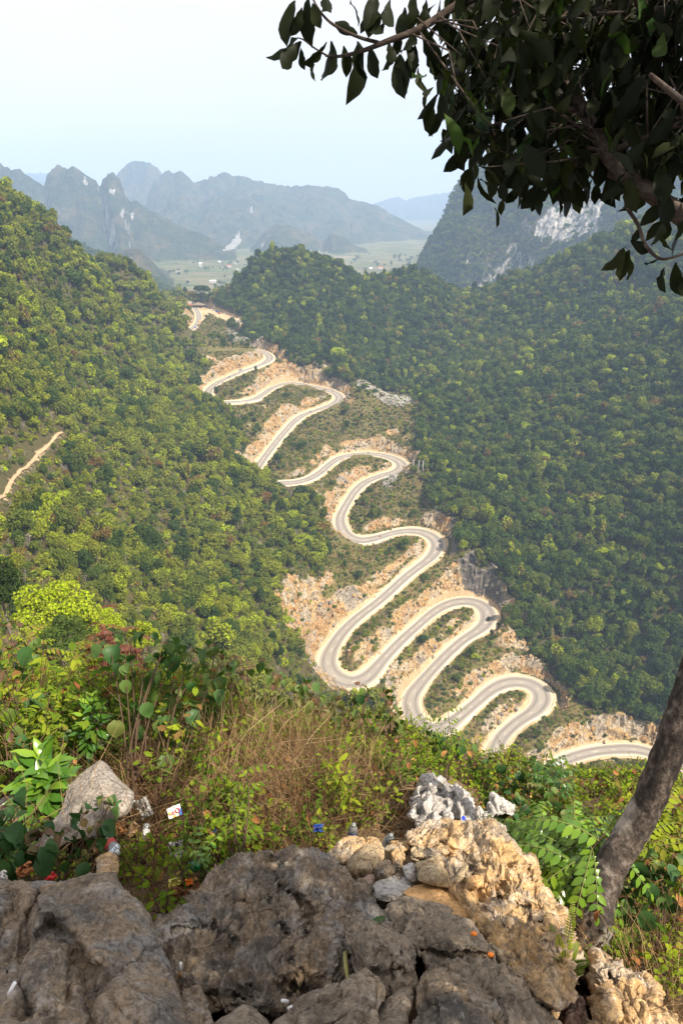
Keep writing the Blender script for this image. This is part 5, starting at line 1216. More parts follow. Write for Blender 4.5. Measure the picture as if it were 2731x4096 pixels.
PROF = ([-300, 0, 300, 600, 900, 1100, 1250, 1400, 1550, 1750, 1900, 2050, 2250, 2450, 2750, 3100], [2570, 2590, 2680, 2640, 2690, 2830, 2830, 2890, 2950, 3050, 3090, 3130, 3210, 3340, 3330, 3330])
def fit_under(P, h):
    """largest scale that keeps a plant of height h below the line where the thicket ends in the photograph"""
    best = np.zeros(len(P))
    for s in np.linspace(.12, 1.4, 17):
        a, b, _ = project(P + np.array([0, 0, 1.0]) * h * s); best = np.where(b > np.interp(a, *PROF), s, best)
    return best
SH = big_shrub
SH('tall shrub with big drooping green leaves, above the triangular grey rock', [(440, 2575, 4.7), (520, 2545, 4.8), (600, 2535, 4.7), (660, 2570, 4.6), (700, 2610, 4.7), (500, 2650, 4.5), (560, 2700, 4.6), (640, 2640, 4.5)], (535, 3230, 4.1), .105, (.30, .07), .45, (6, 9))
SH('second tall shrub with big green leaves, right of the first one', [(760, 2610, 4.8), (800, 2660, 4.8), (850, 2700, 4.7), (690, 2760, 4.6), (740, 2830, 4.5), (820, 2760, 4.8), (660, 2860, 4.5)], (640, 3240, 4.05), .098, (.32, .08), .5, (6, 9))
SH('two stalks with broad dull green leaves, standing left of the tall shrub', [(200, 2760, 5.2), (160, 2830, 5.0)], (230, 3150, 4.6), .115, (.28, .08), .78)
SH('single stalk with one wide green leaf, near the left edge', [(50, 2600, 5.0), (30, 2680, 5.0)], (60, 3080, 4.6), .13, (.30, .08), .78, (5, 8))
SH('stalks with purple tipped leaves at the left edge, highest of the bushes there', [(70, 2490, 6.5), (20, 2500, 6.4), (120, 2560, 6.4)], None, .10, (.40, .1), .8)
SH('stalk with pale drooping leaves beside the glossy shrub, left edge', [(40, 2920, 4.3), (90, 2990, 4.2), (10, 2830, 4.4)], (60, 3260, 4.0), .11, (.33, .08), .75, (6, 9))
SH('big dark green leaves hanging over the left boulder, at the left edge', [(10, 3230, 2.9), (50, 3290, 2.8), (20, 3400, 2.7), (-40, 3330, 2.7)], (10, 3600, 2.6), .085, (.10, .05), .3, (7, 10))
SH('dark leafy stems standing in front of the triangular rock, left one', [(140, 3310, 2.9), (170, 3340, 2.85), (90, 3420, 2.75)], (110, 3560, 2.7), .075, (.16, .06), .72, (8, 11))
SH('dark leafy stems standing in front of the triangular rock, right one', [(330, 3270, 3.1), (380, 3300, 3.05), (250, 3340, 2.95), (360, 3400, 2.9)], (235, 3540, 2.8), .07, (.16, .06), .7, (6, 10))
SH('small shrub with three round leaves beside the triangular rock', [(420, 3190, 3.5), (440, 3220, 3.5)], (385, 3420, 3.2), .06, (.25, .06), .6, (5, 7))
MIDS = [((860, 2575), (875, 2620)), ((930, 2640), (905, 2700)), ((985, 2690), (960, 2740)), ((1030, 2770), (1085, 2790)), ((960, 2860), (930, 2900)), ((1065, 2880), (1040, 2930)), ((1170, 2740), (1220, 2745)), ((1180, 2800), (1265, 2790)), ((1225, 2735), (1285, 2830)), ((1150, 2900), (1205, 2960)), ((1310, 2860), (1335, 2820)), ((1360, 2790), (1385, 2850)), ((1110, 2700), (1060, 2640)), ((830, 2850), (880, 2930)), ((1275, 2960), (1230, 3000))]
WHERE = ['behind the tall shrub, topmost', 'right of the tall shrub, near its top leaves', 'rising against the dark slope', 'with one big pale leaf, mid thicket', 'low among green weeds, mid thicket', 'with an orange leaf, mid thicket', 'standing clear against the dark trees', 'leaning over yellow weeds', 'first one beside the road bend', 'low with hanging purple leaves', 'left of the road bend, lower', 'right below the road bend', 'thin and lone above the thicket', 'half hidden under the tall shrub', 'at the lower right of the thicket']
for k, ((a, b), wh) in enumerate(zip(MIDS, WHERE)):
    t_ = 6.2 + .5 * rp_.random()
    SH('reddish stalks with brownish green drooping leaves, ' + wh, [(*a, t_), (*b, t_ - .1), ((a[0] + b[0]) / 2 + 20, (a[1] + b[1]) / 2 + 70, t_ - .2)], None, .085, (.47, .12), .8, (6, 9), 'leafy stalks of the thicket')
MIDS2 = [((1440, 2745), (1470, 2790), (1410, 2800)), ((1535, 2770), (1560, 2800), (1575, 2850)), ((1460, 2880), (1520, 2860), (1500, 2950)), ((1580, 2890), (1600, 2920), (1550, 2930)), ((1720, 2940), (1790, 2945), (1760, 2990)), ((1830, 2960), (1860, 2990), (1800, 3010)), ((1940, 3030), (1925, 3060), (1900, 3050))]
WH2 = ['tallest below the lowest road bends', 'with stems bent right below the second hairpin', 'in the thicket left of the white rock', 'with a branching stem left of the white rock', 'green, straight above the white karst rock', 'beside the bright green bush above the white rock', 'where the last road leg disappears']
for k, (tp, wh) in enumerate(zip(MIDS2, WH2)):
    SH('leafy stalks ' + wh, [(*q, 5.9 + .25 * rp_.random()) for q in tp], None, .078, (.40 if k < 4 else .25, .12), .8 if k < 4 else .4, (6, 9), 'leafy stalks of the thicket')
SH('broad grey green leaves massed right of the white rock, upper shrub', [(2010, 3050, 5.6), (2060, 3080, 5.5), (2110, 3070, 5.5), (2150, 3040, 5.6), (2030, 3130, 5.3), (2090, 3150, 5.3)], None, .085, (.22, .1), .6, (7, 11))
SH('low shrub of wide dark leaves right of the white rock', [(1990, 3200, 4.5), (2050, 3180, 4.6), (2080, 3230, 4.5), (2020, 3260, 4.4), (2120, 3210, 4.6)], (2030, 3330, 4.3), .085, (.17, .08), .5, (7, 10))
SH('shrub with yellowing leaves above the feathery shrub', [(2130, 3130, 5.0), (2190, 3150, 4.9), (2230, 3190, 4.8), (2260, 3230, 4.7)], None, .085, (.42, .12), .65, (7, 10))
SH('round grey green leaves on thin stems right of the leaning trunk', [(2470, 3430, 3.2), (2530, 3440, 3.15), (2590, 3450, 3.1), (2640, 3440, 3.1), (2620, 3530, 3.0), (2690, 3420, 3.15), (2720, 3520, 3.0)], (2640, 3800, 2.85), .068, (.27, .07), .5, (7, 11))
SH('a few round leaves close to the foot of the trunk', [(2480, 3520, 3.05), (2500, 3590, 3.0), (2560, 3660, 2.95)], (2540, 3800, 2.85), .055, (.27, .06), .5, (5, 7))

# ---- shrub with long glossy leaves
GLO = [leaf_mesh('leaf', M_GLOSS, shape='lance', seed=k, fold=.16, curl=.18 + .08 * k, n=6, width=1.15) for k in range(3)]
def gloss_shrub(label, tops, base, L_=.20, cat='shrub'):
    b = bp(*base); r = thing('glossy_shrub', label, cat, b)
    for q in tops:
        e = bp(*q) - b; pl = catmull(np.array([(0, 0, -.05), e * .5 + rp_.normal(size=3) * .03, e]), 5)
        m = MB(); m.tube(pl, np.linspace(.011, .005, len(pl)), 5); m.obj('stem', M_STEM, r, True)
        for k in range(26):
            f = 1 - (k / 26) ** 1.2 * .8; p = pl[int(f * (len(pl) - 1))]; a = k * 2.4 + rp_.normal() * .2
            o_ = np.array([math.cos(a), math.sin(a), 0]); up = .9 - (1 - f) * 1.5 if k > 3 else 1.4
            put_leaf(r, GLO[k % 3], p, o_ + (0, 0, up), np.array([0, 0, 1.0]) + o_ * -.4 + rp_.normal(size=3) * .15, L_ * rp_.uniform(.7, 1.15) * (.75 if k < 3 else 1), np.clip(.35 + .5 * f * rp_.random() + (.25 if k < 5 else 0), 0, 1))
gloss_shrub('glossy shrub with long pointed leaves left of the triangular rock', [(165, 3010, 3.9), (195, 3120, 3.8), (120, 3060, 3.9)], (170, 3330, 3.6), .19)
gloss_shrub('small glossy sprout with bright leaves below the tall shrub, upper left', [(360, 2800, 4.9), (345, 2850, 4.9)], (365, 3020, 4.7), .13)

# ---- feathery compound leaved plants
def frond(parent, p, d, L_, npair, me, tint, droop=.5, lw=.3, name='frond', piece='leaflet', stem=M_GSTEM, tipup=0.0):
    """a compound leaf: a curved stalk with leaflets in pairs"""
    d = unit(d); n = npair + 1; s = np.linspace(0, 1, n * 2); dn = np.array([0, 0, -1.0])
    pl = p + d * (s * L_)[:, None] + dn * (droop * L_ * s ** 2)[:, None]
    m = MB(); m.tube(pl, np.linspace(.0032, .0012, len(pl)) * (L_ / .35 + .3), 4, False); fr = m.obj(name, stem, parent, True)
    tg = np.gradient(pl, axis=0); side0 = unit(np.cross(d, (0, 0, 1)))
    for k in range(npair + 1):
        i = min(len(pl) - 1, 2 + k * 2 - 1); q = pl[i]; t_ = unit(tg[i]); side = unit(np.cross(t_, (0, 0, 1)) + 1e-3 * side0); ln = L_ * lw * (1 - .45 * abs(k / npair - .35)) * rp_.uniform(.85, 1.1)
        for s_ in ((1, -1) if k < npair else (0,)):
            put_leaf(fr, me, q, t_ * (.65 if s_ else 1) + side * s_ + dn * rp_.uniform(.15, .7), np.cross(side, t_) + rp_.normal(size=3) * .2 + (0, 0, .3), ln, np.clip(tint + .12 * rp_.normal(), 0, 1), piece)
    return fr
LFT = leaf_mesh('leaflet', M_GLOSS, shape='oval', seed=5, fold=.12, curl=.2, n=5)
LFTR = leaf_mesh('leaflet', M_RED, shape='oval', seed=6, fold=.1, curl=.35, n=5)
LFTL = leaf_mesh('leaflet', M_WEED, shape='oval', seed=7, fold=.1, curl=.2, n=5)
def feathery(label, crown, base, n, L_, npair, me, tint, droop=.5, cat='shrub', spread=1.0, name='feathery_shrub', stem=M_GSTEM, ups=(.0, .7), lw=.3):
    b = bp(*base); r = thing(name, label, cat, b)
    for q in crown:
        e = bp(*q) - b; pl = catmull(np.array([(0, 0, -.05), e * .5 + rp_.normal(size=3) * .04, e]), 4); m = MB(); m.tube(pl, np.linspace(.0055, .0025, len(pl)), 5); m.obj('stem', M_STEM, r, True)
        for k in range(n):
            a = k * 2.4 + rp_.random(); f = 1 - .35 * (k / n); p = pl[int(f * (len(pl) - 1))]
            frond(r, p, np.array([math.cos(a) * spread, math.sin(a) * spread, rp_.uniform(*ups)]), L_ * rp_.uniform(.75, 1.15), npair, me, tint, droop, lw, stem=stem)
feathery('feathery bright green shrub with compound leaves in front of the leaning trunk', [(2120, 3330, 3.7), (2200, 3290, 3.7), (2290, 3300, 3.5), (2350, 3330, 3.3), (2420, 3330, 3.1), (2210, 3400, 3.4), (2330, 3430, 3.1)], (2200, 3640, 3.2), 10, .30, 8, LFT, .75, lw=.2)
feathery('light green feathery bush behind the trunk at the right edge', [(2640, 3250, 3.5), (2690, 3200, 3.6), (2600, 3330, 3.3), (2720, 3330, 3.3)], (2660, 3560, 3.1), 9, .24, 7, LFTL, .74, .4, lw=.22)
feathery('shrub with wine red compound leaves behind the tall shrub', [(400, 2430, 9.0), (430, 2500, 8.8), (380, 2540, 8.6), (480, 2520, 8.7), (540, 2540, 8.6), (350, 2560, 8.6), (470, 2600, 8.3)], (430, 2960, 7.6), 8, .34, 7, LFTR, .45, .6, lw=.2, name='red_shrub', stem=M_STEMR)
feathery('yellow green feathery bush at the left edge under the lime green tree', [(60, 2560, 8.5), (130, 2590, 8.4), (100, 2510, 8.6), (180, 2600, 8.2)], (100, 2900, 7.6), 9, .34, 7, LFTL, .76, .5, lw=.22)
feathery('yellow green feathery bush between the lime tree and the red shrub', [(300, 2600, 8.4), (330, 2650, 8.2), (270, 2660, 8.2), (290, 2580, 8.5)], (310, 2960, 7.4), 9, .34, 7, LFTL, .76, .5, lw=.22)
feathery('slim sapling with small green leaves, left one behind the broad boulder', [(925, 3160, 3.6), (928, 3270, 3.5), (930, 3330, 3.4)], (930, 3420, 3.2), 4, .13, 3, LFTL, .45, .35, 'sapling', name='sapling')
feathery('slim sapling with small green leaves, right one behind the broad boulder', [(985, 3080, 3.7), (980, 3180, 3.6), (975, 3260, 3.5), (960, 3360, 3.35)], (965, 3420, 3.2), 4, .13, 3, LFTL, .45, .35, 'sapling', name='sapling')
feathery('green sprig with pointed leaves hanging over the top left of the broad boulder', [(790, 3400, 3.2), (830, 3385, 3.2), (760, 3440, 3.1)], (830, 3480, 3.05), 4, .16, 3, LFT, .75, .5, 'plant', name='leafy_sprig')
feathery('tall thin sapling rising in front of the lower road', [(1790, 2840, 5.8), (1795, 2900, 5.8), (1785, 2960, 5.8), (1790, 3020, 5.7)], (1775, 3120, 5.3), 4, .16, 3, LFTL, .4, .3, 'sapling', name='sapling')
feathery('dark leafy shoot sticking up beside the far road on the right', [(2200, 3060, 5.2), (2215, 3110, 5.2), (2170, 3080, 5.2), (2190, 3160, 5.1)], (2190, 3290, 4.9), 7, .17, 4, LFT, .3, .2, 'shrub', name='leafy_shoot', ups=(.3, 1.0))

# ---- fern on the ridge
FPIN = leaf_mesh('leaflet', M_FERN, shape='lance', seed=9, fold=.05, curl=.1, n=3, width=1.2)
def fern(label, base, fr):
    b = bp(*base); r = thing('fern', label, 'fern', b)
    for (px, py, t_), tint in fr:
        e = bp(px, py, t_) - b; n = 26; s = np.linspace(0, 1, n)
        pl = e[None] * s[:, None] + np.array([0, 0, 1.0]) * (np.sin(s * math.pi) * .12 * np.linalg.norm(e))[:, None]
        m = MB(); m.tube(pl, np.linspace(.003, .0012, n), 4, False)
        fo = m.obj('frond', M_GSTEM, r, True); tg = np.gradient(pl, axis=0); lv = Leaves(); geo = leaf_geo('lance', 2, .05, .1, 9, width=1.3)
        for k in range(4, n):
            t__ = unit(tg[k]); side = unit(np.cross(t__, unit(-b)))
            for s_ in (1, -1): lv.add(geo, pl[k], side * s_ + t__ * .25, np.cross(side, t__) * s_ + rp_.normal(size=3) * .1, .021 * (1 - .7 * (k / n) ** 2), .5)
        lo_ = link('leaflets', lv.mesh('leaflets', M_FERN), fo); lo_['tint'] = tint; lo_['kind'] = 'stuff'
fern('fern with yellow green fronds growing from the crack in the sunlit ridge', (2250, 3900, 2.12), [((2290, 3610, 2.2), .75), ((2200, 3700, 2.15), .4), ((2230, 3740, 2.1), .95), ((2275, 3760, 2.15), .7), ((2310, 3770, 2.15), .5), ((2355, 3850, 2.05), .15), ((2210, 3830, 2.0), .3), ((2330, 3890, 2.05), .2), ((2260, 3800, 2.02), .8)])

# ---- undergrowth (uncountable): leafy weeds, straw and dry stalks, fallen leaves
def weed_mesh(name, seed, h=.8, nst=4, nl=14, ls=.055, shape='oval', mat=None, spread=.25):
    rg = np.random.default_rng(seed); lv = Leaves(); m = MB(); geos = [leaf_geo(shape, 3, .12, .25, s) for s in range(3)]
    for k in range(nst):
        a = rg.random() * 6.28; e = np.array([math.cos(a) * spread * rg.uniform(.3, 1.2), math.sin(a) * spread * rg.uniform(.3, 1.2), h * rg.uniform(.6, 1)])
        pl = catmull(np.array([(0, 0, -.05), e * (.3, .3, .5), e]), 4); m.tube(pl, np.linspace(.004, .0018, len(pl)), 3, False)
        for q in range(nl):
            f = rg.uniform(.25, 1); p = pl[int(f * (len(pl) - 1))]; b = rg.random() * 6.28; o_ = np.array([math.cos(b), math.sin(b), rg.uniform(-.5, .6)])
            lv.add(geos[q % 3], p + o_ * rg.uniform(.0, .07), o_, np.array([0, 0, 1]) + rg.normal(size=3) * .5, ls * rg.uniform(.6, 1.4), rg.random())
    return join_meshes(name, [lv.mesh('l', mat or M_WEED), m.mesh('s', M_STEM)])
WEEDS = [weed_mesh('weed_%d' % k, 700 + k, .75 + .1 * (k % 3), 4, 15, .05 + .012 * (k % 3), ['oval', 'lance', 'oval', 'heart', 'lance'][k % 5]) for k in range(7)]
def straw_mesh(name, seed, n=45, h=.6, mat=None):
    rg = np.random.default_rng(seed); m = MB()
    for k in range(n):
        b = rg.normal(size=3) * (.16, .16, 0); a = rg.random() * 6.28; ln = h * rg.uniform(.4, 1.1); lean = rg.uniform(.1, 1.0)
        e = b + np.array([math.cos(a) * lean * ln, math.sin(a) * lean * ln, ln * (1.05 - .55 * lean)]); md = (b + e) / 2 + np.array([0, 0, .12 * ln]) + rg.normal(size=3) * .02
        m.tube([b, md, e], [.0022, .0018, .0008], 3, False)
        if rg.random() < .4:
            e2 = md + rg.normal(size=3) * .14 + (0, 0, .06); m.tube([md, e2], [.0014, .0006], 3, False)
    me = m.mesh(name, mat or M_STRAW); a = me.attributes.new('leafv', 'FLOAT', 'POINT'); a.data.foreach_set('value', np.random.default_rng(seed).random(len(me.vertices)).astype(np.float32)); return me
M_DSTALK = leaf_mat('dry_stalks', [(0.0, (0.075, 0.042, 0.025)), (0.4, (0.17, 0.10, 0.055)), (0.75, (0.36, 0.25, 0.13)), (1.0, (0.52, 0.40, 0.23))], 0.12, gloss=False, tint_var=.25)
STRAWS = [straw_mesh('straw_%d' % k, 730 + k, 45, .5 + .12 * k, M_DSTALK) for k in range(4)]
COVER = [weed_mesh('cover_%d' % k, 760 + k, .22, 5, 9, .035, 'oval', None, .16) for k in range(3)]
def litter_leaf_mesh(seed):
    lv = Leaves(); rg = np.random.default_rng(seed); g_ = leaf_geo('obovate', 4, .3, .35, seed, width=1.5)
    for k in range(5): lv.add(g_, rg.normal(size=3) * (.06, .06, .003) + (0, 0, .008), rg.normal(size=3) * (1, 1, .15), np.array([0, 0, 1]) + rg.normal(size=3) * .35, rg.uniform(.03, .055), rg.random())
    return lv.mesh('fallen', M_FALL)
M_FALL = leaf_mat('fallen_leaves', [(0.0, (0.10, 0.045, 0.02)), (0.4, (0.22, 0.10, 0.04)), (0.8, (0.42, 0.22, 0.08)), (1.0, (0.55, 0.36, 0.12))], 0.1, gloss=False, tint_var=.5)
FALLEN = [litter_leaf_mesh(780 + k) for k in range(3)]
# rocks keep their faces clear
ROCKPOLY = [np.array(p, float) for p in ([(-100, 3500), (460, 3470), (640, 3690), (800, 3540), (900, 3400), (1260, 3390), (1330, 3345), (1520, 3330), (1680, 3260), (1620, 3250), (1680, 3080), (1760, 3080), (1900, 3150), (1950, 3230), (2000, 3290), (2140, 3430), (2270, 3650), (2320, 3850), (2350, 3880), (2420, 3830), (2600, 3920), (2680, 4200), (-100, 4200)], [(140, 3400), (250, 3190), (330, 3060), (420, 3020), (530, 3170), (480, 3260), (400, 3360)])]
def clear_of_rocks(P, lift=.1):
    a, b, _ = project(P + (0, 0, lift)); m = np.ones(len(P), bool)
    for pl in ROCKPOLY: m &= ~inpoly(a, b, pl)
    return m
def sow(n, x0, x1, y0, y1, prob):
    x, y = rp_.uniform(x0, x1, n), rp_.uniform(y0, y1, n); z = ledge_z(x, y); P = np.stack([x, y, z], 1); a, b, d = project(P)
    m = (a > -250) & (a < 2980) & (b < 4250) & (rp_.random(n) < prob(a, b, x, y)); return P[m], a[m], b[m]
LEDGE_MASK = lambda P: clear_of_rocks(P)
P, a, b = sow(5600, -6, 6, .9, 9.2, lambda a, b, x, y: np.where((b > 3330) & (a < 2250), .10, np.where(b > 3330, .45, np.where((a > 520) & (a < 1500) & (b > 3060), .20, np.where(b > 3150, .4, .95)))) * np.where((a > 2050) & (b < 3250), .35, 1))
m = LEDGE_MASK(P); P, a, b = P[m], a[m], b[m]; n = len(P)
cl = fbm(P / .9, 3)
tn = np.clip(.42 + .30 * cl + .16 * rp_.normal(size=n), .02, .82); tn = np.where(rp_.random(n) < .10, rp_.uniform(.86, .98, n), tn)
tn = np.where(a > 2300, tn + .12, tn); hide_low = np.where((b < 3050) & (a > 1000), .68, 1.0)
sw = rp_.uniform(.6, 1.25, n) * hide_low * np.where((a < 900) & (b < 3050), 1.25, 1) * np.where(b > 3200, .6, 1) * np.where(a > 2250, .72, 1)
fs = fit_under(P, .92); sw = np.minimum(sw, fs); kq = sw > .2
P, a, b, sw, tn, n = P[kq], a[kq], b[kq], sw[kq], tn[kq], int(kq.sum())
scatter('leafy_weeds', WEEDS, P, np.stack([rp_.normal(size=n) * .15, rp_.normal(size=n) * .15, rp_.random(n) * 6.28], 1), sw, rp_.integers(0, 7, n), np.clip(tn, 0, 1))
P, a, b = sow(5200, -5, 6, .8, 8, lambda a, b, x, y: np.where((a > 560) & (a < 1560) & (b > 2980), np.where(b > 3250, .42, .60), np.where((a > 2230) & (b > 3450), .50, .13)))
m = LEDGE_MASK(P); P, a, b = P[m], a[m], b[m]; n = len(P)
ss = np.minimum(rp_.uniform(.45, .95, n) * np.where((a > 2150) | (P[:, 1] < 1.8), .48, 1), fit_under(P, .85)); kq = ss > .2; P, a, b, ss, n = P[kq], a[kq], b[kq], ss[kq], int(kq.sum())
scatter('dry_stalks', STRAWS, P, np.stack([rp_.normal(size=n) * .25, rp_.normal(size=n) * .25, rp_.random(n) * 6.28], 1), ss, rp_.integers(0, 4, n), np.clip(.40 + .25 * rp_.normal(size=n) + .25 * fbm(P / .5, 2), 0, 1))
P, a, b = sow(2600, -4, 4, 1.5, 6, lambda a, b, x, y: .5 + 0 * a); m = LEDGE_MASK(P); P, a, b = P[m], a[m], b[m]; n = len(P)
scatter('low_ground_cover', COVER, P, np.stack([rp_.normal(size=n) * .2, rp_.normal(size=n) * .2, rp_.random(n) * 6.28], 1), rp_.uniform(.6, 1.3, n), rp_.integers(0, 3, n), np.clip(.48 + .15 * rp_.normal(size=n), 0, .8))
P, a, b = sow(1700, -3, 3, 1.6, 5, lambda a, b, x, y: np.where((b > 3150), .9, .3)); m = LEDGE_MASK(P); P = P[m]; n = len(P)
scatter('fallen_leaves', FALLEN, P + (0, 0, .01), np.stack([rp_.normal(size=n) * .3 - .5, rp_.normal(size=n) * .3, rp_.random(n) * 6.28], 1), rp_.uniform(.6, 1.2, n), rp_.integers(0, 3, n), rp_.random(n))
# ------------------------------------------------------------------ the tree that leans over the viewpoint
M_DARK = leaf_mat('overhanging_leaves', [(0.0, (0.006, 0.008, 0.004)), (0.35, (0.010, 0.014, 0.005)), (0.65, (0.020, 0.024, 0.007)), (0.85, (0.035, 0.080, 0.010)), (1.0, (0.035, 0.050, 0.045))], 0.22, 0.5, 0.07, tint_var=0.4)  # near-black stops hold the boughs' shade, the green stop their backlight
t = NT('leaning_trunk_bark'); P = t.coord('Object')
k1 = t.noise(t.mapv(P, (1, 1, .45)), 9, 6, .65); k2 = t.noise(t.mapv(P, (1, 1, .6)), 38, 5, .7); k3 = t.noise(P, 4.5, 4, .6)
bc = t.ramp(k2, [(.34, (.020, .016, .013)), (.5, (.075, .060, .049)), (.68, (.20, .165, .14))])
bc = t.mix(t.ramp(k1, [(.45, 0.0), (.58, .85)]), bc, (.028, .024, .022))
bc = t.mix(t.ramp(k3, [(.54, 0.0), (.66, .75)]), bc, (.40, .36, .31))
M_TRUNK = t.out(t.pbsdf(bc, .9, t.bump(t.math('ADD', k2, t.math('MULTIPLY', k1, .6)), .9, .02), .2))
t = NT('limb_bark'); P = t.coord('Object'); k1 = t.noise(P, 26, 5, .65)
M_LIMB = t.out(t.pbsdf(t.ramp(k1, [(.35, (.020, .014, .010)), (.52, (.048, .033, .024)), (.68, (.10, .08, .062))]), .85, t.bump(k1, .6, .01), .25))
base = bp(2365, 3690, 2.95)
tr = thing('overhanging_tree', 'leaning tree with rough dark trunk, its dark leafy boughs filling the top right corner', 'tree', base)
def rel(pts): return np.array([bp(*q) for q in pts]) - base
pl = catmull(rel([(2330, 3760, 2.98), (2365, 3660, 2.95), (2405, 3540, 3.0), (2480, 3400, 3.05), (2560, 3270, 3.05), (2625, 3130, 3.0), (2680, 2980, 2.95), (2735, 2830, 2.9), (2800, 2600, 2.85), (2870, 2300, 2.8), (2940, 1900, 2.75), (2990, 1500, 2.7), (3010, 1150, 2.65), (3020, 800, 2.6), (3000, 400, 2.6), (2980, 0, 2.6)]), 6)
rr_ = np.interp(np.linspace(0, 1, len(pl)), [0, .07, .16, .24, .4, .6, .75, 1], [.118, .088, .072, .067, .064, .060, .052, .035])
m = MB(); m.tube(pl, rr_, 28, True, .22, 3); m.obj('trunk', M_TRUNK, tr, True)
LIMBS = {
 'a': ([(3000, 1050, 2.65), (2870, 950, 2.55), (2731, 868, 2.5), (2640, 800, 2.5), (2560, 742, 2.5), (2480, 680, 2.52), (2420, 610, 2.56), (2380, 530, 2.6), (2340, 450, 2.65), (2270, 350, 2.75), (2200, 240, 2.85), (2120, 120, 2.9), (2050, -20, 3.0)], .040, .012),
 'b': ([(2990, 300, 2.6), (2700, 120, 2.6), (2400, -60, 2.6), (2150, -60, 2.6), (1980, -40, 2.6), (1830, 20, 2.6), (1720, 90, 2.6), (1640, 132, 2.6), (1560, 160, 2.6), (1490, 188, 2.62), (1420, 212, 2.64), (1350, 226, 2.66), (1300, 222, 2.66)], .024, .004),
 'c': ([(1520, 172, 2.61), (1440, 150, 2.6), (1370, 120, 2.6), (1310, 80, 2.6), (1270, 30, 2.6), (1240, -30, 2.6)], .007, .004),
 'd': ([(1310, 224, 2.66), (1255, 190, 2.66), (1215, 160, 2.66), (1190, 150, 2.66)], .004, .002),
 'e': ([(2560, 742, 2.5), (2440, 700, 2.6), (2330, 660, 2.7), (2200, 640, 2.8), (2080, 630, 2.9), (1980, 600, 2.95), (1900, 560, 3.0)], .014, .004),
 'f': ([(2340, 450, 2.65), (2200, 420, 2.8), (2060, 400, 2.95), (1940, 380, 3.0), (1850, 390, 3.0)], .012, .004),
 'g': ([(2420, 610, 2.56), (2560, 560, 2.5), (2700, 500, 2.45), (2850, 430, 2.4)], .012, .006),
 'h': ([(2200, 240, 2.85), (2090, 220, 2.95), (1960, 240, 3.0), (1850, 260, 3.0)], .010, .004),
 'i': ([(2640, 800, 2.5), (2560, 780, 2.55), (2490, 785, 2.6)], .007, .004),
 'j': ([(2510, 740, 2.5), (2505, 820, 2.45), (2550, 900, 2.42), (2580, 980, 2.4), (2640, 1035, 2.4), (2720, 1020, 2.4), (2800, 990, 2.4)], .009, .004),
 'k': ([(2120, 120, 2.9), (2300, 60, 2.7), (2500, 50, 2.6), (2700, 20, 2.5)], .010, .005),
 'l': ([(2990, 300, 2.6), (2900, 500, 2.2), (2750, 420, 1.9), (2600, 300, 1.7)], .02, .006),
}
limb_pl = {}
for k_, (pts, r0, r1) in LIMBS.items():
    q = catmull(rel(pts), 5); limb_pl[k_] = q
    m = MB(); m.tube(q, np.linspace(r0, r1, len(q)), 10 if r0 > .012 else 6, True, .12, 7); m.obj('branch', M_LIMB, tr, True)
ro = np.random.default_rng(41)
OVL = [leaf_mesh('leaf', M_DARK, shape='obovate', seed=20 + k, fold=.15 + .05 * (k % 3), curl=.1 + .12 * (k % 4), n=7, bite=.5 if k % 2 else .1, width=1.12) for k in range(6)]
OVG = [leaf_geo('obovate', 4, .2, .25, 30 + k, .4, width=1.12) for k in range(4)]
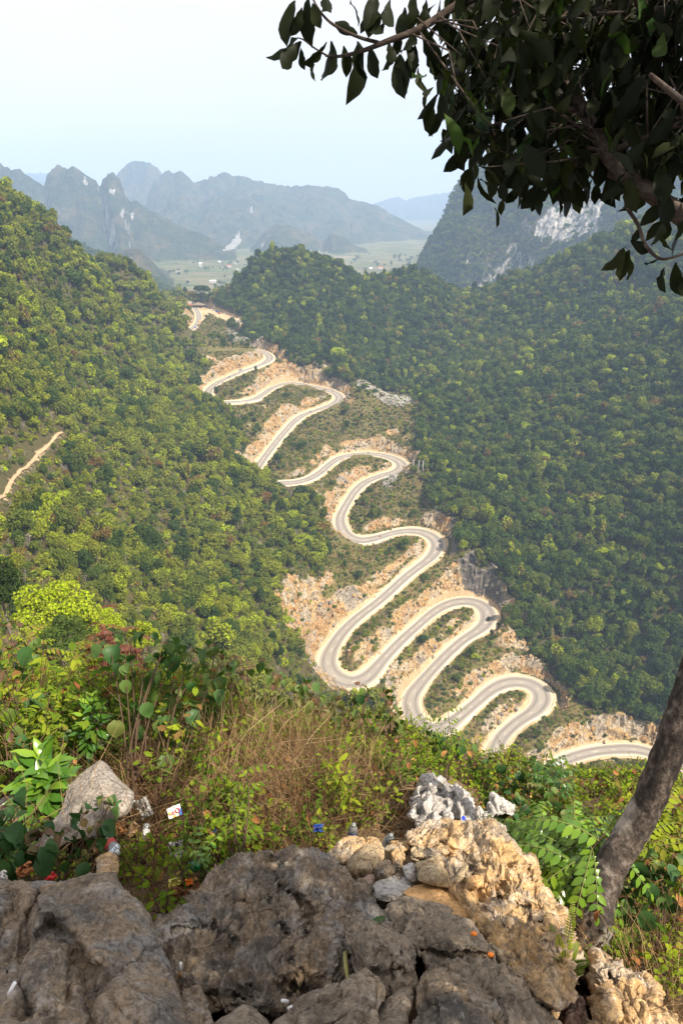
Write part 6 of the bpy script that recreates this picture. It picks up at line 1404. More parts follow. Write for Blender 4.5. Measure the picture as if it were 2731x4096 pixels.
# leaves set by hand along the long bough
HAND = [((1190, 150), (1083, 245), 2.66, 1), ((1180, 0), (1130, 150), 2.62, .4), ((1205, 30), (1178, 135), 2.6, .3), ((1235, -10), (1215, 150), 2.6, .3), ((1250, 15), (1275, 100), 2.6, .5), ((1305, -40), (1305, 62), 2.6, .2), ((1400, 0), (1442, 92), 2.6, .5), ((1495, -30), (1485, 118), 2.6, .3), ((1535, 85), (1485, 160), 2.6, .3), ((1205, 165), (1118, 272), 2.66, .2), ((1205, 190), (1212, 274), 2.66, .2),
 ((1305, 165), (1236, 262), 2.66, .5), ((1250, 245), (1252, 324), 2.66, .3), ((1325, 165), (1315, 332), 2.67, .2), ((1372, 185), (1395, 287), 2.65, .45), ((1428, 165), (1462, 352), 2.64, .2), ((1480, 185), (1502, 305), 2.62, .3), ((1570, 190), (1540, 288), 2.6, .5), ((1585, 245), (1630, 375), 2.6, .25), ((1598, 215), (1602, 365), 2.6, .3), ((1675, 270), (1688, 388), 2.6, .6), ((1700, 110), (1722, 262), 2.6, .3), ((1742, 165), (1765, 312), 2.6, .2), ((1655, 105), (1620, 222), 2.6, .3), ((1620, 30), (1600, 150), 2.6, .2), ((1560, 0), (1545, 120), 2.6, .35), ((1700, 0), (1690, 130), 2.6, .3), ((1650, -30), (1660, 90), 2.6, .4), ((1740, 60), (1790, 160), 2.6, .3), ((1630, 160), (1660, 270), 2.6, .35), ((1540, 40), (1440, 115), 2.6, .4), ((1430, 135), (1350, 100), 2.6, .3),
 ((1345, 220), (1330, 300), 2.66, .3), ((1440, 205), (1430, 290), 2.64, .3), ((1660, 180), (1640, 300), 2.6, .2), ((1715, 200), (1730, 320), 2.6, .3), ((1600, 120), (1580, 220), 2.6, .2), ((1555, 165), (1570, 260), 2.6, .3),
 ((1860, 600), (1795, 675), 3.0, .3), ((1900, 585), (1815, 500), 3.0, .3), ((2495, 1000), (2520, 1112), 2.4, .55), ((2515, 1000), (2478, 1105), 2.4, .5), ((2520, 960), (2590, 1010), 2.4, .2), ((2700, 1050), (2712, 1180), 2.4, .4), ((2660, 1070), (2628, 1150), 2.4, .3), ((2560, 900), (2536, 970), 2.42, .3), ((2640, 1030), (2580, 1060), 2.4, .2), ((2690, 1000), (2640, 960), 2.4, .4), ((2500, 985), (2418, 1095), 2.4, .6), ((2725, 1090), (2735, 1190), 2.4, .4), ((2510, 830), (2560, 790), 2.45, .8), ((2600, 980), (2680, 900), 2.42, .5), ((2560, 900), (2640, 830), 2.42, .4), ((2700, 960), (2760, 860), 2.42, .4),
 ((1800, 330), (1790, 440), 3.0, .95), ((1830, 470), (1840, 560), 3.0, .3), ((1905, 600), (1910, 700), 2.95, .5), ((1985, 560), (1970, 720), 2.95, .3), ((2040, 620), (2060, 720), 2.9, .4), ((2110, 600), (2150, 780), 2.85, .3), ((2180, 640), (2280, 800), 2.8, .4), ((2060, 620), (2090, 760), 2.9, .55), ((2330, 620), (2320, 740), 2.7, .3), ((2440, 660), (2450, 780), 2.6, .3), ((2400, 640), (2390, 740), 2.6, .5)]
nleaf = 0
def hang(p, q, tint):
    global nleaf
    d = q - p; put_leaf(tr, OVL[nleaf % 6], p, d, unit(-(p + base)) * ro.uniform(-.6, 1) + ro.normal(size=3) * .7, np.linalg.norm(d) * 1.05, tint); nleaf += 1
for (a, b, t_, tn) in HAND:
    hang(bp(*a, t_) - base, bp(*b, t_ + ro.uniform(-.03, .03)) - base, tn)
# the dense crown: leaves in hanging bunches on twigs
CROWNPX = np.array([(1800, -120), (1790, 300), (1830, 430), (1880, 620), (1960, 690), (2060, 690), (2180, 730), (2290, 730), (2330, 640), (2430, 700), (2520, 690), (2600, 740), (2760, 880), (3050, 900), (3100, -200)], float)
lv = Leaves(); tw = MB(); cand = []
while len(cand) < 520:
    px, py = ro.uniform(1780, 3050), ro.uniform(-200, 880)
    if inpoly(np.array([px]), np.array([py]), CROWNPX)[0] and not (px > 2560 and py > 640 and ro.random() < .5): cand.append((px, py, ro.uniform(2.35, 3.6)))
allp = np.vstack(list(limb_pl.values()))
for (px, py, t_) in cand:
    c = bp(px, py, t_) - base; j = np.argmin(((allp - c) ** 2).sum(1))
    if np.linalg.norm(allp[j] - c) < 1.3:
        md = (allp[j] + c) / 2 + ro.normal(size=3) * .05 + (0, 0, .04); tw.tube([allp[j], md, c], [.004, .003, .0015], 4, False)
    for k in range(ro.integers(3, 7)):
        a = ro.random() * 6.28; d = np.array([math.cos(a) * .8, math.sin(a) * .8, -ro.uniform(.1, 1.6)]); s_ = ro.uniform(.07, .145); p = c + ro.normal(size=3) * .055
        tn = np.clip(.32 + .2 * ro.normal(), 0, 1) if ro.random() > .10 else ro.uniform(.8, 1.0)
        if nleaf < 300 and -20 < px < 2760 and py > -40 and t_ < 2.75:
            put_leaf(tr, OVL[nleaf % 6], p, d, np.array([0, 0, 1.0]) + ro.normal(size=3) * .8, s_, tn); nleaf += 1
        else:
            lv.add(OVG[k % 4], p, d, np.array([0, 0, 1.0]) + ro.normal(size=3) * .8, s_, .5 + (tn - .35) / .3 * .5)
# unseen crown leaves added above and right, shaped to shade boulders and boughs
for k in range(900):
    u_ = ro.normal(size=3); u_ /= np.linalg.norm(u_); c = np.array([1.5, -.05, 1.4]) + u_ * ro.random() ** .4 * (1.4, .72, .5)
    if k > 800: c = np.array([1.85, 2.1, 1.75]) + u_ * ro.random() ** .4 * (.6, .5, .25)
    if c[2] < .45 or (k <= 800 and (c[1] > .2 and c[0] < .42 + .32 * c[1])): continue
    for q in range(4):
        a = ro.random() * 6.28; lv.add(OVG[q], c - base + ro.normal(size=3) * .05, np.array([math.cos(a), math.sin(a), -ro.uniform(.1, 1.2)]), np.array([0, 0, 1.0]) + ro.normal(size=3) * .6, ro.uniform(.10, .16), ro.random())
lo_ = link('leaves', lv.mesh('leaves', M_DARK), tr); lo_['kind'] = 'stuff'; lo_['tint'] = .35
tw.obj('twigs', M_LIMB, tr, False, kind='stuff')
q = catmull(np.array([pl[-1], np.array([1.9, 1.2, 1.4]) - base, np.array([1.6, .4, 1.6]) - base, np.array([1.0, -.4, 1.7]) - base]), 6)
m = MB(); m.tube(q, np.linspace(.032, .008, len(q)), 8, True, .1, 2); m.obj('branch', M_LIMB, tr, True)
# ------------------------------------------------------------------ marked trees of the slopes
def crown_big(name, seed, n, size, lobes, lr, rz=.85, rx=1.0, zc=1.25, inner=.25): return crown_mesh(name, seed, n, size, None, lobes=lobes, lr=lr, rz=rz, rx=rx, zc=zc, inner=inner)
def special_tree(label, px, py, t_, rpx, tint, crown, trunk_h=None, sq=1.0, name='tree', trunkr=.25):
    c = bp(px, py, t_); r_ = rpx * t_ / F; gz = float(land_z(np.array([c[0]]), np.array([c[1]]))[0]); gz = min(gz, c[2] - .9 * r_)
    r = thing(name, label, 'tree', (c[0], c[1], gz)); H_ = c[2] - gz
    o = link('crown', crown, r); o.scale = (r_, r_, r_ * sq); o.location = (0, 0, H_ - 1.25 * r_ * sq); o['tint'] = tint
    m = MB(); m.tube([(0, 0, -.5), (.1, .05, H_ * .5), (.15, -.1, H_)], [trunkr, trunkr * .75, trunkr * .4], 8)
    for k in range(6):
        a = k * 2.1; m.tube([(.1, 0, H_ * .55), (math.cos(a) * r_ * .35, math.sin(a) * r_ * .35, H_ * .85), (math.cos(a) * r_ * .7, math.sin(a) * r_ * .7, H_ + r_ * .1)], [trunkr * .45, trunkr * .3, trunkr * .12], 5, False)
    m.obj('trunk', M_BARK, r, True); return r
CL1 = crown_big('crown', 801, 5200, (.035, .075), 26, (.16, .30), rz=.62, rx=1.15, inner=.15)
CL2 = crown_big('crown', 802, 3600, (.04, .085), 18, (.2, .36), inner=.2)
special_tree('bright lime green tree, widest crown low on the left slope', 205, 2415, 78, 165, .80, CL1)
special_tree('smaller lime green tree touching the right side of the widest lime crown', 400, 2480, 80, 85, .79, CL1)
special_tree('yellow green thin tree right of the two lime green trees', 560, 2540, 84, 75, .72, CL2)
special_tree('grey green tree below the widest lime crown', 250, 2530, 74, 120, .22, CL2, sq=.7)
special_tree('dark green tree at the left edge beside the lime green tree', -10, 2330, 90, 105, .06, CL2, sq=1.6)
q = on_land(565, 2215); special_tree('large round dark green tree standing alone in the brown scrub of the left slope', 565, 2170, project(q)[2] - 3, 88, .07, CL2, sq=1.15)
q = on_land(510, 1850); special_tree('dark blue green tree in the middle of the left slope', 510, 1860, project(q)[2] - 3, 42, .05, CL2, sq=1.2)
for px, py, lb in ((410, 1715, 'pale leafless tree among the green crowns of the left slope, upper one'), (120, 2180, 'pale leafless tree in brown scrub at the left edge'), (1240, 2330, 'pale leafless tree above the pink rock face')):
    q = on_land(px, py + 20); r = thing('leafless_tree', lb, 'tree', q); o = link('branches', BARE[3], r); o.scale = (2.4,) * 3
# ---- trees round the yard at the top of the pass
UMB = crown_big('crown', 811, 900, (.12, .22), 11, (.24, .38), rz=.42, rx=1.15, zc=1.0); LOO = crown_big('crown', 812, 420, (.10, .18), 9, (.3, .5))
def yard_tree(label, px, pyb, pyt, wpx, tint, crown, t_, sq=1.0):
    b = bp(px, pyb, t_); top = bp(px, pyt, t_)[2]; h = top - b[2]; r_ = wpx * t_ / F
    r = thing('tall_tree', label, 'tree', b); o = link('crown', crown, r); o['tint'] = tint; o.scale = (r_, r_, r_ * sq); o.location = (0, 0, h - (1.55 if crown is UMB else 2.1) * r_ * sq)
    m = MB(); m.tube([(0, 0, -1), (.3, 0, h * .4), (.1, .2, h * .8)], [.8, .55, .3], 7)
    for k in range(7):
        a = k * 2.4; m.tube([(.2, 0, h * .45), (math.cos(a) * r_ * .4, math.sin(a) * r_ * .4, h * .7), (math.cos(a) * r_ * .75, math.sin(a) * r_ * .75, h * .88)], [.35, .22, .1], 5, False)
    m.obj('trunk', M_BARK, r, True)
yard_tree('tall umbrella shaped tree behind the tin roofed pavilion', 815, 1225, 1128, 36, .10, UMB, 905, .95)
yard_tree('bare grey tree left of the umbrella shaped tree', 772, 1222, 1145, 24, .93, LOO, 905, 1.2)
yard_tree('thin tree with brownish top right of the umbrella shaped tree', 870, 1230, 1160, 26, .90, LOO, 890, 1.0)
yard_tree('green tree between the brownish top and the wooded hill', 905, 1240, 1180, 22, .3, CL2, 885, 1.0)
yard_tree('big brown crowned tree against the wooded hill', 930, 1240, 1120, 36, .91, CL2, 885, 1.0)
yard_tree('round green tree on the bank below the yard', 880, 1335, 1265, 30, .42, CL2, 800, 1.1)
yard_tree('green tree standing above the second bend, on the inner side', 975, 1440, 1365, 26, .32, CL2, 735, 1.2)

# ------------------------------------------------------------------ road furniture
M_CONC = flat_mat('concrete', (0.66, 0.63, 0.58), .85, .12, 1.0, .2); M_STEEL = flat_mat('grey_steel', (0.30, 0.31, 0.32), .5, .1, 1.0, .5, 0, .6)
M_BLACK = flat_mat('black_paint', (0.012, 0.012, 0.014), .35, .1, 2, .5); M_WHITE = flat_mat('white_paint', (0.78, 0.78, 0.77), .5, .05, 2, .4)
M_REDP = flat_mat('red_paint', (0.48, 0.03, 0.03), .45, .1, 2, .4); M_SILV = flat_mat('silver_paint', (0.36, 0.42, 0.46), .35, .06, 2, .5, 0, .4); M_BLUEP = flat_mat('blue_paint', (0.02, 0.10, 0.42), .45, .1, 2, .4)
M_RUBBER = flat_mat('rubber', (0.018, 0.018, 0.018), .8, .1, 5, .2); M_GLASSD = flat_mat('dark_glass', (0.02, 0.028, 0.035), .08, .1, 2, .7); M_LAMP = flat_mat('lamp_glass', (0.75, 0.75, 0.70), .15, .05, 2, .6); M_TAIL = flat_mat('red_lamp', (0.45, 0.02, 0.02), .2, .05, 2, .6)
def downhill_side(i): 
    i = np.atleast_1d(i); s = 0
    for k in i:
        _, y1, _ = project(road[k] + np.append(nrm[k] * 4, 0)); _, y2, _ = project(road[k] - np.append(nrm[k] * 4, 0)); s += 1 if y1 > y2 else -1
    return 1 if s > 0 else -1
RAILS = [((785, 1391), (905, 1395), 'along the half hidden second leg under the yard'), ((1075, 1445), (950, 1493), 'below the second bend from the top'), ((915, 1611), (1040, 1585), 'along the leg under the second rock face'), ((1190, 1929), (1360, 1832), 'on the leg that curls round the grassy mound'), ((1420, 2158), (1610, 2126), 'above the stepped wall in the middle of the pass'), ((1735, 2215), (1545, 2378), 'along the long straight leg above the pink rock face'),
         ((1500, 2418), (1440, 2462), 'short piece near the foot of the long straight leg'), ((1480, 2700), (1680, 2494), 'on the leg leading up to the black car'), ((1945, 2490), (1720, 2688), 'on the straight leg below the black car'), ((1780, 2912), (2010, 2737), 'on the leg entering the lowest hairpin'), ((2165, 2800), (2035, 2917), 'outside the lowest hairpin')]
for a, b, wh in RAILS:
    i0, i1 = sorted((road_at(*a), road_at(*b))); ii = np.arange(i0, i1 + 1); s_ = downhill_side(ii[::6])
    off = half[ii] + sh_l[ii] + .12; e = road[ii].copy(); e[:, :2] += nrm[ii] * (s_ * off)[:, None]; e[:, 2] += .25
    r = thing('guard_fence', 'pale concrete guard fence ' + wh, 'guard fence', e[0])
    e = e - e[0]; pm = MB()
    for k in range(0, len(e), 2):
        pm.box(e[k] + (0, 0, .45), (.30, .30, 1.05), math.atan2(tan[ii[k], 1], tan[ii[k], 0]))
    pm.obj('post', M_CONC, r, False, kind='stuff')
    for z_ in (.42, .84):
        m = MB(); m.tube(e + (0, 0, z_), .085, 4, True); m.obj('rail', M_CONC, r, False)
WALLS = [((1490, 2166), 9, 3.6, 'stepped concrete retaining wall under the middle guard fence'), ((1330, 1850), 6, 3.0, 'grey retaining wall at the start of the grassy mound'), ((1850, 2860), 8, 4.0, 'retaining wall under the lowest guard fence'), ((1010, 1600), 10, 2.0, 'pale retaining wall under the third leg from the top'), ((1475, 2715), 5, 3.0, 'concrete drain wall at the outer edge of the left bend')]
for (a, ln, hh, lb) in WALLS:
    i = road_at(*a); s_ = downhill_side(i); p = road[i].copy(); p[:2] += nrm[i] * s_ * (half[i] + sh_l[i] + .3); rz_ = math.atan2(tan[i, 1], tan[i, 0])
    r = thing('retaining_wall', lb, 'wall', p, None, (0, 0, rz_)); d_ = np.sign(np.dot(nrm[i] * s_, [-math.sin(rz_), math.cos(rz_)]))
    for k in range(4):
        m = MB(); m.box((0, d_ * (.35 + .38 * k), -hh * (k + .5) / 4 - .1 * k), (ln * (1 - .06 * k), .36, hh / 4 * 1.02)); m.obj('course', M_CONC, r)
# power poles beside the fourth bend, with their wires
POLES = []
for k, (px, py0, py1, wh) in enumerate(((1650, 1898, 1841, 'leftmost of the three by the bend'), (1671, 1904, 1844, 'middle one of the three by the bend'), (1688, 1907, 1846, 'rightmost of the three by the bend'))):
    b = on_land(px, py0); d_ = project(b)[2]; h_ = (py0 - py1) * d_ / F * 1.12
    r = thing('power_pole', 'slim pale power pole, ' + wh, 'power pole', b, 'power poles by the bend'); m = MB(); m.tube([(0, 0, -1), (.25, 0, h_)], [.22, .14], 8); m.obj('shaft', M_CONC, r, True)
    m = MB(); m.box((.25, 0, h_ - .5), (1.9, .12, .12)); m.obj('crossarm', M_STEEL, r)
    for q in (-.8, 0, .8):
        m = MB(); m.tube([(.25 + q, 0, h_ - .44), (.25 + q, 0, h_ - .1)], [.07, .05], 6); m.obj('insulator', M_WHITE, r)
    POLES.append(b + (.25, 0, h_ - .15))
far_end = [bp(1985, 2520, 436), bp(2010, 2500, 438), bp(2030, 2480, 440)]
for k, (a, b) in enumerate(zip(POLES, far_end)):
    s = np.linspace(0, 1, 24)[:, None]; pl = a + (b - a) * s - np.array([0, 0, 1]) * 6 * (s - s * s) * 4 * .5
    o = thing('power_wire', 'thin power wire running down past the dark rock face from the %s pole' % ('leftmost', 'middle', 'rightmost')[k], 'wire', a); m = MB(); m.tube(pl - a, .02, 3, False); m.obj('strand', M_STEEL, o)
for px, py, side, lb in ((1277, 1655, 1, 'tall dark marker post beside the motorbike below the third bend'), (1475, 1808, 1, 'marker post on the upper edge of the fourth bend'), (1310, 1625, 1, 'short marker post on the third bend, near the rubble'), (1590, 2118, 1, 'tall lamp post at the end of the middle guard fence'), (2032, 2738, 1, 'marker post at the end of the lowest guard fence'), (1600, 2330, 1, 'marker post on the long straight leg')):
    i = road_at(px, py); s_ = downhill_side(i); p = road[i].copy(); p[:2] += nrm[i] * s_ * (half[i] + .9)
    h_ = 4.2 if 'tall' in lb else 1.4; r = thing('marker_post', lb, 'post', p); m = MB(); m.tube([(0, 0, 0), (0, 0, h_)], [.09, .06], 6); m.obj('shaft', M_STEEL if h_ > 2 else M_BLACK, r); m = MB(); m.box((0, 0, h_ + .06), (.22, .22, .18)); m.obj('cap', M_WHITE, r)
# road sign at the top leg
i = road_at(768, 1320); s_ = downhill_side(i); p = road[i].copy(); p[:2] += nrm[i] * s_ * (half[i] + 1.6)
r = thing('road_sign', 'blue road sign where the top leg leaves the yard', 'sign', p); m = MB(); m.tube([(-.9, 0, 0), (-.9, 0, 2.6)], .05, 5).tube([(.9, 0, 0), (.9, 0, 2.6)], .05, 5); m.obj('post', M_STEEL, r); m = MB(); m.box((0, -.06, 2.3), (2.6, .06, 1.2)); m.obj('panel', M_BLUEP, r)
# white letters of the pass's name standing on the rubble
def text_mesh(cu, mat):
    to = bpy.data.objects.new('text', cu); COL.objects.link(to); dg = bpy.context.evaluated_depsgraph_get()
    nm = bpy.data.meshes.new_from_object(to.evaluated_get(dg), depsgraph=dg); bpy.data.objects.remove(to); nm.materials.clear(); nm.materials.append(mat); return nm
cu = bpy.data.curves.new('place_name', 'FONT'); cu.body = 'Đèo Khau Cốc Chà'; cu.size = 3.1; cu.extrude = .12; cu.shear = .25; cu.resolution_u = 2
o = link('place_name_letters', text_mesh(cu, M_WHITE))
q = bpz(1430, 1571, zt_ + 3.2); o.location = q; o.rotation_euler = (R(82), 0, R(-3)); w_ = max(1e-3, (70 * project(q)[2] / F)); bpy.context.view_layer.update(); o.scale = (w_ / max(o.dimensions[0], .1),) * 2 + (1,); tag(o, 'white letters naming the mountain pass, standing on the pale rubble', 'letters')

# ------------------------------------------------------------------ vehicles
def loft(m, st):
    """box sections along x: (x, z0, z1, half width bottom, half width top)"""
    V = []; Q = []
    for (x, z0, z1, wb, wt) in st: V += [(x, -wb, z0), (x, wb, z0), (x, wb * 1.02, (z0 * .45 + z1 * .55)), (x, wt, z1), (x, -wt, z1), (x, -wb * 1.02, (z0 * .45 + z1 * .55))]
    n = len(st)
    for k in range(n - 1):
        for j in range(6): a, b = k * 6 + j, k * 6 + (j + 1) % 6; Q.append((a, a + 6, b + 6, b))
    Q += [(0, 1, 2, 3), (0, 3, 4, 5), tuple((n - 1) * 6 + q for q in (3, 2, 1, 0)), tuple((n - 1) * 6 + q for q in (5, 4, 3, 0))]
    m.add(V, Q); return m
def disc(r_, w_, n=16):
    a = np.linspace(0, 2 * math.pi, n, endpoint=False); V = []
    for y, q in ((-w_, .86), (-w_, 1), (w_, 1), (w_, .86)): V += [(math.cos(t) * r_ * q, y, math.sin(t) * r_ * q) for t in a]
    V += [(0, -w_ * .8, 0), (0, w_ * .8, 0)]; Q = []; T = []
    for k in range(n):
        j = (k + 1) % n
        for s in range(3): Q.append((s * n + k, s * n + j, (s + 1) * n + j, (s + 1) * n + k))
        T += [(4 * n, j, k), (4 * n + 1, 3 * n + k, 3 * n + j)]
    return V, Q, T
def make_car(label, loc, rz, paint, suv=True, rx=(0, 0)):
    r = thing('parked_car' if 'parked' in label else 'car', label, 'car', loc, None, (rx[0], rx[1], rz))
    h = 1.0 if suv else .86
    loft(MB(), [(-2.25, .45, .85 * h, .78, .70), (-2.15, .32, 1.02 * h, .90, .82), (-.9, .28, 1.04 * h, .93, .86), (1.0, .28, 1.02 * h, .93, .84), (1.9, .30, .92 * h, .90, .78), (2.25, .42, .70 * h, .74, .66)]).obj('body', paint, r)
    zt = 1.72 if suv else 1.44
    loft(MB(), [(-2.05 if suv else -1.6, 1.0 * h, 1.04 * h, .80, .78), (-1.8 if suv else -1.05, 1.0 * h, zt - .05, .82, .66), (.15, 1.0 * h, zt - .03, .82, .68), (1.05, 1.0 * h, 1.03 * h, .82, .78)]).obj('windows', M_GLASSD, r)
    loft(MB(), [(-1.85 if suv else -1.05, zt - .06, zt, .66, .62), (-.6, zt - .05, zt + .05, .69, .62), (.2, zt - .06, zt, .68, .62)]).obj('roof', paint, r)
    for x in (-1.4, 1.4):
        for y in (-.82, .82):
            V, Q, T = disc(.36, .11); o = MB().add(np.array(V) + (x, y, .36), Q, T).obj('wheel', M_RUBBER, r)
            V, Q, T = disc(.22, .115); MB().add(np.array(V) + (x, y, .36), Q, T).obj('rim', M_STEEL, o)
    for y in (-.6, .6):
        MB().box((2.2, y, .68 * h), (.12, .32, .16)).obj('headlight', M_LAMP, r); MB().box((-2.22, y, .86 * h), (.08, .26, .2)).obj('tail_light', M_TAIL, r)
    MB().box((2.27, 0, .42), (.1, 1.4, .16)).obj('bumper', M_BLACK, r); return r
def on_road(px, py, lat=0.0):
    i = road_at(px, py); p = road[i].copy(); p[:2] += nrm[i] * lat; return p + (0, 0, .035), math.atan2(tan[i, 1], tan[i, 0]), i
p, a, i = on_road(1953, 2475, .5); q = bpz(1953, 2478, p[2]); make_car('black off road car driving round the outer bend, seen from behind', q, a + math.pi, M_BLACK)
p, a, i = on_road(961, 1484); q = bpz(961, 1483, p[2]); make_car('silver blue off road car coming down below the second bend', q, a, M_SILV)
yz = -128.28
def yard(px, py): return bpz(px, py, yz)
make_car('white car parked broadside at the back of the yard', yard(850, 1240), R(5), M_WHITE, False)
make_car('red car parked under the trees right of the yard', yard(877, 1255), R(-8), M_REDP, False)
make_car('dark blue car parked behind the red car', yard(869, 1249), R(-8), M_BLUEP, True)
make_car('small white car parked beside the rubble, farthest right', yard(902, 1254), R(40), M_WHITE, False)
p, a, i = on_road(798, 1391); make_car('pale blue car half hidden at the end of the guarded second leg', p, a, M_SILV, False)

def skin_body(name, J, E, rad, mat):
    """one continuous figure grown round a jointed skeleton"""
    me = bpy.data.meshes.new(name); me.from_pydata([tuple(j) for j in J], E, []); o = bpy.data.objects.new(name, me); COL.objects.link(o)
    md = o.modifiers.new('skin', 'SKIN'); o.modifiers.new('sub', 'SUBSURF').levels = 1
    for k, r_ in enumerate(rad):
        v = me.skin_vertices[0].data[k]; v.radius = (r_, r_); v.use_root = (k == 0)
    dg = bpy.context.evaluated_depsgraph_get(); ev = o.evaluated_get(dg); nm = bpy.data.meshes.new_from_object(ev, depsgraph=dg); bpy.data.objects.remove(o)
    nm.materials.clear(); nm.materials.append(mat); return nm
M_CLOTH = flat_mat('dark_clothes', (0.05, 0.06, 0.09), .9, .2, 4, .1); M_CLOTHR = flat_mat('red_jacket', (0.42, 0.05, 0.05), .9, .2, 4, .1); M_CLOTHW = flat_mat('pale_clothes', (0.55, 0.53, 0.50), .9, .1, 4, .1); M_SKIN = flat_mat('skin', (0.42, 0.25, 0.17), .7, .1, 5, .3)
E_ = [(0, 1), (1, 2), (2, 3), (2, 4), (4, 5), (5, 6), (2, 7), (7, 8), (8, 9), (0, 10), (10, 11), (11, 12), (12, 13), (0, 14), (14, 15), (15, 16), (16, 17)]
RAD = [.15, .14, .13, .06, .07, .05, .035, .07, .05, .035, .10, .065, .045, .04, .10, .065, .045, .04]
SIT = [(0, 0, .78), (.06, 0, 1.0), (.14, 0, 1.24), (.17, 0, 1.36), (.18, .2, 1.22), (.36, .24, 1.02), (.60, .30, 1.02), (.18, -.2, 1.22), (.36, -.24, 1.02), (.60, -.30, 1.02), (.05, .11, .76), (.44, .17, .72), (.34, .16, .32), (.46, .16, .28), (.05, -.11, .76), (.44, -.17, .72), (.34, -.16, .32), (.46, -.16, .28)]
STD = [(0, 0, .95), (0, 0, 1.16), (0, 0, 1.40), (0, 0, 1.52), (0, .19, 1.38), (.02, .24, 1.12), (.08, .22, .88), (0, -.19, 1.38), (.02, -.24, 1.12), (.08, -.22, .88), (0, .10, .90), (.03, .11, .48), (-.02, .11, .08), (.12, .12, .04), (0, -.10, .90), (.05, -.11, .48), (.02, -.12, .08), (.16, -.12, .04)]
SITM = [skin_body('rider_body', SIT, E_, RAD, m_) for m_ in (M_CLOTH, M_CLOTHR)]; STDM = [skin_body('body', STD, E_, RAD, m_) for m_ in (M_CLOTH, M_CLOTHR, M_CLOTHW)]
def head(r, c, hm):
    m = MB(); a = np.linspace(0, math.pi, 7); m.tube([(c[0], c[1], c[2] - .12 * math.cos(t)) for t in a], np.maximum(.105 * np.sin(a), .01), 8); m.tube([(c[0] + .08, c[1], c[2]), (c[0] + .125, c[1], c[2] - .03)], [.02, .016], 5); h_ = m.obj('head', M_SKIN, r, True)
    m = MB(); a = np.linspace(0, math.pi / 1.7, 6); m.tube([(c[0] - .015, c[1], c[2] + .02 + .125 * math.cos(t)) for t in a][::-1], np.maximum(.122 * np.sin(a), .01)[::-1], 8); m.obj('helmet' if hm else 'hair', M_BLACK, h_, True)
def motorbike(label, rl, loc, rz, red=False):
    r = thing('motorbike', label, 'motorbike', loc, None, (0, 0, rz))
    for x in (-.62, .62):
        V, Q, T = disc(.30, .05, 14); o = MB().add(np.array(V) + (x, 0, .30), Q, T).obj('wheel', M_RUBBER, r)
    loft(MB(), [(-.75, .55, .72, .06, .04), (-.3, .35, .76, .13, .11), (.2, .32, .62, .14, .08), (.45, .40, .80, .12, .09), (.55, .55, .98, .06, .05)]).obj('body', M_REDP if red else M_BLACK, r)
    loft(MB(), [(-.7, .74, .82, .10, .09), (-.1, .72, .80, .13, .11), (.12, .70, .74, .08, .07)]).obj('saddle', M_RUBBER, r)
    m = MB(); m.tube([(.62, 0, .30), (.50, 0, .95), (.46, 0, 1.02)], .035, 6).tube([(.46, -.32, 1.04), (.48, 0, 1.0), (.46, .32, 1.04)], .02, 5); m.obj('handlebar', M_STEEL, r); MB().box((.60, 0, .88), (.08, .16, .14)).obj('headlight', M_LAMP, r)
    p = thing('person', rl, 'person', loc, None, (0, 0, rz)); link('body', SITM[1 if red else 0], p); head(p, (.19, 0, 1.53), True)
for px, py, lat, flip, red, wh in ((1243, 1646, .8, 0, False, 'on the straight below the third bend'), (1301, 1558, -.8, 1, False, 'entering the third bend, the first of two'), (1330, 1563, -.6, 1, False, 'entering the third bend, the second of two'), (1473, 1811, -.9, 0, False, 'at the top of the fourth bend'), (1519, 2146, .6, 0, True, 'in red above the middle guard fence'), (918, 1507, .6, 0, False, 'following the silver blue car')):
    p, a, i = on_road(px, py); q = bpz(px, py + 2, p[2]); motorbike('%s motorbike %s' % ('red' if red else 'dark', wh), '%s motorbike rider with a helmet, %s' % ('red jacketed' if red else 'dark clothed', wh), q, a + math.pi * flip, red)
# the yard: pavilion, parked motorbikes, people
pb = bpz(795, 1229, yz); pav = thing('pavilion', 'open sided pavilion with a low brown hipped roof at the top of the pass', 'pavilion', pb)
M_ROOF = flat_mat('thatched_roof', (0.20, 0.15, 0.11), .9, .2, .6, .1, .3); M_WOOD = flat_mat('dark_wood', (0.07, 0.05, 0.04), .85, .2, 1, .2); M_RROOF = flat_mat('rusty_tin', (0.32, 0.10, 0.06), .7, .2, .6, .2)
V = [(-8.5, -5, 3.1), (8.5, -5, 3.1), (8.5, 5, 3.1), (-8.5, 5, 3.1), (-2.5, -1.2, 5.6), (2.5, -1.2, 5.6), (2.5, 1.2, 5.6), (-2.5, 1.2, 5.6), (-2.5, 0, 6.3), (2.5, 0, 6.3)]
rf = MB().add(V, [(0, 1, 5, 4), (1, 2, 6, 5), (2, 3, 7, 6), (3, 0, 4, 7), (4, 5, 9, 8), (6, 7, 8, 9), (0, 3, 2, 1)], [(5, 6, 9), (7, 4, 8)]).obj('roof', M_ROOF, pav)
for x in (-7.8, -3.9, 0, 3.9, 7.8):
    for y in (-4.4, 4.4): MB().tube([(x, y, -.3), (x, y, 3.3)], .16, 6).obj('post', M_WOOD, pav)
MB().box((0, 3.6, 1.4), (15, .2, 2.8)).obj('back_wall', M_WOOD, pav); MB().box((0, -3.0, .5), (11, .8, 1.0)).obj('counter', M_WOOD, pav)
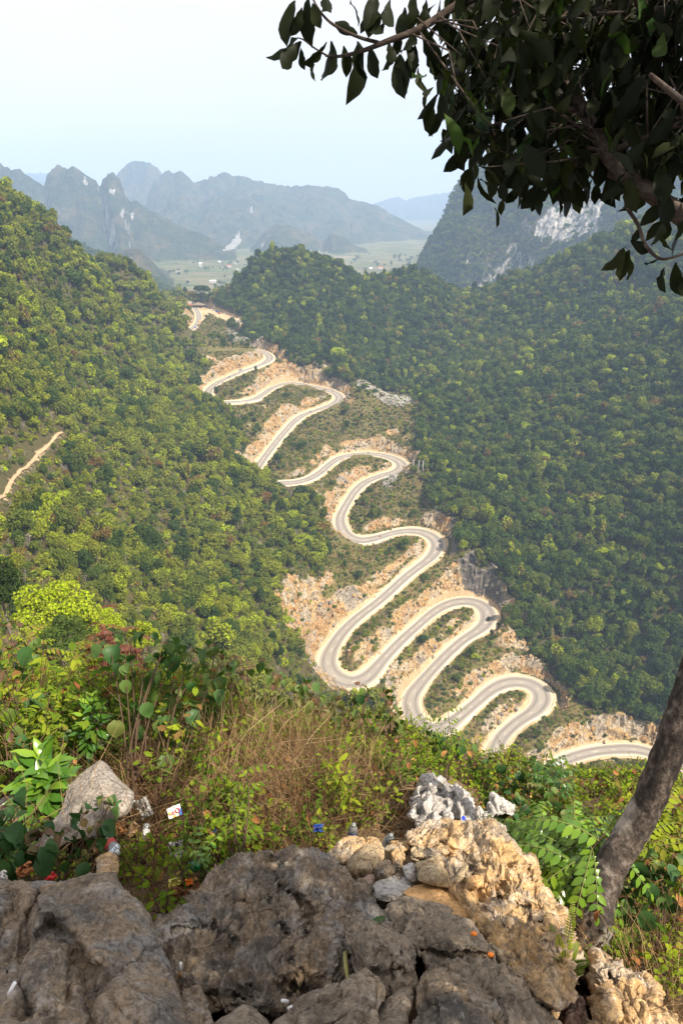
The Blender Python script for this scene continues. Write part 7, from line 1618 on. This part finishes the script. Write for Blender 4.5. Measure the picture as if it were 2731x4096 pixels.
sh = thing('shed', 'small shed with a rusty red tin roof at the left end of the pavilion', 'shed', pb + (-11.5, 1, 0)); MB().box((0, 0, 1.4), (5.5, 5, 2.8)).obj('wall', M_WOOD, sh); MB().add([(-3.1, -3.2, 2.9), (3.1, -3.2, 2.7), (3.1, 3, 3.7), (-3.1, 3, 3.9), (-3.1, -3.2, 3.0), (3.1, -3.2, 2.8), (3.1, 3, 3.8), (-3.1, 3, 4.0)], [(0, 3, 2, 1), (4, 5, 6, 7), (0, 1, 5, 4), (1, 2, 6, 5), (2, 3, 7, 6), (3, 0, 4, 7)]).obj('roof', M_RROOF, sh)
for k, px in enumerate((794, 798, 802, 807, 814, 818, 822)):
    q = yard(px, 1236 + .3 * k); r = thing('parked_motorbike', 'dark motorbike in the row parked before the pavilion', 'motorbike', q, 'motorbikes parked before the pavilion', (0, 0, R(80)))
    for x in (-.62, .62): V, Q, T = disc(.3, .05, 10); MB().add(np.array(V) + (x, 0, .3), Q, T).obj('wheel', M_RUBBER, r)
    loft(MB(), [(-.75, .55, .8, .08, .06), (-.2, .35, .78, .14, .11), (.3, .36, .7, .14, .09), (.55, .5, 1.0, .07, .05)]).obj('body', M_BLACK if k % 3 else M_REDP, r)
for k, (px, py, m_, wh) in enumerate(((796, 1231, 1, 'red jacketed person at the left end of the parked motorbikes'), (804, 1231, 0, 'dark clothed person between the parked motorbikes'), (811, 1231, 2, 'pale clothed person before the pavilion counter'), (833, 1236, 0, 'dark clothed person walking in the yard left of the white car'), (903, 1268, 2, 'pale clothed person at the edge of the yard above the rubble'), (912, 1270, 0, 'dark clothed person at the edge of the yard, second above the rubble'), (927, 1271, 1, 'red jacketed person at the edge of the yard above the rubble'))):
    r = thing('person', wh, 'person', yard(px, py), None, (0, 0, k * 1.3)); link('body', STDM[m_], r); head(r, (0, 0, 1.67), False)
q = yard(859, 1250); r = thing('lamp_post', 'grey lamp post in the yard at the top of the pass', 'post', q); MB().tube([(0, 0, 0), (0, 0, 9)], [.16, .1], 8).obj('shaft', M_CONC, r); MB().tube([(0, 0, 8.9), (1.2, -.4, 9.3)], .06, 5).obj('arm', M_STEEL, r); MB().box((1.5, -.5, 9.3), (.7, .3, .14)).obj('lamp', M_STEEL, r)
# lattice mast on the crest of the left hill
q = bp(531, 1092, 720); h_ = 58 * 720 / F; r = thing('lattice_mast', 'thin red and white lattice mast behind the crest of the left hill', 'mast', q)
for s in range(5):
    m = MB(); z0, z1 = h_ * s / 5, h_ * (s + 1) / 5; w0, w1 = 1.3 - .2 * s, 1.3 - .2 * (s + 1)
    c0 = [(-w0, -w0), (w0, -w0), (w0, w0), (-w0, w0)]; c1 = [(-w1, -w1), (w1, -w1), (w1, w1), (-w1, w1)]
    for k in range(4): m.tube([(*c0[k], z0), (*c1[k], z1)], .12, 4, False).tube([(*c0[k], z0), (*c1[(k + 1) % 4], z1)], .08, 4, False).tube([(*c1[k], z1), (*c1[(k + 1) % 4], z1)], .08, 4, False)
    m.obj('section', M_REDP if s % 2 else M_WHITE, r)
# houses on the valley floor
M_HW = flat_mat('house_wall', (0.60, 0.56, 0.50), .9, .1, .4, .1); M_HR = [flat_mat('grey_roof', (0.36, 0.36, 0.36), .8, .1, .4, .2), M_RROOF, flat_mat('pale_roof', (0.72, 0.72, 0.72), .7, .05, .4, .3), flat_mat('clay_roof', (0.48, 0.16, 0.10), .8, .1, .4, .1)]
for px, py, w_, k, lb in ((803, 1058, 14, 2, 'white roofed house among fields, upper one of a pair'), (802, 1068, 12, 0, 'dark roofed house just below the white roofed house'), (878, 1051, 10, 2, 'tiny white house at the far edge of the fields'), (891, 1055, 10, 2, 'small pale house right of the tiny white house'), (916, 1069, 17, 3, 'house with a long clay red roof in the fields'), (942, 1058, 12, 0, 'grey house near the foot of the wooded hill'), (951, 1083, 10, 0, 'low grey house below the clay red roof'), (852, 1130, 22, 2, 'big pale roofed house behind the umbrella tree'), (716, 1092, 14, 0, 'long low grey house at the left edge of the fields'), (1520, 1075, 18, 3, 'red roofed house in the gap between the two wooded hills'), (1482, 1078, 12, 2, 'white house in the gap between the two wooded hills')):
    q = bpz(px, py, FLOOR + .5); r = thing('house', lb, 'house', q, None, (0, 0, R(10 * (k - 1)))); w2 = w_ * .75
    MB().box((0, 0, 2), (w2, 7, 4.4)).obj('wall', M_HW, r); MB().add([(-w2 / 2 - .6, -4.2, 4.2), (w2 / 2 + .6, -4.2, 4.2), (w2 / 2 + .6, 4.2, 4.2), (-w2 / 2 - .6, 4.2, 4.2), (-w2 / 2 - .6, 0, 6.6), (w2 / 2 + .6, 0, 6.6)], [(0, 1, 5, 4), (2, 3, 4, 5), (0, 3, 2, 1)], [(0, 4, 3), (1, 2, 5)]).obj('roof', M_HR[k], r)
    MB().box((0, -3.52, 1.2), (1.4, .1, 2.4)).obj('door', M_WOOD, r)
    for x in (-.3, .3): MB().box((w2 * x, -3.52, 2.3), (1.3, .1, 1.3)).obj('window', M_GLASSD, r)

# ------------------------------------------------------------------ litter and small things on the ledge
def sheet(label, name, cat, px, py, t_, w_, h_, mat, crum=.25, rot=(0, 0, 0), n=12, seed=0):
    rg = np.random.default_rng(seed); u, v = np.meshgrid(np.linspace(-.5, .5, n), np.linspace(-.5, .5, n)); u, v = u.ravel(), v.ravel(); p = np.stack([u * 3, v * 3, 0 * u + seed], 1)
    z = crum * (ridged(p, 2) - .6) * min(w_, h_) * 2; V = np.stack([u * w_ * (1 - crum * .3), v * h_ * (1 - crum * .3), z], 1) + .05 * crum * w_ * rg.normal(size=(n * n, 3)); i, j = np.meshgrid(np.arange(n - 1), np.arange(n - 1)); i, j = i.ravel(), j.ravel()
    o = link(name, mesh_np(name, V, np.stack([j * n + i, j * n + i + 1, (j + 1) * n + i + 1, (j + 1) * n + i], 1), [mat])); o.location = bp(px, py, t_); o.rotation_euler = rot; tag(o, label, cat); return o
def face_cam(px, py, roll=0.0):
    d = Vector(bp(px, py, 1.0)) * -1; q = d.to_track_quat('Z', 'Y'); return (q.to_matrix() @ Matrix.Rotation(roll, 3, 'Z')).to_euler()
def plastic(name, col, rough=.25, tr=0.0): 
    t = NT(name); n_ = t.noise(t.coord(), 14, 3); return t.out(t.pbsdf(t.ramp(n_, [(.3, tuple(c * .85 for c in col)), (.7, col)]), rough, None, .5, **({'Transmission Weight': tr} if tr else {})))
M_BAG = plastic('clear_plastic', (.72, .70, .66), .3, .35); M_FOIL = plastic('crumpled_foil', (.72, .68, .64), .2); M_PET = plastic('bottle_plastic', (.82, .88, .90), .08, .8); M_GRN = plastic('green_plastic', (.02, .30, .10), .12, .4)
sheet('crumpled clear plastic bag behind thin stems beside the triangular rock', 'plastic_bag', 'plastic bag', 578, 3232, 3.75, .085, .135, M_BAG, .8, face_cam(578, 3232, .2), 16, 3)
sheet('grey clear plastic scrap tucked left of the plastic bag', 'plastic_bag', 'plastic bag', 525, 3215, 3.78, .055, .06, M_BAG, .8, face_cam(525, 3215), 12, 4)
wr = thing('wrapper', 'torn white washing powder wrapper with red letters lying in dry grass', 'wrapper', bp(698, 3246, 3.72), None, face_cam(698, 3246, .12))
wp = sheet('', 'film', '', 0, 0, 1, .075, .058, M_WHITE, .12, (0, 0, 0), 8, 5); del wp['label'], wp['category']; wp.parent = wr; wp.location = (0, 0, 0)
for (x, y, s, col, nm) in ((.030, -.012, (.014, .034, .002), M_BLUEP, 'blue_print'), (-.026, -.002, (.010, .014, .002), flat_mat('yellow_print', (.75, .52, .03), .5, .05, 3), 'yellow_print'), (-.004, -.023, (.020, .006, .002), flat_mat('yellow_print', (.75, .52, .03), .5, .05, 3), 'yellow_print')): MB().box((x, y, .0085), s).obj(nm, col, wr)
for ch, x, s in (('o', -.026, .018), ('S', -.013, .026), ('O', .003, .034)):
    cu = bpy.data.curves.new('letter', 'FONT'); cu.body = ch; cu.size = s; cu.extrude = .0006; cu.offset = .0008; o = link('letter', text_mesh(cu, M_REDP), wr); o.location = (x, -.012, .0115)
sheet('white crumpled foil bag in the dry grass left of the broad boulder', 'wrapper', 'wrapper', 703, 3398, 3.28, .085, .09, M_FOIL, .9, face_cam(703, 3398), 16, 8)
sheet('white torn plastic strip high in the dry grass', 'wrapper', 'wrapper', 915, 3082, 5.0, .12, .035, M_WHITE, .6, face_cam(915, 3082, .5), 10, 9)
sheet('brown curled dead leaf with an orange scrap, beside the broad boulder', 'dead_leaf', 'leaf', 745, 3555, 2.98, .14, .06, flat_mat('dead_leaf', (.26, .12, .05), .8, .2, 8), .6, face_cam(745, 3555), 10, 10)
sheet('yellow torn wrapper next to the brown curled dead leaf', 'wrapper', 'wrapper', 697, 3532, 3.0, .06, .045, flat_mat('yellow_film', (.66, .60, .16), .35, .1, 8), .5, face_cam(697, 3532), 8, 11)
sheet('orange plastic scrap stuck in the dead leaf', 'wrapper', 'wrapper', 757, 3527, 2.95, .035, .03, flat_mat('orange_film', (.80, .22, .03), .35, .1, 8), .5, face_cam(757, 3527), 8, 12)
sheet('blue torn film in the dry stalks, under the two saplings', 'wrapper', 'wrapper', 853, 3325, 3.5, .045, .07, M_BLUEP, .7, face_cam(853, 3325, .3), 10, 13)
sheet('small bright blue scrap in the straw, middle of the slope', 'wrapper', 'wrapper', 1048, 3218, 4.2, .03, .018, plastic('sky_blue_film', (.05, .30, .75)), .5, face_cam(1048, 3218), 8, 14)
sheet('dark blue and white torn wrapper right of the straw', 'wrapper', 'wrapper', 1272, 3312, 3.65, .07, .05, M_BLUEP, .7, face_cam(1272, 3312), 10, 15)
sheet('red and white can shaped wrapper at the top of the left boulder', 'wrapper', 'wrapper', 205, 3512, 2.5, .045, .03, M_REDP, .6, face_cam(205, 3512, .4), 8, 16)
sheet('silver foil scrap at the left edge above the left boulder', 'wrapper', 'wrapper', 10, 3505, 2.55, .04, .045, M_FOIL, .8, face_cam(10, 3505), 8, 17)
sheet('orange dead leaf among litter above the left boulder', 'dead_leaf', 'leaf', 100, 3480, 2.62, .07, .05, flat_mat('orange_dead_leaf', (.38, .16, .06), .8, .2, 8), .6, face_cam(100, 3480), 8, 18)
sheet('tan curled dead leaf right of the triangular rock', 'dead_leaf', 'leaf', 530, 3318, 3.5, .085, .05, flat_mat('tan_dead_leaf', (.52, .36, .19), .8, .2, 8), .6, face_cam(530, 3318, .6), 8, 19)
sheet('rust brown curled dead leaf right of the triangular rock', 'dead_leaf', 'leaf', 437, 3312, 3.45, .07, .06, flat_mat('rust_dead_leaf', (.24, .09, .035), .8, .2, 8), .7, face_cam(437, 3312), 8, 20)
def bottle(label, px, py, t_, rot, h, r_, mat, lab, cap):
    r = thing('plastic_bottle', label, 'bottle', bp(px, py, t_), None, rot); z = np.array([0, .02, .6, .72, .84, .9, .93]) * h; m = MB(); m.tube([(0, 0, q) for q in z], np.array([.8, 1, 1, .95, .55, .38, .38]) * r_, 14); m.obj('shell', mat, r, True)
    MB().tube([(0, 0, .25 * h), (0, 0, .55 * h)], r_ * 1.02, 14, False).obj('label', lab, r, True); MB().tube([(0, 0, .92 * h), (0, 0, h)], r_ * .45, 12).obj('cap', cap, r, True)
bottle('clear water bottle with a blue label standing in weeds above the stone pile', 1405, 3352, 3.75, (.15, .1, 0), .13, .024, M_PET, M_BLUEP, M_PET)
bottle('clear bottle with a white label, leaning in twigs beside the ridge', 1543, 3378, 3.5, (.3, .2, 0), .12, .022, M_PET, M_BAG, M_PET)
bottle('clear drink bottle with a red label lying below the triangular rock', 430, 3360, 3.25, (1.2, .5, .5), .15, .026, M_PET, M_REDP, M_WHITE)
bottle('green plastic bottle half buried left of the broad boulder', 760, 3470, 3.12, (.5, .6, 0), .11, .024, M_GRN, M_GRN, M_GRN)
bottle('bottle with a pink cap under the plastic bag', 588, 3295, 3.6, (2.6, .1, 0), .09, .018, M_PET, M_WHITE, plastic('pink_cap', (.75, .05, .40)))
o = thing('bottle_cap', 'round blue bottle cap on the white karst rock', 'bottle cap', bp(1853, 3272, 3.66), None, face_cam(1853, 3272)); MB().tube([(0, 0, -.005), (0, 0, .005)], .011, 14).obj('shell', plastic('blue_cap', (.02, .06, .55)), o)
M_FILT = flat_mat('cigarette_filter', (.62, .34, .13), .8, .1, 40); M_PAPER = flat_mat('cigarette_paper', (.80, .80, .80), .8, .05, 40)
def cig(label, px, py, t_, dpx, dpy, ln, filt=.4):
    a = bp(px, py, t_); d = unit(bp(px + dpx, py + dpy, t_ * 1.01) - a); r = thing('cigarette_butt', label, 'cigarette butt', a)
    MB().tube([(0, 0, 0), d * ln * (1 - filt)], .0042, 8).obj('paper', M_PAPER, r, True)
    if filt: MB().tube([d * ln * (1 - filt), d * ln], .0043, 8).obj('filter', M_FILT, r, True)
cig('cigarette butt with an orange filter stuck upright on the left side of the broad boulder', 723, 3852, 1.98, -3, 70, .052)
cig('white cigarette end lying in the hollow below the broad boulder, right one', 1152, 4034, 1.72, 34, -14, .028, 0)
cig('white cigarette end lying in the hollow below the broad boulder, left one', 1128, 4002, 1.72, 32, 6, .022, 0)
cig('long pale cigarette in the groove of the left boulder', 60, 3932, 1.50, -32, 58, .036, 0)
for px, py, t_, lb in ((1894, 3735, 2.08, 'orange fruit lying on the layered brown stone, upper one'), (1962, 3819, 1.98, 'orange fruit in the crack of the layered brown stone, lower one')):
    r = thing('fruit', lb, 'fruit', bp(px, py, t_)); m = MB(); a = np.linspace(0, math.pi, 8); m.tube([(.010 * -math.cos(q), 0, 0) for q in a], np.maximum(.007 * np.sin(a), .001), 10); m.obj('flesh', flat_mat('orange_fruit', (.75, .20, .02), .45, .1, 60, .4), r, True)
o = link('fallen_green_leaf', BIGLEAF[0]); o['tint'] = .3; a, b = bp(1505, 3668, 2.42), bp(1556, 3722, 2.22); d = b - a
me_ = leaf_mesh('fallen_green_leaf', M_BIG, shape='obovate', seed=3, fold=.1, curl=.05, n=8, width=1.5); o.data = me_; o.matrix_world = Matrix.Translation(Vector(a)) @ Matrix(frame(d, -a + np.array([.3, 0, .3])).tolist()).to_4x4() @ Matrix.Diagonal((.078, .078, .078, 1)); tag(o, 'fresh green leaf stuck upright between the broad boulder and the brown block', 'leaf')
r = thing('stick', 'pale green stalk standing in the crack left of the brown block', 'stick', bp(1380, 3812, 2.0)); MB().tube([(0, 0, 0), bp(1384, 3870, 1.93) - bp(1380, 3812, 2.0), bp(1392, 3925, 1.88) - bp(1380, 3812, 2.0)], [.007, .007, .005], 6).obj('stalk', flat_mat('pale_stalk', (.30, .27, .10), .7, .2, 20), r, True)
